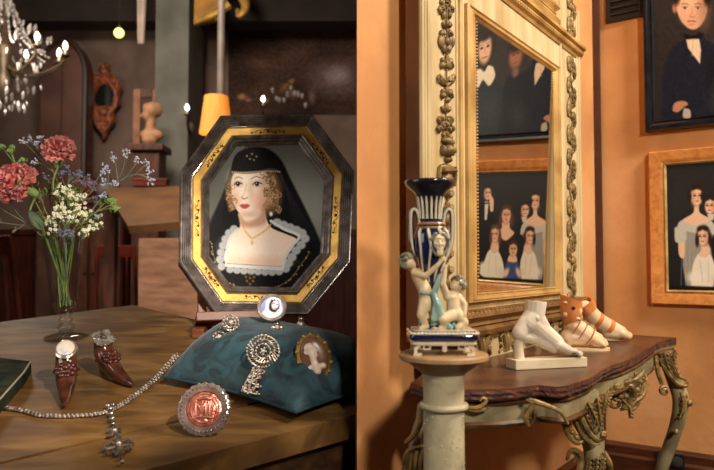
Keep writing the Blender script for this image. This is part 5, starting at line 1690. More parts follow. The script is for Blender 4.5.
# ================================================================== pictures and vent on the other wall
def mkB(name, bm, m, par, **kw):
    bm.transform(MB)
    return mk(name, bm, m, par, world=True, **kw)
mB_ = lambda p, h: Vector((p[0], -h, p[1]))
t0, t1 = Bp(650.5, 200)[0], Bp(668, 200)[0]
t2 = Bp(788, 200)[0]
zb0, zb1 = Bp(652.5, 303.5)[1], Bp(669, 289.5)[1]
zt1, zt0 = Bp(668, 166)[1], Bp(650.5, 153.2)[1]
m_maple = mat('birdseye_maple', (214, 146, 80), (178, 108, 50), scale=42, rough=0.32, detail=8, c3=(202, 130, 66), lo=.3, hi=.7, distort=.6, coat=.3)
m_slip = mat('gilt_slip', (204, 172, 108), (166, 130, 70), scale=20, rough=0.4, metal=0.3)
fam = root('family_portrait', MB @ Matrix.Translation(((t0 + t2) / 2, 0, zb0)), 'group portrait of a family in a wide maple frame', 'painting')
ww = t1 - t0; wz = zb1 - zb0
orect = [(t0, zb0), (t2 + ww, zb0), (t2 + ww, zt0), (t0, zt0)]
irect = [(t1, zb1), (t2, zb1), (t2, zt1), (t1, zt1)]
def frameB(bm, prof):
    rings_loft(bm, [[mB_((o[0] + (i[0] - o[0]) * t, o[1] + (i[1] - o[1]) * t), h) for o, i in zip(orect, irect)] for t, h in prof], loop=True)
bm = nb(); frameB(bm, [(0, .001), (0, .026), (.06, .030), (.6, .022), (.82, .016), (.84, .001)])
mkB('maple_moulding', bm, m_maple, fam, angle=20)
bm = nb(); frameB(bm, [(.8401, .001), (.8401, .018), (.88, .021), (.94, .018), (1.0, .012), (1.0, .001)])
mkB('gilt_slip', bm, m_slip, fam, angle=20)
a = Art(0, 0, 120, 123, 216, 220, (26, 25, 28))
a.ell(60, 10, 70, 40, (44, 40, 38), .9, a=.5); a.ell(10, 40, 20, 40, (46, 48, 48), .9, a=.5)
FS, FSH = (232, 190, 158), (188, 136, 104)
def head(cx, cy, rx, ry, hair, turn=0, sk=FS):
    a.ell(cx, cy - 1, rx * 1.28, ry * 1.15, hair, .2)
    a.ell(cx + turn * .8, cy + .8, rx, ry, sk, .18)
    a.ell(cx - turn * rx * .7 + turn, cy + 1, rx * .35, ry * .8, FSH, .8, a=.6)
    a.ell(cx + turn * .8 - rx * .5, cy - ry * .92, rx * .55, ry * .28, hair, .4, -.4); a.ell(cx + turn * .8 + rx * .5, cy - ry * .92, rx * .55, ry * .28, hair, .4, .4)
    for s in (-1, 1):
        x = cx + turn * 1.4 + s * rx * .42
        a.line([(x - rx * .16, cy - .2), (x + rx * .16, cy - .2)], 1.3, (46, 30, 26)); a.line([(x - rx * .26, cy - ry * .22), (x + rx * .26, cy - ry * .24)], .6, (110, 74, 54), .8)
    a.line([(cx + turn * 1.6, cy), (cx + turn * 2.0, cy + ry * .36)], .7, FSH)
    a.line([(cx + turn * 1.4 - rx * .24, cy + ry * .58), (cx + turn * 1.4 + rx * .24, cy + ry * .58)], 1.0, (176, 74, 66))
    a.ell(cx + rx * .45, cy + ry * .35, rx * .3, ry * .25, (228, 150, 122), .9, a=.4)
HB = (40, 24, 18)
# the standing man
a.curve([(88, 123), (86, 60), (90, 42), (97, 36), (106, 36), (114, 44), (118, 60), (119, 123)], (18, 16, 17), 1.5)
a.poly([(97, 33), (103, 33), (102, 54), (99, 54)], (222, 212, 196), .8); a.line([(96.5, 35), (104, 35)], 1.6, (14, 12, 12))
head(100, 23, 5, 7.6, (30, 20, 16), -1)
a.curve([(90, 44), (90, 32), (93, 27), (96, 27), (96, 33), (94, 44)], FS, .8); a.ell(95, 27, 1.6, 4, FS, .3, .5)
# boy
a.curve([(36, 100), (38, 60), (46, 52), (54, 60), (56, 100)], (20, 18, 19), 1.5); head(46, 42, 5.2, 7.6, (34, 22, 18), -1); a.poly([(42, 50), (50, 50), (48, 56), (44, 56)], (206, 198, 186), .8)
# seated mother
a.curve([(54, 123), (54, 84), (60, 68), (71, 63), (82, 68), (88, 84), (88, 123)], (34, 22, 22), 1.5)
for s in (-1, 1): a.ell(71 + s * 7.6, 54, 3.2, 8, (96, 52, 32), .4)
a.curve([(66, 56), (76, 56), (77, 63), (84, 68), (77, 74), (71, 77), (65, 74), (59, 68), (65, 63)], FS, 1.2)
head(71, 48, 6, 9.2, (84, 46, 28), 0)
# standing daughter in grey-white
GW = (196, 190, 178)
a.curve([(20, 123), (16, 98), (17, 78), (12, 66), (18, 55), (31, 53), (44, 56), (49, 66), (45, 78), (47, 98), (46, 123)], (150, 146, 136), 1.4)
a.curve([(11, 70), (12, 58), (20, 54), (30, 56), (42, 54), (49, 60), (50, 70), (42, 66), (31, 68), (20, 66)], GW, 1.2)
for x in range(16, 48, 4): a.line([(x, 70), (x - 1 + (x - 30) * .1, 122)], .8, (180, 176, 164), .5)
a.curve([(28.6, 38), (34, 38), (34.6, 48), (45, 55), (31, 60), (17, 55), (28, 48)], FS, 1.2)
a.curve([(12, 66), (18, 66), (18, 90), (12, 88)], FS, 1, .9); a.curve([(8, 62), (18, 60), (20, 74), (9, 76)], GW, 1.4)
head(31, 32, 6.0, 8.8, HB, 1); a.ell(24.6, 33, 2, 4, HB, .4); a.ell(37.6, 33, 2, 4, HB, .4); a.ell(31, 22.5, 3.4, 3, HB, .3)
# girl beside her
a.curve([(24, 118), (26, 100), (32, 88), (42, 86), (48, 96), (50, 110), (56, 116), (40, 121)], (232, 222, 204), 1.2)
a.ell(30, 110, 9, 6, (238, 230, 214), .4); a.ell(50, 112, 6, 5, (222, 210, 190), .4); a.line([(34, 94), (36, 114)], .8, (190, 176, 156), .7); a.line([(42, 94), (42, 114)], .8, (190, 176, 156), .6)
a.curve([(36, 78), (43, 78), (44, 86), (40, 91), (33, 89), (35, 84)], FS, 1); head(38, 71, 5.6, 8.2, HB, -1)
for s in (-1, 1): a.ell(38 + s * 6.6, 75, 2, 6, HB, .4)
# child in blue
a.curve([(46, 121), (50, 104), (56, 97), (65, 98), (70, 106), (73, 121)], (62, 78, 128), 1.2); a.curve([(55, 93), (64, 93), (66, 100), (54, 100)], FS, .8)
head(59.5, 86, 5.4, 7.6, (58, 36, 24), 0); a.ell(51, 112, 3, 6, FS, .4, .5); a.ell(68, 113, 3, 6, FS, .4, -.5)
# fair girl
a.curve([(72, 121), (72, 106), (78, 92), (86, 86), (95, 90), (101, 104), (106, 116), (88, 122)], (236, 226, 208), 1.2)
a.ell(101, 108, 6, 6, (240, 232, 216), .4); a.ell(76, 112, 6, 5, (228, 216, 196), .4); a.line([(84, 94), (82, 116)], .8, (196, 182, 160), .7); a.line([(92, 94), (94, 114)], .8, (196, 182, 160), .6)
a.curve([(81, 77), (89, 77), (92, 88), (86, 92), (80, 88)], FS, 1); head(85.5, 70, 5.8, 8.6, (104, 60, 36), 1)
for s in (-1, 1): a.ell(85.5 + s * 6.6, 75, 2.2, 7, (98, 56, 34), .4)
a.poly([(0, 118), (120, 120), (120, 123), (0, 123)], (18, 14, 14), 1.5)
a.noise(1.8, 1)
a.mesh('canvas', m_paint2, lambda x, y: MB @ Vector((t1 - .003 + (t2 - t1 + .006) * x / 120, -.013, zt1 + .003 - (zt1 - zb1 + .006) * y / 123)), fam, world=True)
bm = nb(); prism(bm, [(t1 - .004, zb1 - .004), (t2 + .004, zb1 - .004), (t2 + .004, zt1 + .004), (t1 - .004, zt1 + .004)], .001, .0115); bm.transform(Matrix(((1, 0, 0, 0), (0, 0, -1, 0), (0, 1, 0, 0), (0, 0, 0, 1)))); mkB('stretcher_board', bm, m_panel, fam, smooth=False)
# black framed portrait of men
m_blackf = mat('ebonised_frame', (30, 30, 36), (18, 18, 22), scale=20, rough=0.2, coat=0.5)
q0, q1 = Bp(645.5, 60)[0], Bp(655.5, 60)[0]
q2 = Bp(862, 60)[0]
y0_, y1_ = Bp(647, 133.5)[1], Bp(656, 122)[1]
y2_ = y1_ + (q2 - q1) * 1.18
mp_ = root('dark_portrait', MB @ Matrix.Translation(((q0 + q2) / 2, 0, y0_)), 'dark portrait of a man in a black bow tie, in a black frame', 'painting')
w1 = q1 - q0; w3 = y1_ - y0_
orect = [(q0, y0_), (q2 + w1, y0_), (q2 + w1, y2_ + w3), (q0, y2_ + w3)]
irect = [(q1, y1_), (q2, y1_), (q2, y2_), (q1, y2_)]
bm = nb(); frameB(bm, [(0, .001), (0, .034), (.12, .042), (.35, .040), (.55, .028), (.75, .026), (.86, .03), (1, .014), (1, .001)])
mkB('black_moulding', bm, m_blackf, mp_, angle=20)
a = Art(652, -150, 870, 126, 240, 300, (42, 38, 36))
a.ell(700, 10, 60, 70, (58, 50, 45), .9, a=.6); a.ell(668, 60, 30, 60, (36, 33, 32), .9, a=.6)
a.curve([(662, 130), (662, 84), (668, 56), (680, 42), (692, 38), (706, 40), (722, 52), (732, 80), (740, 130)], (26, 28, 40), 3)
a.curve([(738, 130), (740, 66), (756, 44), (784, 36), (812, 46), (830, 80), (836, 130)], (30, 36, 44), 3)
a.curve([(706, 130), (708, 66), (718, 46), (728, 40), (740, 48), (746, 70), (748, 130)], (24, 25, 30), 3)
for x, y, r in ((760, 80, 14), (790, 90, 18), (812, 100, 12), (722, 96, 10)): a.ell(x, y, r, r * 1.6, (56, 64, 68), .9, .3, .6)
a.poly([(686, 38), (699, 38), (701, 50), (700, 64), (694, 56), (688, 48)], (216, 190, 160), 1.2)
a.line([(693, 40), (692, 56)], .8, (170, 140, 110), .7)
a.curve([(684, 33), (692, 36), (702, 32), (703, 38), (693, 39), (685, 39)], (18, 16, 20), 1)
a.ell(692, -6, 19, 20, (34, 24, 20), .25)
a.curve([(677, -8), (675.5, 4), (678, 14), (682, 22), (688, 28), (694, 29.5), (700, 26), (705, 18), (707.5, 6), (706, -8), (692, -16)], (206, 156, 122), 1.4)
a.ell(687, 2, 8, 9, (226, 178, 146), .9, a=.8); a.ell(686, 16, 5, 6, (224, 160, 130), .9, a=.6); a.ell(704, 8, 5, 16, (150, 102, 80), .9, a=.65); a.ell(692, -14, 14, 6, (40, 28, 22), .5)
a.ell(674.5, 8, 2, 5, (170, 112, 88), .4)
for x in (685, 698):
    a.ell(x, 8, 2.5, 1.2, (196, 172, 154), .4); a.ell(x, 8, 1.2, 1.2, (44, 32, 28), .3); a.cline([(x - 3, 7.2), (x, 6.4), (x + 3, 7.2)], .7, (96, 64, 50), .9); a.cline([(x - 3.4, 4.4), (x, 3.4), (x + 3.4, 4.6)], 1, (92, 62, 48), .8)
a.cline([(692.5, 8), (692, 13), (690, 16)], .9, (168, 118, 92), .8); a.cline([(690, 16.4), (692.4, 17.4), (694.6, 16.4)], 1, (140, 90, 70), .8)
a.cline([(687.6, 21.4), (691.4, 20.8), (695.6, 21.6)], 1.5, (158, 80, 70), .9); a.ell(691.4, 24.6, 3, .8, (168, 118, 92), .7, a=.7)
a.ell(676, -3, 4, 8, (34, 24, 20), .4); a.ell(707.5, -3, 4, 9, (34, 24, 20), .4); a.ell(692, -12, 17, 8, (34, 24, 20), .4)
a.curve([(673, 106), (676, 102), (684, 101), (688, 104), (684, 107), (678, 112), (673, 111)], (176, 124, 92), 1); a.curve([(684, 108), (690, 110), (690, 118), (683, 117)], (170, 160, 146), 1)
a.ell(727, 22, 9, 15, (156, 104, 82), .3); a.ell(727, 10, 10, 8, (40, 28, 24), .4); a.ell(727, 42, 5, 5, (120, 92, 78), .5)
a.line([(722, 20), (725, 20)], 1.2, (50, 30, 26)); a.line([(729, 20), (732, 20)], 1.2, (50, 30, 26)); a.line([(724, 30), (730, 30)], 1.4, (120, 54, 48))
a.ell(774, -5, 15, 25, (38, 30, 26), .25); a.ell(774, -1, 10.5, 19, (218, 176, 144), .2); a.ell(774, -17, 11, 6, (38, 30, 26), .4)
for x in (769, 779): a.ell(x, -3, 2.6, 1.6, (44, 30, 26), .3); a.line([(x - 3, -7), (x + 3, -7)], 1, (90, 60, 46))
a.line([(774, -2), (773, 5)], 1, (170, 120, 92)); a.line([(770, 10), (778, 10)], 1.8, (164, 72, 64))
a.curve([(760, 26), (768, 22), (774, 28), (782, 22), (790, 26), (792, 36), (784, 46), (776, 38), (766, 48), (757, 38)], (226, 214, 190), 1.5)
a.noise(2.4, 1)
a.mesh('canvas', paint_mat('cracked_varnish', 0.4, 0.12), lambda x, y: (lambda w: w)(hit_plane(x, y, CORN + nB * .016, nB)) , mp_, lambda x, y: q1 - .003 < Bp(x, y, .016)[0] < q2 + .003 and y1_ - .003 < Bp(x, y, .016)[1] < y2_ + .003, world=True)
bm = nb(); prism(bm, [(q1 - .004, y1_ - .004), (q2 + .004, y1_ - .004), (q2 + .004, y2_ + .004), (q1 - .004, y2_ + .004)], .001, .013); bm.transform(Matrix(((1, 0, 0, 0), (0, 0, -1, 0), (0, 1, 0, 0), (0, 0, 0, 1)))); mkB('stretcher_board', bm, m_panel, mp_, smooth=False)
# vent
v0, v1 = Bp(606.5, 10)[0], Bp(645, 10)[0]
vz0, vz1 = (Bp(608, 23)[1] + Bp(643, 17.5)[1]) / 2, Bp(620, -46)[1]
vent = root('air_vent', MB @ Matrix.Translation(((v0 + v1) / 2, 0, vz0)), 'black slatted air vent high on the wall beside the dark portrait', 'vent')
m_vent = mat('black_vent_metal', (24, 22, 22), (16, 15, 15), scale=10, rough=0.5)
bm = nb(); rings_loft(bm, [[mB_((o[0] + (i[0] - o[0]) * t, o[1] + (i[1] - o[1]) * t), h) for o, i in zip(rect(v0, v1, vz0, vz1), rect(v0 + .018, v1 - .018, vz0 + .018, vz1 - .018))] for t, h in ((0, .001), (0, .014), (1, .018), (1, .001))], loop=True); mkB('vent_frame', bm, m_vent, vent, smooth=False)
bm = nb(); bxB = lambda bm, a0, a1, o0, o1, z0, z1: box(bm, (a1 - a0, o1 - o0, z1 - z0), ((a0 + a1) / 2, -(o0 + o1) / 2, (z0 + z1) / 2)); bxB(bm, v0 + .018, v1 - .018, .0008, .004, vz0 + .018, vz1 - .018); mkB('back_plate', bm, m_vent, vent, smooth=False)
nsl = 9
for i in range(nsl):
    bm = nb(); z = vz0 + .03 + (vz1 - vz0 - .06) * i / (nsl - 1)
    box(bm, (v1 - v0 - .03, .014, .003), ((v0 + v1) / 2, -.010, z), Euler((.6, 0, 0)).to_matrix()); mkB('slat', bm, mat('vent_slat_metal', (52, 46, 42), rough=0.45) if i == 0 else bpy.data.materials['vent_slat_metal'], vent, smooth=False)
# socket low on the skirting
s0 = Bp(672, 458)
sk_ = root('wall_socket', MB @ Matrix.Translation((s0[0], -.0305, s0[1])), 'black double wall socket set in the dark skirting board', 'socket')
bm = nb(); box(bm, (.10, .008, .055), (0, -.0045, 0), bev=.003); mk('plate', bm, m_vent, sk_, smooth=False)
for s in (-1, 1):
    bm = nb(); lathe(bm, [(.017, 0), (.019, .003), (.015, .004)], 16); bm.transform(Matrix.Translation((s * .026, -.0087, 0)) @ Matrix.Rotation(PI / 2, 4, 'X')); mk('outlet', bm, mat('grey_outlet', (60, 56, 52), rough=.4), sk_)

# ================================================================== pedestal
YU = 1.16
ku = YU / F
pc = P(443.5, 353, YU)
zP = pc.z
m_stone = mat('grey_green_marble', (196, 184, 150), (122, 118, 92), scale=12, rough=0.5, bump=0.2, bscale=40, detail=9, c3=(180, 167, 136), distort=.5)
ped = root('marble_pedestal', Matrix.Translation((pc.x, pc.y, 0)), 'round grey green marble column pedestal under the blue urn', 'pedestal')
zr = lambda py: zP - (py - 353) * ku
bm = nb(); lathe(bm, [(.1, zP), (43 * ku, zP), (44.5 * ku, zP - 1.5 * ku), (44.5 * ku, zP - 5 * ku), (42 * ku, zP - 7 * ku), (36 * ku, zP - 8.5 * ku), (31 * ku, zP - 13 * ku), (24 * ku, zP - 18 * ku), (21.5 * ku, zP - 20 * ku)][1:], 48)
mk('capital', bm, mat('tan_marble_cap', (180, 142, 100), (138, 104, 70), scale=14, rough=0.45, bump=.15, detail=8), ped, angle=30)
bm = nb(); lathe(bm, [(21.6 * ku, zP - 20.02 * ku), (20.6 * ku, zP - 24 * ku), (20.2 * ku, zP - 48 * ku), (20.4 * ku, .14), (24 * ku, .10), (24 * ku, .08)], 48)
shf = mk('column_shaft', bm, m_stone, ped, angle=30)
bm = nb()
rg = random.Random(8)
def surf(t, z): return Vector((20.5 * ku * math.cos(t), 20.5 * ku * math.sin(t), z))
for i in range(34):
    t = -PI / 2 + rg.uniform(-1.3, 1.3); z = zr(rg.uniform(412, 475))
    ball(bm, surf(t, z), (rg.uniform(.0008, .0018), rg.uniform(.0006, .001), rg.uniform(.001, .0026)), None, 6, 4)
mk('worn_relief', bm, mat('pale_worn_flecks', (206, 194, 160), (170, 158, 126), scale=40, rough=.6), shf)
bm = nb(); tube(bm, [Vector((21.4 * ku * math.cos(2 * PI * i / 48), 21.4 * ku * math.sin(2 * PI * i / 48), zr(405))) for i in range(48)], 3.3 * ku, 10, 1, loop=True, smooth=False)
mk('ring_moulding', bm, m_stone, ped)
bm = nb(); lathe(bm, [(.075, 0), (.075, .03), (.068, .04), (.07, .06), (.055, .08), (24 * ku, .0805)], 40); mk('plinth', bm, m_stone, ped, angle=30)

# ================================================================== urn
UM = Matrix.Translation((pc.x, pc.y, zP))
urn = root('majolica_urn', UM, 'blue and cream glazed urn held up by two cherubs on the marble pedestal', 'urn')
m_blue = mat('cobalt_glaze', (30, 38, 88), (20, 25, 60), scale=14, rough=0.12, coat=.8)
m_navy = mat('dark_rim_glaze', (44, 40, 46), (26, 26, 38), scale=24, rough=0.2, coat=.5)
m_flesh = mat('cream_biscuit_glaze', (234, 210, 170), (216, 186, 142), scale=14, rough=0.25, coat=.4)
m_wht = mat('white_glaze', (232, 222, 200), (206, 192, 164), scale=20, rough=0.2, coat=.5)
m_teal = mat('pale_turquoise_glaze', (158, 190, 178), (120, 158, 150), scale=20, rough=0.25, coat=.4)
m_hair = mat('grey_green_hair_glaze', (150, 142, 116), (110, 108, 92), scale=40, rough=0.3, coat=.4, bump=.4)
X = lambda px_: (px_ - 443.5) * ku
Z = lambda py: (353 - py) * ku
V = lambda px_, py, d=0.0: Vector((X(px_), d * ku, Z(py)))
def rrect(hx, hy, r, n=6):
    o = []
    for cx_, cy_, a0 in ((hx - r, hy - r, 0), (-hx + r, hy - r, PI / 2), (-hx + r, -hy + r, PI), (hx - r, -hy + r, 1.5 * PI)):
        for i in range(n + 1):
            t = a0 + PI / 2 * i / n
            o.append((cx_ + r * math.cos(t), cy_ + r * math.sin(t)))
    return o
cxu = X(442)
def slab(bm, prof, r=5):
    rings_loft(bm, [[Vector((cxu + x * ku, y * ku, Z(py))) for x, y in rrect(h, h * .72, min(r, h * .7 - .1))] for h, py in prof])
bm = nb()
for sx in (-1, 1):
    for sy in (-1, 1):
        x0, y0 = cxu + sx * 28 * ku, sy * 19 * ku
        tube(bm, [(x0, y0, .001), (x0, y0, Z(346)), (x0 - sx * 4 * ku, y0, Z(343))], 2.3 * ku, 4, smooth=False)
        box(bm, (8 * ku, 7 * ku, 2.4 * ku), (x0 - sx * 2 * ku, y0 - sy * 1.5 * ku, 1.2 * ku))
        tube(bm, [(x0 - sx * 8 * ku, y0, Z(342)), (x0 - sx * 8 * ku, y0, Z(347)), (x0 - sx * 14 * ku, y0, Z(347)), (x0 - sx * 14 * ku, y0, Z(343))], 1.3 * ku, 4, smooth=False)
for s in (-1, 1):
    tube(bm, [(cxu, s * 20 * ku, Z(342)), (cxu, s * 20 * ku, Z(349))], 2.6 * ku, 6, smooth=False)
slab(bm, [(30, 343.4), (31.5, 342), (31.5, 340), (30, 339.4)])
mk('openwork_stand', bm, m_wht, urn, smooth=False)
bm = nb(); slab(bm, [(26, 344.8), (27, 343.5)], 4); box(bm, (40 * ku, 26 * ku, 3.0 * ku), (cxu, 0, Z(346.6))); mk('stand_core', bm, mat('opening_shade_dark', (46, 34, 28), rough=.3), urn, smooth=False)  # dark core put in as the shade inside the stand's openings
bm = nb(); slab(bm, [(29, 339.3), (33.5, 338), (34.5, 335), (33.5, 332), (29, 329.8), (26, 329)], 8)
bs = mk('blue_base', bm, m_blue, urn, angle=60)
bm = nb()
for i in range(17):
    x = -30 + i * 60 / 16
    ball(bm, (cxu + x * ku, -24 * ku, Z(331.5)), (2.6 * ku, 1.2 * ku, 1.5 * ku), None, 8, 6)
for s in (-1, 1):
    for i in range(10):
        ball(bm, (cxu + s * 33 * ku, (-20 + i * 4.4) * ku, Z(331.5)), (1.2 * ku, 2.4 * ku, 1.5 * ku), None, 8, 6)
slab(bm, [(30, 329.6), (30, 328.4), (25, 328)], 8)
mk('white_scallop_edge', bm, m_wht, bs)
bm = organic('m', [('e', (X(441), 0, Z(324)), (22 * ku, 16 * ku, 7 * ku), None), ('e', (X(428), -4 * ku, Z(325)), (9 * ku, 9 * ku, 6 * ku), None), ('e', (X(455), -3 * ku, Z(324)), (9 * ku, 10 * ku, 7 * ku), None)], 1.6 * ku, 2)
mk('rock_mound', bm, m_blue, urn)
cv = X(432)
bm = nb()
prof = [(3, 316), (3.6, 306), (4.2, 296), (5.6, 286), (9, 276), (12.6, 266), (15.6, 256), (17.4, 246), (17.6, 238), (16.4, 232), (13.5, 227.5), (12.4, 224.5), (11.6, 222), (10.6, 219)]
lathe(bm, [(r * ku, Z(y)) for r, y in prof], 36, (cv, 0, 0))
mk('urn_body', bm, m_blue, urn, angle=60)
bm = nb(); lathe(bm, [(10.6 * ku, Z(218.9)), (11.0 * ku, Z(212)), (12.0 * ku, Z(203)), (13.6 * ku, Z(197)), (16.4 * ku, Z(192)), (22.5 * ku, Z(187)), (25.4 * ku, Z(183.5)), (25.8 * ku, Z(181)), (24.6 * ku, Z(180)), (21.5 * ku, Z(183)), (14 * ku, Z(192)), (10 * ku, Z(205)), (9 * ku, Z(214))], 40, (cv - 1.2 * ku, 0, 0))
nk_ = mk('flared_neck', bm, m_navy, urn, angle=60)
bm = nb()
for i in range(16):
    t = 2 * PI * i / 16
    pts = [(10.9, 219), (11.3, 211), (12.4, 202.5), (14, 196.8)]
    tube(bm, [(cv - 1.2 * ku + r * ku * math.cos(t), r * ku * math.sin(t), Z(y)) for r, y in pts], [1.3 * ku, 1.15 * ku, 1.2 * ku, .6 * ku], 6, 3)
mk('neck_ribs', bm, m_wht, nk_)
bm = nb()
for r, y, q in ((12.8, 224, 1.8), (14.4, 228, 1.3)):
    tube(bm, [(cv + r * ku * math.cos(2 * PI * i / 36), r * ku * math.sin(2 * PI * i / 36), Z(y)) for i in range(36)], q * ku, 6, 1, loop=True, smooth=False)
mk('collar_moulding', bm, mat('tan_collar_glaze', (190, 152, 104), (140, 104, 68), scale=30, rough=.25), urn)
for s in (-1, 1):
    bm = nb()
    pts = [(cv + s * x * ku, 0, Z(y)) for x, y in ((11.5, 224), (13.2, 214), (16.5, 209.5), (20, 212), (20.6, 224), (20.2, 238), (18.6, 249), (15.8, 257))]
    tube(bm, pts, [2.0 * ku, 2.6 * ku, 2.8 * ku, 2.8 * ku, 2.6 * ku, 2.6 * ku, 2.2 * ku, 1.6 * ku], 8)
    hd = mk('handle', bm, m_blue, urn)
    bm = nb()
    tube(bm, [Vector(p) + Vector((s * .3 * ku, -2.4 * ku, .4 * ku)) for p in pts], [1.2 * ku, 1.5 * ku, 1.5 * ku, 1.4 * ku, 1.3 * ku, 1.3 * ku, 1.1 * ku, .8 * ku], 6)
    mk('handle_rib', bm, m_wht, hd)
# leaf straps on the body
bm = nb()
for t0_ in (-2.5, -1.9, -1.2, -.6, .4, 1.4, 2.4):
    pts = []
    for r, y in ((14.4, 229), (17.2, 233), (18.4, 240), (18, 248), (15.4, 259), (11, 271), (7, 282)):
        t = t0_ + .18 * math.sin((y - 229) / 12)
        pts.append((cv + r * ku * math.cos(t), r * ku * math.sin(t), Z(y)))
    tube(bm, pts, [1.4 * ku, 1.7 * ku, 1.4 * ku, 1.2 * ku, 1.1 * ku, 1 * ku, .8 * ku], 6)
mk('leaf_straps', bm, m_wht, urn)
# mask
R0 = Vector((X(438), -17 * ku, Z(243)))
u = ku
pr = [('e', R0, (6.6 * u, 4 * u, 8.4 * u), None), ('e', R0 + Vector((0, -3.6 * u, -1 * u)), (1.4 * u, 2 * u, 3 * u), None), ('e', R0 + Vector((-2.6 * u, -3 * u, -1.6 * u)), (2 * u, 1.6 * u, 2 * u), None), ('e', R0 + Vector((2.6 * u, -3 * u, -1.6 * u)), (2 * u, 1.6 * u, 2 * u), None), ('e', R0 + Vector((0, -2.8 * u, -6 * u)), (3 * u, 2 * u, 2.4 * u), None), ('e', R0 + Vector((0, -2.4 * u, 4.4 * u)), (5 * u, 2 * u, 1.8 * u), None),
      ('e', R0 + Vector((0, -2 * u, -10 * u)), (3.4 * u, 2.4 * u, 4.2 * u), None)]
bm = organic('m', pr, .8 * u, 2)
msk = mk('bearded_mask', bm, m_flesh, urn)
bm = nb()
for s in (-1, 1):
    for i in range(4):
        ball(bm, R0 + Vector((s * (4 + 1.4 * i) * u, -1.4 * u, (8 - 1.6 * i) * u)), (2.4 * u, 2 * u, 2.2 * u), None, 8, 6)
    tube(bm, [R0 + Vector((s * 6 * u, -1 * u, 5 * u)), R0 + Vector((s * 9 * u, -1 * u, 0)), R0 + Vector((s * 7 * u, -1 * u, -7 * u)), R0 + Vector((s * 3 * u, -2 * u, -13 * u))], 1.3 * u, 6)
for s in (-1, 1):
    ball(bm, R0 + Vector((s * 2.4 * u, -3.9 * u, 1.2 * u)), (1.1 * u, .6 * u, .8 * u), None, 6, 5)
ball(bm, R0 + Vector((0, -4.3 * u, -4.4 * u)), (1.6 * u, .7 * u, .6 * u), None, 6, 5)
mk('mask_vine', bm, m_hair, msk)
# cherubs
def cherub(prims, hair, name, fingers):
    pr = []
    for p in prims:
        if p[0] == 'c':
            pr.append(('c', V(*p[1]), p[2] * u, V(*p[3]), p[4] * u))
        else:
            pr.append(('e', V(*p[1]), tuple(q * u for q in p[2]), None))
    b = organic('p', pr, .85 * u, 3)
    o = mk(name, b, m_flesh, urn)
    b = nb()
    for x, y, d, r in hair:
        ball(b, V(x, y, d), r * u, None, 8, 6)
    mk('curly_hair', b, m_hair, o)
    return o
lc = [('e', (408, 263, -10), (6.4, 6.6, 6.8)), ('e', (411.5, 265, -11), (4.2, 5, 5)), ('c', (411, 268, -10), 3.2, (415, 273, -10), 4.2),
      ('c', (417, 275, -10), 6.6, (423, 288, -10), 6.4), ('c', (423, 287, -10), 6.6, (427, 300, -9), 7.4), ('e', (424, 290, -13), (6, 5, 6)), ('e', (426, 300, -6), (8, 7, 7)),
      ('c', (414, 273, -13), 4, (424, 276, -17), 3.2), ('c', (424, 276, -17), 3.2, (436, 265, -19), 2.4), ('c', (436, 265, -19), 2.4, (440, 260, -19), 1.8),
      ('c', (440, 260, -19), 1.6, (443.5, 257.5, -19.5), .9), ('c', (439.5, 260, -20), 1.2, (441.5, 256.6, -20), .8), ('c', (440.5, 261, -19), 1.1, (444, 260.5, -20), .8),
      ('c', (417, 272, -4), 3.8, (428, 268, 2), 3), ('c', (428, 268, 2), 3, (434, 258, 2), 2.2),
      ('c', (424, 303, -12), 6.4, (420, 314, -15), 4.6), ('c', (420, 314, -15), 4.6, (425, 325, -13), 3.2), ('c', (425, 325, -13), 3, (419, 327, -17), 2.2),
      ('c', (430, 303, -8), 6.2, (433, 314, -10), 4.6), ('c', (433, 314, -10), 4.4, (430, 325, -8), 3.2), ('c', (430, 326, -8), 2.8, (434, 327, -13), 2.2)]
lh = [(408 + 6.3 * math.cos(t) * .9 - 2, 261 - 6.2 * math.sin(t), -10 + 4.5 * math.cos(t * 2.3), 2.5) for t in np.linspace(.6, 4.4, 16)] + [(405, 259, -15, 3), (409, 257, -14, 3), (404, 264, -14, 3), (402, 261, -11, 3), (406, 256, -9, 3)]
cherub(lc, lh, 'reaching_cherub', None)
rc_ = [('e', (456.5, 284, -12), (6.4, 6.4, 6.8)), ('e', (453, 286, -14), (4.4, 4.6, 4.8)), ('c', (454, 290, -12), 3.2, (452, 294, -12), 4),
       ('c', (451, 296, -12), 6.4, (452, 308, -12), 7), ('e', (450, 297, -13), (8.2, 6, 4.6)), ('e', (453, 313, -12), (8.6, 8, 7.6)), ('c', (450, 314, -15), 6.4, (441, 318, -20), 5), ('c', (441, 318, -20), 4.8, (443, 326, -16), 3.4), ('c', (443, 326, -16), 3, (437, 327, -20), 2.2),
       ('c', (457, 315, -13), 6.2, (462, 321, -14), 4.6), ('c', (462, 321, -14), 4.2, (455, 326, -17), 3),
       ('c', (445, 294, -14), 3.8, (441, 284, -19), 3), ('c', (441, 284, -19), 3, (443, 271, -19), 2.2), ('c', (443, 271, -19), 1.9, (444, 266, -19), 1.4), ('c', (444, 268, -19), 1.2, (441, 264, -19.5), .8), ('c', (444, 267, -19), 1.2, (446.5, 263.5, -19.5), .8),
       ('c', (457, 296, -11), 3.8, (463, 304, -13), 3.2), ('c', (463, 304, -13), 3, (462, 314, -16), 2.4)]
rh = [(457 + 6 * math.cos(t), 283 - 6 * math.sin(t), -12 + 4 * math.sin(3 * t), 2.5) for t in np.linspace(-.9, 2.6, 14)] + [(459, 283, -17, 2.8), (461, 286, -15, 2.8), (456, 279, -16, 2.8), (461, 280, -12, 2.8)]
cherub(rc_, rh, 'crouching_cherub', None)
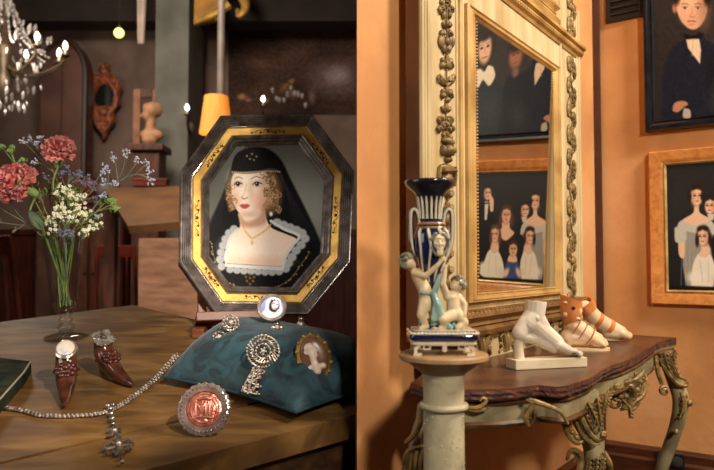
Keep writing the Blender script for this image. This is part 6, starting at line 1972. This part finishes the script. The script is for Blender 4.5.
bm = organic('d', [('c', V(432, 292, -17), 3.2 * u, V(436, 304, -19), 4 * u), ('c', V(436, 304, -19), 4 * u, V(440, 318, -18), 4.6 * u), ('c', V(440, 318, -18), 3.6 * u, V(448, 326, -18), 3 * u), ('c', V(438, 276, -17), 2.6 * u, V(433, 292, -17), 3.2 * u), ('c', V(433, 294, -15), 2.2 * u, V(420, 292, -16), 2 * u), ('c', V(434, 300, -17), 2.5 * u, V(432, 318, -18), 3 * u)], .9 * u, 2)
mk('turquoise_drapery', bm, m_teal, urn)
bm = nb()
rg = random.Random(12)
for i in range(26):
    t = rg.uniform(-PI, 0)
    ball(bm, (X(441) + 20 * u * math.cos(t), 15 * u * math.sin(t), Z(322 + rg.uniform(-3, 5))), (3 * u, 2 * u, 2.2 * u), Euler((rg.uniform(-1, 1), rg.uniform(-1, 1), 0)).to_matrix(), 7, 5)
mk('shell_leaves', bm, m_teal, urn)

# ================================================================== console table
def Cw(px_, py): return hit_plane(px_, py, Vector((0, 0, ZT)), Vector((0, 0, 1)))
MAi = MA.inverted()
def C(px_, py):
    v = MAi @ Cw(px_, py); return (v.x, v.y)
def Qa(px_, py, Y):
    return MAi @ P(px_, py, Y)
fr = [C(*q) for q in ((411, 383), (424, 387), (448, 389.5), (470, 389.5), (495, 389), (520, 387), (536, 385), (548, 386), (562, 386.5), (578, 382), (592, 377), (602, 370), (614, 364.5), (628, 359.5), (641, 353), (650, 346.5), (658, 341.5), (668, 339), (676, 337.5))]
aE = fr[-1][0] + .012
poly = [(.245, -.034)] + fr + [(aE, fr[-1][1] * .5 - .01), (aE - .004, -.034)]
m_top = mat('dark_brown_marble', (98, 62, 42), (60, 36, 25), scale=6, rough=0.3, detail=9, c3=(80, 48, 33), distort=1.0, bump=.06, bscale=60)
m_edge = mat('chipped_marble_edge', (96, 54, 40), (48, 27, 22), scale=30, rough=0.6, bump=.6, bscale=60, detail=9)
con = root('console_table', MA @ Matrix.Translation(((poly[1][0] + aE) / 2, -.18, 0)), 'serpentine dark marble topped console table with carved green and gilt legs', 'table')
th = .024
pd2 = []
q = catmull([(p[0], p[1], 0) for p in fr], 5)
rg = random.Random(2)
pd2 = [poly[0]] + [(v.x, v.y + rg.uniform(-.0015, .0015)) for v in q] + poly[-2:]
bm = nb(); prism(bm, pd2, ZT - .004, ZT); mkA('marble_top', bm, m_top, con, smooth=False)
bm = nb()
cxp = sum(p[0] for p in pd2) / len(pd2); cyp = sum(p[1] for p in pd2) / len(pd2)
def ins(p, d):
    v = Vector((cxp - p[0], cyp - p[1])); v.normalize(); return (p[0] + v.x * d, p[1] + v.y * d)
rr_ = []
for d, z in ((0, -.0041), (-.0015, -.009), (.001, -.014), (-.001, -.019), (.006, -.024), (.02, -.0245)):
    ring = []
    for p in pd2:
        jit = rg.uniform(-.0016, .0016) if -.02 < z < -.0042 else 0
        e = ins(p, d + jit); ring.append(Vector((e[0], e[1], ZT + z)))
    rr_.append(ring)
rings_loft(bm, rr_); mkA('rough_edge', bm, m_edge, con, smooth=False)
m_cgreen = mat('grey_green_painted_wood', (158, 143, 106), (110, 99, 71), scale=10, rough=0.5, bump=.12)
m_cgilt = mat('dull_carved_gilding', (168, 136, 82), (96, 74, 42), scale=40, rough=0.45, metal=.25, bump=.3, bscale=90)
m_cdark = mat('dark_gilt_moulding', (104, 70, 40), (72, 46, 26), scale=16, rough=0.45, metal=.2)
ap = [ins(p, .03) for p in pd2]
ap[0] = (ap[0][0], -.034); ap[-1] = (ap[-1][0], -.034); ap[-2] = (ap[-2][0], ap[-2][1])
bm = nb(); prism(bm, ap, ZT - .072, ZT - .025); apn = mkA('apron', bm, m_cgreen, con, smooth=False)
bm = nb(); tube(bm, [Vector((p[0], p[1], ZT - .072)) for p in ap[1:-1]], .007, 6, 1, smooth=False); tube(bm, [Vector((p[0], p[1], ZT - .032)) for p in ap[1:-1]], .005, 6, 1, smooth=False); mkA('apron_moulding', bm, m_cdark, apn)
class Crv:
    """carving drawn through pixels at a chosen depth"""
    def __init__(s): s.bm = nb()
    def t(s, Y, pts, r, n=5, seg=7, flat=1.0):
        kk = Y / F
        tube(s.bm, [P(p[0], p[1], Y - (p[2] * kk if len(p) > 2 else 0)) for p in pts], [q * kk for q in r] if hasattr(r, '__len__') else r * kk, seg, n)
    def e(s, Y, x, y, rx, ry, rot=0.0, d=0.0, rd=None):
        kk = Y / F
        ball(s.bm, P(x, y, Y - d * kk), (rx * kk, (rd or min(rx, ry)) * kk, ry * kk), Euler((0, rot, 0)).to_matrix(), 10, 7)
    def acan(s, Y, pts, w, d0=8, n=6):
        """leaf with lobed edges following pts"""
        q = catmull([(p[0], p[1], 0) for p in pts], 6); kk = Y / F
        N_ = len(q)
        s.t(Y, [(v.x, v.y, d0 + 3) for v in q], [w * .22, w * .2, w * .06], 1)
        for i in range(n):
            t = i / (n - 1) * .86
            k_ = int(t * (N_ - 1)); v = q[k_]; dd = (q[min(k_ + 2, N_ - 1)] - q[max(k_ - 1, 0)]).normalized()
            for sg in (-1, 1):
                an = math.atan2(dd.x, -dd.y) + sg * .62
                ln = w * 1.25 * (1 - .55 * t)
                cx, cy = v.x + math.sin(an) * ln * .55, v.y - math.cos(an) * ln * .55
                ball(s.bm, P(cx, cy, Y - (d0 + .6) * kk), (w * .24 * kk, w * .2 * kk, ln * .62 * kk), Euler((0, an, 0)).to_matrix(), 8, 6)
    def scroll(s, Y, cx, cy, R, turns, a0, sgn, r0, r1, d=0):
        pts = []
        for i in range(18):
            t = i / 17
            q = R * (1 - .8 * t); an = a0 + sgn * turns * 2 * PI * t
            pts.append((cx + q * math.cos(an), cy - q * math.sin(an), d + 2 * t))
        s.t(Y, pts, [r0, r1], 1)
# apron scrolls seen between the pedestal and the first leg
Yq = 1.285
cr = Crv()
cr.t(Yq, [(466, 407, 2), (476, 408, 3), (484, 404, 3), (486, 400, 3), (483, 398, 3), (480, 401, 3)], [1.5, 2.4, 2.2, 1.8, 1.4, 1.2])
cr.t(Yq, [(466, 409, 1), (478, 411, 2), (490, 407, 2)], [1.2, 1.6, .8])
mk('apron_scroll', cr.bm, m_cgilt, apn, world=True); cr = Crv()
cr.t(1.30, [(528, 400, 3), (536, 402, 4), (548, 406, 4), (560, 412, 3), (568, 424, 2)], [2.4, 2.8, 2.2, 2, 1.6])
cr.t(1.30, [(526, 400, 4), (532, 403, 4), (530, 410, 3), (526, 418, 3), (529, 426, 2)], [1.2, 2.2, 3.2, 3.4, 1.6])
cr.t(1.30, [(533, 404, 3), (535, 414, 3), (532, 424, 2)], [1.4, 2.4, 1.2])
mk('apron_scroll', cr.bm, m_cgilt, apn, world=True)
# front leg with acanthus shoulder
YL = 1.46
def leg(pts, name='leg', m=m_cgreen, seg=10, flat=.9):
    bm = nb()
    tube(bm, [P(x, y, Y) for x, y, Y, r in pts], [r * Y / F for x, y, Y, r in pts], seg, 6, flat=flat)
    return mk(name, bm, m, con, world=True)
fl = 264 + ZC * F / YL
l1 = leg([(582, 392, YL + .03, 17), (585, 412, YL + .03, 19), (591, 432, YL + .02, 14), (594, 452, YL, 11), (593, 475, YL, 11), (586, 530, YL + .01, 9), (578, 620, YL + .03, 7.5), (574, 700, YL + .02, 8), (572, fl - 12, YL, 12)])
cr = Crv(); YS = YL - .01
cr.acan(YS, [(588, 402), (595, 416), (602, 434)], 6, 12); cr.acan(YS, [(597, 398), (600, 414), (601, 428)], 5.5, 12); cr.acan(YS, [(580, 404), (588, 420), (598, 438)], 5.5, 11); cr.acan(YS, [(606, 396), (604, 406), (601, 418)], 5, 11)
cr.acan(YS, [(602, 408), (608, 396), (618, 385)], 6, 7)
cr.t(YS, [(598, 412, 9), (604, 400, 9), (612, 390, 6), (620, 384, 2)], [2, 2.6, 2.4, 2])
cr.t(YS, [(564, 398, 8), (562, 410, 10), (564, 424, 11), (569, 436, 11), (577, 443, 11), (584, 440, 10)], [2.2, 2.4, 2.4, 2.4, 2.6, 1.8])
cr.t(YS, [(573, 412, 12), (580, 414, 14), (584, 424, 15), (590, 434, 15), (598, 440, 14), (604, 437, 13), (605, 433, 13), (601, 433, 13)], [2, 2.6, 2.8, 2.8, 2.4, 2.2, 1.8, 1.4])
cr.t(YS, [(576, 422, 12), (582, 434, 13), (592, 444, 12), (600, 443, 12)], [1.6, 2.2, 2.2, 1.4])
for x, y in ((571, 403), (568, 409), (572, 418), (569, 425), (572, 432), (577, 437)):
    cr.e(YS, x, y, 3.8, 2.8, .4, 10)
cr.e(YS, 603, 435.5, 3.4, 2.6, .2, 14)
cr.e(YS, 574, 409, 2, 2, 0, 13); cr.e(YS, 577, 405, 2, 2, 0, 13)
mk('acanthus_shoulder', cr.bm, m_cgilt, l1, world=True)
cr = Crv()
cr.t(YS, [(570, 450, 6), (577, 451, 9), (581, 458, 10), (579, 470, 10), (574, 478, 8)], [2.6, 3.2, 3.4, 3.2, 2.4])
cr.t(YS, [(567, 460, 4), (570, 452, 6), (576, 455, 8), (574, 462, 8)], [1.6, 2.2, 1.8, 1.4])
cr.t(YS, [(604, 452, 8), (609, 462, 9), (610, 472, 9), (604, 477, 9)], [2.4, 3.2, 3, 2])
for x in (588, 595, 602): cr.acan(YS, [(x, 482), (x + 1, 470), (x + 2, 456)], 4.5, 10)
mk('knee_leaves', cr.bm, m_cgilt, l1, world=True)
cr = Crv(); cr.t(YL, [(572, fl - 18, 8), (566, fl - 10, 12), (560, fl - 5, 12)], [5, 5, 4.5]); mk('scroll_foot', cr.bm, m_cgilt, l1, world=True)
# outer leg
Y2 = 2.09
fl2 = 264 + ZC * F / Y2
l2 = leg([(664, 352, Y2 - .02, 8), (670, 368, Y2 - .03, 8), (675, 382, Y2 - .03, 8), (680, 396, Y2 - .04, 8.5), (680, 410, Y2 - .04, 8), (676, 428, Y2 - .02, 7.4), (669, 448, Y2, 7), (662, 468, Y2, 6.8), (655, 500, Y2 + .02, 6), (648, 550, Y2 + .02, 6), (650, fl2 - 7, Y2, 7)])
cr = Crv(); YS = Y2 - .04
cr.t(YS, [(660, 358, 7), (667, 372, 9), (676, 383, 9), (685, 386, 8), (688, 382, 8)], [2.4, 2.8, 2.6, 2.2, 1.2])
cr.acan(YS, [(664, 352), (668, 366), (676, 380)], 5, 8); cr.acan(YS, [(675, 350), (674, 362), (680, 378)], 4, 8); cr.acan(YS, [(682, 396), (683, 408), (679, 420)], 4, 8)
cr.t(YS, [(668, 352, 6), (671, 364, 8), (677, 375, 8), (686, 380, 7)], [2.2, 2.4, 2.2, 1.2])
cr.t(YS, [(676, 352, 5), (672, 360, 6), (670, 368, 7)], [2, 2, 1.2])
cr.scroll(YS, 664.5, 391, 5, 1.2, 1.2, 1, 1.9, 1.2, 8)
cr.t(YS, [(656, 356, 6), (658, 372, 8), (662, 384, 8)], [2, 2.4, 2])
cr.e(YS, 689, 403, 3.8, 3.6, 0, 6); cr.e(YS, 684, 396, 4, 3, .6, 7); cr.t(YS, [(681, 392, 7), (684, 400, 9), (683, 410, 9), (681, 418, 8)], [1.6, 2.6, 2.8, .8])
cr.e(YS, 676, 432, 2, 3.4, .3, 6); cr.e(YS, 682, 404, 2.4, 3, 0, 9)
mk('acanthus_shoulder', cr.bm, m_cgilt, l2, world=True)
# rear leg behind the pedestal
Y3 = 1.34
fl3 = 264 + ZC * F / Y3
l3 = leg([(424, 404, Y3, 7), (421, 420, Y3, 6), (416, 436, Y3 - .01, 6), (416, 452, Y3 - .02, 9), (416, 475, Y3 - .02, 10), (420, 540, Y3, 8), (424, 640, Y3, 7), (424, fl3 - 9, Y3, 9)])
cr = Crv()
cr.t(Y3 - .02, [(421, 410, 4), (420, 424, 7), (413, 436, 8), (406, 443, 8), (408, 438, 8)], [2, 3, 2.8, 1.8, 1.2])
for i in range(5):
    x = 405 + i * 5
    cr.t(Y3 - .03, [(x + 3, 449, 7), (x, 460, 9), (x - 1, 476, 9)], [1.4, 2.4, 2.2])
cr.t(Y3 - .03, [(424, 446, 8), (412, 449, 8), (405, 456, 8), (403, 470, 8)], [1.6, 2, 2, 1.6])
mk('fluted_scroll', cr.bm, m_cgilt, l3, world=True)
# carved cartouche in the middle of the apron
Y4 = 1.70
cr = Crv()
cr.acan(Y4, [(612, 394), (624, 386), (640, 372)], 6, 4); cr.acan(Y4, [(634, 400), (641, 390), (646, 376)], 5, 5); cr.acan(Y4, [(622, 400), (630, 408), (631, 419)], 5, 5)
cr.scroll(Y4, 637, 389, 9.5, .9, 1.9, -1, 2.4, 1.4, 5)
cr.scroll(Y4, 616, 402, 7, .9, 2.5, 1, 2.6, 1.6, 5)
cr.t(Y4, [(611, 393, 3), (618, 386, 5), (628, 382, 6), (638, 378, 5), (645, 370, 3)], [2, 3, 3.4, 2.6, 1.6])
cr.t(Y4, [(622, 392, 6), (630, 386, 8), (634, 392, 8), (629, 402, 7), (622, 408, 6)], [1.6, 2.4, 2.6, 2.6, 1.8])
cr.t(Y4, [(645, 374, 3), (646, 386, 5), (642, 396, 6), (634, 402, 6), (630, 410, 5), (630, 418, 4)], [1.6, 2.2, 2.6, 2.8, 2.4, .8])
cr.t(Y4, [(620, 410, 4), (626, 408, 5), (634, 408, 5), (640, 402, 5)], [1.4, 2.2, 2.2, 1])
for x, y, r in ((620, 396, 4), (626, 396, 4), (632, 384, 4), (637, 390, 4), (626, 403, 3.6), (615, 399, 3)):
    cr.e(Y4, x, y, r, r * .8, .5, 5)
mk('shell_cartouche', cr.bm, m_cgilt, apn, world=True)
bm = nb()
pz = [(605, 384), (652, 362), (650, 372), (642, 382), (636, 396), (628, 402), (612, 398), (604, 394)]
f_ = [P(x, y, Y4 + .01) for x, y in pz]; g_ = [P(x, y, Y4 + .03) for x, y in pz]
rings_loft(bm, [f_, g_]); mk('cartouche_ground', bm, m_cgreen, apn, world=True, smooth=False)

# ================================================================== plaster and terracotta feet
def foot_frame(p0, p1):
    a_, b_ = Cw(*p0), Cw(*p1)
    x = (b_ - a_); L = x.length; x.normalize(); z = Vector((0, 0, 1)); y = z.cross(x)
    return basis(x, y, z, a_), L
m_plaster = mat('white_plaster', (226, 214, 196), (200, 184, 160), scale=12, rough=0.6, bump=.08)
m_base = mat('cream_plaster_base', (220, 204, 176), (196, 176, 144), scale=12, rough=0.55, bump=.1)
FM, L = foot_frame((516, 370.5), (587.5, 367))
u = depth(FM.translation + FM.to_3x3() @ Vector((L / 2, 0, 0))) / F * .97
kl = L / 72 / u
pf = root('foot_sculpture', FM, 'white plaster model of a bare foot on a rectangular base', 'sculpture')
bm = nb(); box(bm, (L, 21 * u, 10 * u), (L / 2, 10.5 * u, 5 * u + .0004), bev=1.0 * u); mk('base', bm, m_base, pf, smooth=False)
bm = nb(); tube(bm, [(8.5 * u * kl, 11 * u, 9.9 * u), (7.6 * u * kl, 11 * u, 22 * u), (8.5 * u * kl, 11 * u, 32 * u)], [5.6 * u, 5 * u, 5.2 * u], 10); mk('heel_post', bm, m_base, pf)
yc = 10.5
q = lambda l, z, y=0.0: Vector((l * u * kl, (yc + y) * u, z * u))
pr = [('c', q(26, 68), 11.0 * u, q(24.5, 56), 10.4 * u), ('c', q(24.5, 56), 10.4 * u, q(18, 46), 10.6 * u), ('c', q(15, 47), 8 * u, q(9.5, 37), 8.4 * u), ('e', q(9, 36), (8 * u, 8.4 * u, 8.5 * u), None),
      ('c', q(22, 46), 10.5 * u, q(34, 35), 10.2 * u), ('c', q(34, 35), 10.2 * u, q(46, 25), 8.6 * u), ('c', q(24, 54), 10 * u, q(32, 40), 9 * u), ('c', q(10, 34), 7 * u, q(30, 29), 6 * u), ('c', q(30, 28), 7 * u, q(44, 20), 6 * u),
      ('c', q(46, 23, -5), 6 * u, q(55, 17.5, -6.5), 5 * u), ('c', q(46, 23, 5), 6.4 * u, q(55, 18, 6), 5.6 * u), ('c', q(46, 22), 6.5 * u, q(55, 17.5), 5.5 * u), ('e', q(22, 52, -9), (2.6 * u, 2.4 * u, 3.4 * u), None), ('e', q(25, 54, 9), (2.6 * u, 2.4 * u, 3.4 * u), None)]
for i, (y, l2_, r) in enumerate(((9.2, 69.5, 3.2), (3.4, 70.5, 2.3), (-1.5, 69.5, 2.2), (-6.2, 67.5, 2.1), (-10.7, 64.8, 2.1))):
    pr.append(('c', q(55, 17.4, y * .85), r * 1.15 * u, q((55 + l2_) / 2 + 1, 16.4, y), r * u)); pr.append(('c', q((55 + l2_) / 2 + 1, 16.4, y), r * u, q(l2_, 10.4 + r, y), r * .98 * u))
bm = organic('f', pr, .6 * u, 2)
bmesh.ops.bisect_plane(bm, geom=bm.verts[:] + bm.edges[:] + bm.faces[:], plane_co=q(26, 69), plane_no=Vector((.08, 0, 1)), clear_outer=True)
bmesh.ops.holes_fill(bm, edges=[e for e in bm.edges if e.is_boundary], sides=400)
mk('foot', bm, m_plaster, pf, angle=50)
bm = nb()
for y, l2_, r in ((9.2, 69.5, 3.2), (3.4, 70.5, 2.3), (-1.5, 69.5, 2.2), (-6.2, 67.5, 2.1), (-10.7, 64.8, 2.1)):
    ball(bm, q(l2_ + 1.6, 11.4 + r * 1.3, y), (1.3 * u, r * .62 * u, r * .5 * u), Euler((0, .5, 0)).to_matrix(), 8, 6)
mk('toenails', bm, m_plaster, pf)
# sandalled terracotta foot
m_terra = mat('pale_terracotta', (236, 206, 170), (214, 168, 124), scale=10, rough=0.5, bump=.06)
m_strap = mat('orange_sandal_strap', (214, 134, 74), (192, 106, 52), scale=14, rough=0.45)
m_creamg = mat('cream_glazed_clay', (232, 204, 166), (212, 176, 134), scale=10, rough=0.35)
FM, L = foot_frame((562, 351.5), (612, 352.5))
FM = FM @ Matrix.Translation((0, .012, 0))
u = L / 50
sf_ = root('sandal_sculpture', FM, 'terracotta foot in an orange sandal with an ankle cuff marked with a dark hole', 'sculpture')
q = lambda l, z, y=0.0: Vector((l * u, (13 + y) * u, z * u))
pr = [('c', q(13, 42), 9 * u, q(14, 26), 9.6 * u), ('c', q(14, 26), 10 * u, q(28, 16), 9.6 * u), ('c', q(10, 14), 9 * u, q(28, 13), 9 * u), ('c', q(28, 15), 9.6 * u, q(38, 11), 8 * u), ('c', q(36, 10, 5), 6.6 * u, q(40, 9, 5), 6 * u), ('c', q(36, 10, -5), 6.6 * u, q(40, 9, -5), 6 * u), ('e', q(8, 12), (8 * u, 9 * u, 9 * u), None)]
for y, l2_, r in ((9.6, 47, 4.2), (4.4, 47.5, 3.5), (-.4, 47, 3.4), (-5, 45.6, 3.2), (-9.4, 43.4, 3.1)):
    pr.append(('c', q(38, 9, y * .85), r * u, q(l2_, 3.4 + r, y), r * .95 * u))
bm = organic('f', pr, 1.1 * u, 3); mk('foot', bm, m_terra, sf_)
bm = nb(); prism(bm, [((25 + 26.5 * math.cos(t)) * u, (13 + (14 + 1.5 * math.cos(t)) * math.sin(t)) * u) for t in [2 * PI * i / 32 for i in range(32)]], .0004, 3.0 * u); mk('sole', bm, m_creamg, sf_, smooth=False)
# flaring ankle cuff
bm = nb()
ax0, ax1 = q(12, 31), q(11, 55)
for (rx, ry, t, rx2) in (): pass
rr_ = []
for t, rx, ry, lx in ((0, 10.5, 11, 2), (.5, 10.8, 11.5, 0), (1, 11.5, 12, 1.5), (1, 9.6, 10.2, 1.5), (.5, 9.2, 10, 0), (.05, 9, 9.6, 2)):
    c = ax0.lerp(ax1, t)
    rr_.append([c + Vector(((lx + rx * math.cos(a_)) * u, ry * u * math.sin(a_), (-3.0 * math.cos(a_) * t + 2.5 * math.cos(a_) * (1 - t)) * u * 1.5)) for a_ in [2 * PI * i / 36 for i in range(36)]])
rings_loft(bm, rr_, loop=True)
cf = mk('ankle_cuff', bm, m_strap, sf_, angle=40)
bm = nb(); ball(bm, q(13, 45, -11.6), (2.0 * u, .9 * u, 2.0 * u), None, 12, 8); mk('hole_shade_bead', bm, mat('hole_shade_dark', (40, 34, 40), rough=.8), cf)  # dark bead on the cuff stands for the shade in its hole
bm = nb()
for x, z, w, h in ((6, 38, 3, 3), (20, 40, 2.4, 5), (8, 50, 5, 2), (17, 34, 4, 2)):
    ball(bm, q(x, z, -10.2 + abs(x - 13) * .3), (w * u, 2.0 * u, h * u), Euler((0, .3, 0)).to_matrix(), 10, 7)
mk('cream_patches', bm, m_creamg, cf)
def strap(bm, pts, r): tube(bm, pts, r, 6)
bm = nb()
def band(bm, c, nrm, rx, ry, w, Rup=Vector((0, 1, 0))):
    zz = nrm.normalized(); yy = Rup; xx = yy.cross(zz).normalized()
    tube(bm, [c + xx * rx * math.cos(t) + yy * ry * math.sin(t) for t in [2 * PI * i / 30 for i in range(30)]], w, 6, 1, loop=True, smooth=False, flat=.35, up=None)
for l, z, rx, ry in ((17, 25, 11.4, 11.2), (23, 19, 11.4, 10.8), (31, 14, 9.6, 11.6)):
    band(bm, q(l, z), Vector((.8, 0, -.5)), rx * u, ry * u, 1.5 * u)
mk('sandal_straps', bm, mat('faded_peach_strap', (222, 164, 116), (204, 138, 92), scale=14, rough=.5), sf_)
# striped foot standing behind
a_, b_ = Cw(600, 343), Cw(637, 342.5)
FM, L = foot_frame((600, 343), (637, 342))
u = L / 37
st_ = root('striped_sculpture', FM, 'cream glazed foot with orange bands lying behind the sandalled foot', 'sculpture')
q = lambda l, z, y=0.0: Vector((l * u, (9 + y) * u, z * u))
pr = [('c', q(-8, 30), 7.5 * u, q(2, 20), 7.6 * u), ('c', q(2, 20), 7.6 * u, q(14, 13), 7.6 * u), ('c', q(14, 13), 7.6 * u, q(26, 8), 6.4 * u), ('c', q(14, 9), 6.6 * u, q(26, 7), 6 * u), ('c', q(26, 7.5), 6.2 * u, q(35, 4.8), 3.4 * u), ('c', q(26, 7, 4), 4.6 * u, q(33, 5, 3), 3.4 * u), ('c', q(26, 7, -4), 4.6 * u, q(32, 4.6, -3), 3.4 * u), ('e', q(36.5, 5.4), (2.2 * u, 2.2 * u, 2 * u), None)]
bm = organic('f', pr, .9 * u, 3); mk('foot', bm, m_creamg, st_)
bm = nb()
for l, z, r in ((2.5, 20.0, 8.0), (13.5, 13.4, 8.0)):
    c = q(l, z); zz = Vector((.82, 0, -.52)); yy = Vector((0, 1, 0)); xx = yy.cross(zz)
    rings_loft(bm, [[c + zz * (d * u) + (xx * math.cos(t) + yy * math.sin(t)) * (rad * u) for t in [2 * PI * i / 32 for i in range(32)]] for d, rad in ((-2.2, r - .6), (-2.0, r), (2.0, r), (2.2, r - .6))], loop=False)
mk('orange_bands', bm, m_strap, st_)
bm = nb()
c0, zz = q(-9, 31.5), Vector((.6, 0, -.8)); yy = Vector((0, 1, 0)); xx = yy.cross(zz)
rings_loft(bm, [[c0 + zz * (d * u) + (xx * math.cos(t) + yy * math.sin(t)) * (rad * (1 + .05 * math.sin(5 * t)) * u) for t in [2 * PI * i / 40 for i in range(40)]] for d, rad in ((-4, 10), (0, 9.6), (5, 8.6), (5, 7.2), (0, 8.4), (-4, 8.8))], loop=True)
mk('ankle_cuff', bm, m_strap, st_)
bm = nb(); tube(bm, [(q(-3, 16)), q(-4, 8), q(-3, .3)], [4.6 * u, 4 * u, 4.6 * u], 8); tube(bm, [q(-3, 2), q(10, 2), q(24, 2)], 1.9 * u, 6); mk('rest', bm, m_creamg, st_)

# ================================================================== light
def spot(name, loc, aim, energy, size, blend, radius, col):
    l = bpy.data.lights.new(name, 'SPOT')
    l.energy = energy; l.spot_size = math.radians(size); l.spot_blend = blend; l.shadow_soft_size = radius; l.color = col
    o = bpy.data.objects.new(name, l); COL.objects.link(o)
    o.location = loc
    o.rotation_euler = (Vector(aim) - Vector(loc)).to_track_quat('-Z', 'Y').to_euler()
    return o
def point(name, loc, energy, radius, col):
    l = bpy.data.lights.new(name, 'POINT'); l.energy = energy; l.shadow_soft_size = radius; l.color = col
    o = bpy.data.objects.new(name, l); COL.objects.link(o); o.location = loc
    return o
def area(name, loc, aim, energy, size, col):
    l = bpy.data.lights.new(name, 'AREA'); l.energy = energy; l.size = size; l.color = col
    o = bpy.data.objects.new(name, l); COL.objects.link(o); o.location = loc
    o.rotation_euler = (Vector(aim) - Vector(loc)).to_track_quat('-Z', 'Y').to_euler()
    return o
spot('spot_ochre_key', (1.2, -1.6, 2.7), (1.06, 2.3, 1.0), 345, 50, 0.25, 0.18, (1.0, 0.90, 0.75))
area('ochre_room_fill', (2.25, 0.9, 3.4), (1.2, 2.2, 1.1), 125, 0.6, (1.0, 0.90, 0.75))  # added fill for the portrait wall, no visible fitting
spot('spot_display_key', (0.40, 0.28, 1.85), (-0.84, 1.81, 0.95), 190, 35, 0.45, 0.04, (1.0, 0.88, 0.74))
spot('spot_portrait_fill', (-0.12, 0.35, 2.6), (-0.27, 2.1, 1.0), 105, 23, 0.6, 0.08, (1.0, 0.92, 0.82))  # added spot lifting the portrait and cushion where the pier blocks the key
area('display_side_fill', (-1.7, 0.7, 1.6), (-0.4, 2.0, 0.95), 12, 1.0, (1.0, 0.9, 0.8))  # added out-of-view fill for highlights on the octagonal frame
point('amber_lamp_glow', (lo_.x, lo_.y - .0, lo_.z + .17), 9, 0.05, (1.0, 0.62, 0.3))
point('chandelier_glow', (cc.x + .2, cc.y - .5, cc.z - .1), 45, 0.25, (1.0, 0.84, 0.68))
area('dim_room_fill', (-1.8, 4.6, 4.2), (-1.8, 7.5, 2.0), 165, 1.2, (1.0, 0.85, 0.72))  # added unseen fill brightening the back of the dim room
spot('desk_fill_spot', (-0.75, 3.0, 1.9), (-1.45, 5.1, 0.95), 150, 30, 0.7, 0.1, (1.0, 0.82, 0.66))  # added unseen spot brightening the desk's end panel
w = bpy.data.worlds.new('world'); sc.world = w
w.use_nodes = True
w.node_tree.nodes['Background'].inputs['Color'].default_value = (1.0, 0.8, 0.62, 1)
w.node_tree.nodes['Background'].inputs['Strength'].default_value = 0.02
sc.view_settings.view_transform = 'Standard'
sc.view_settings.look = 'None'
sc.view_settings.gamma = 1
sc.view_settings.exposure = 0.0
sc.view_settings.use_curve_mapping = False
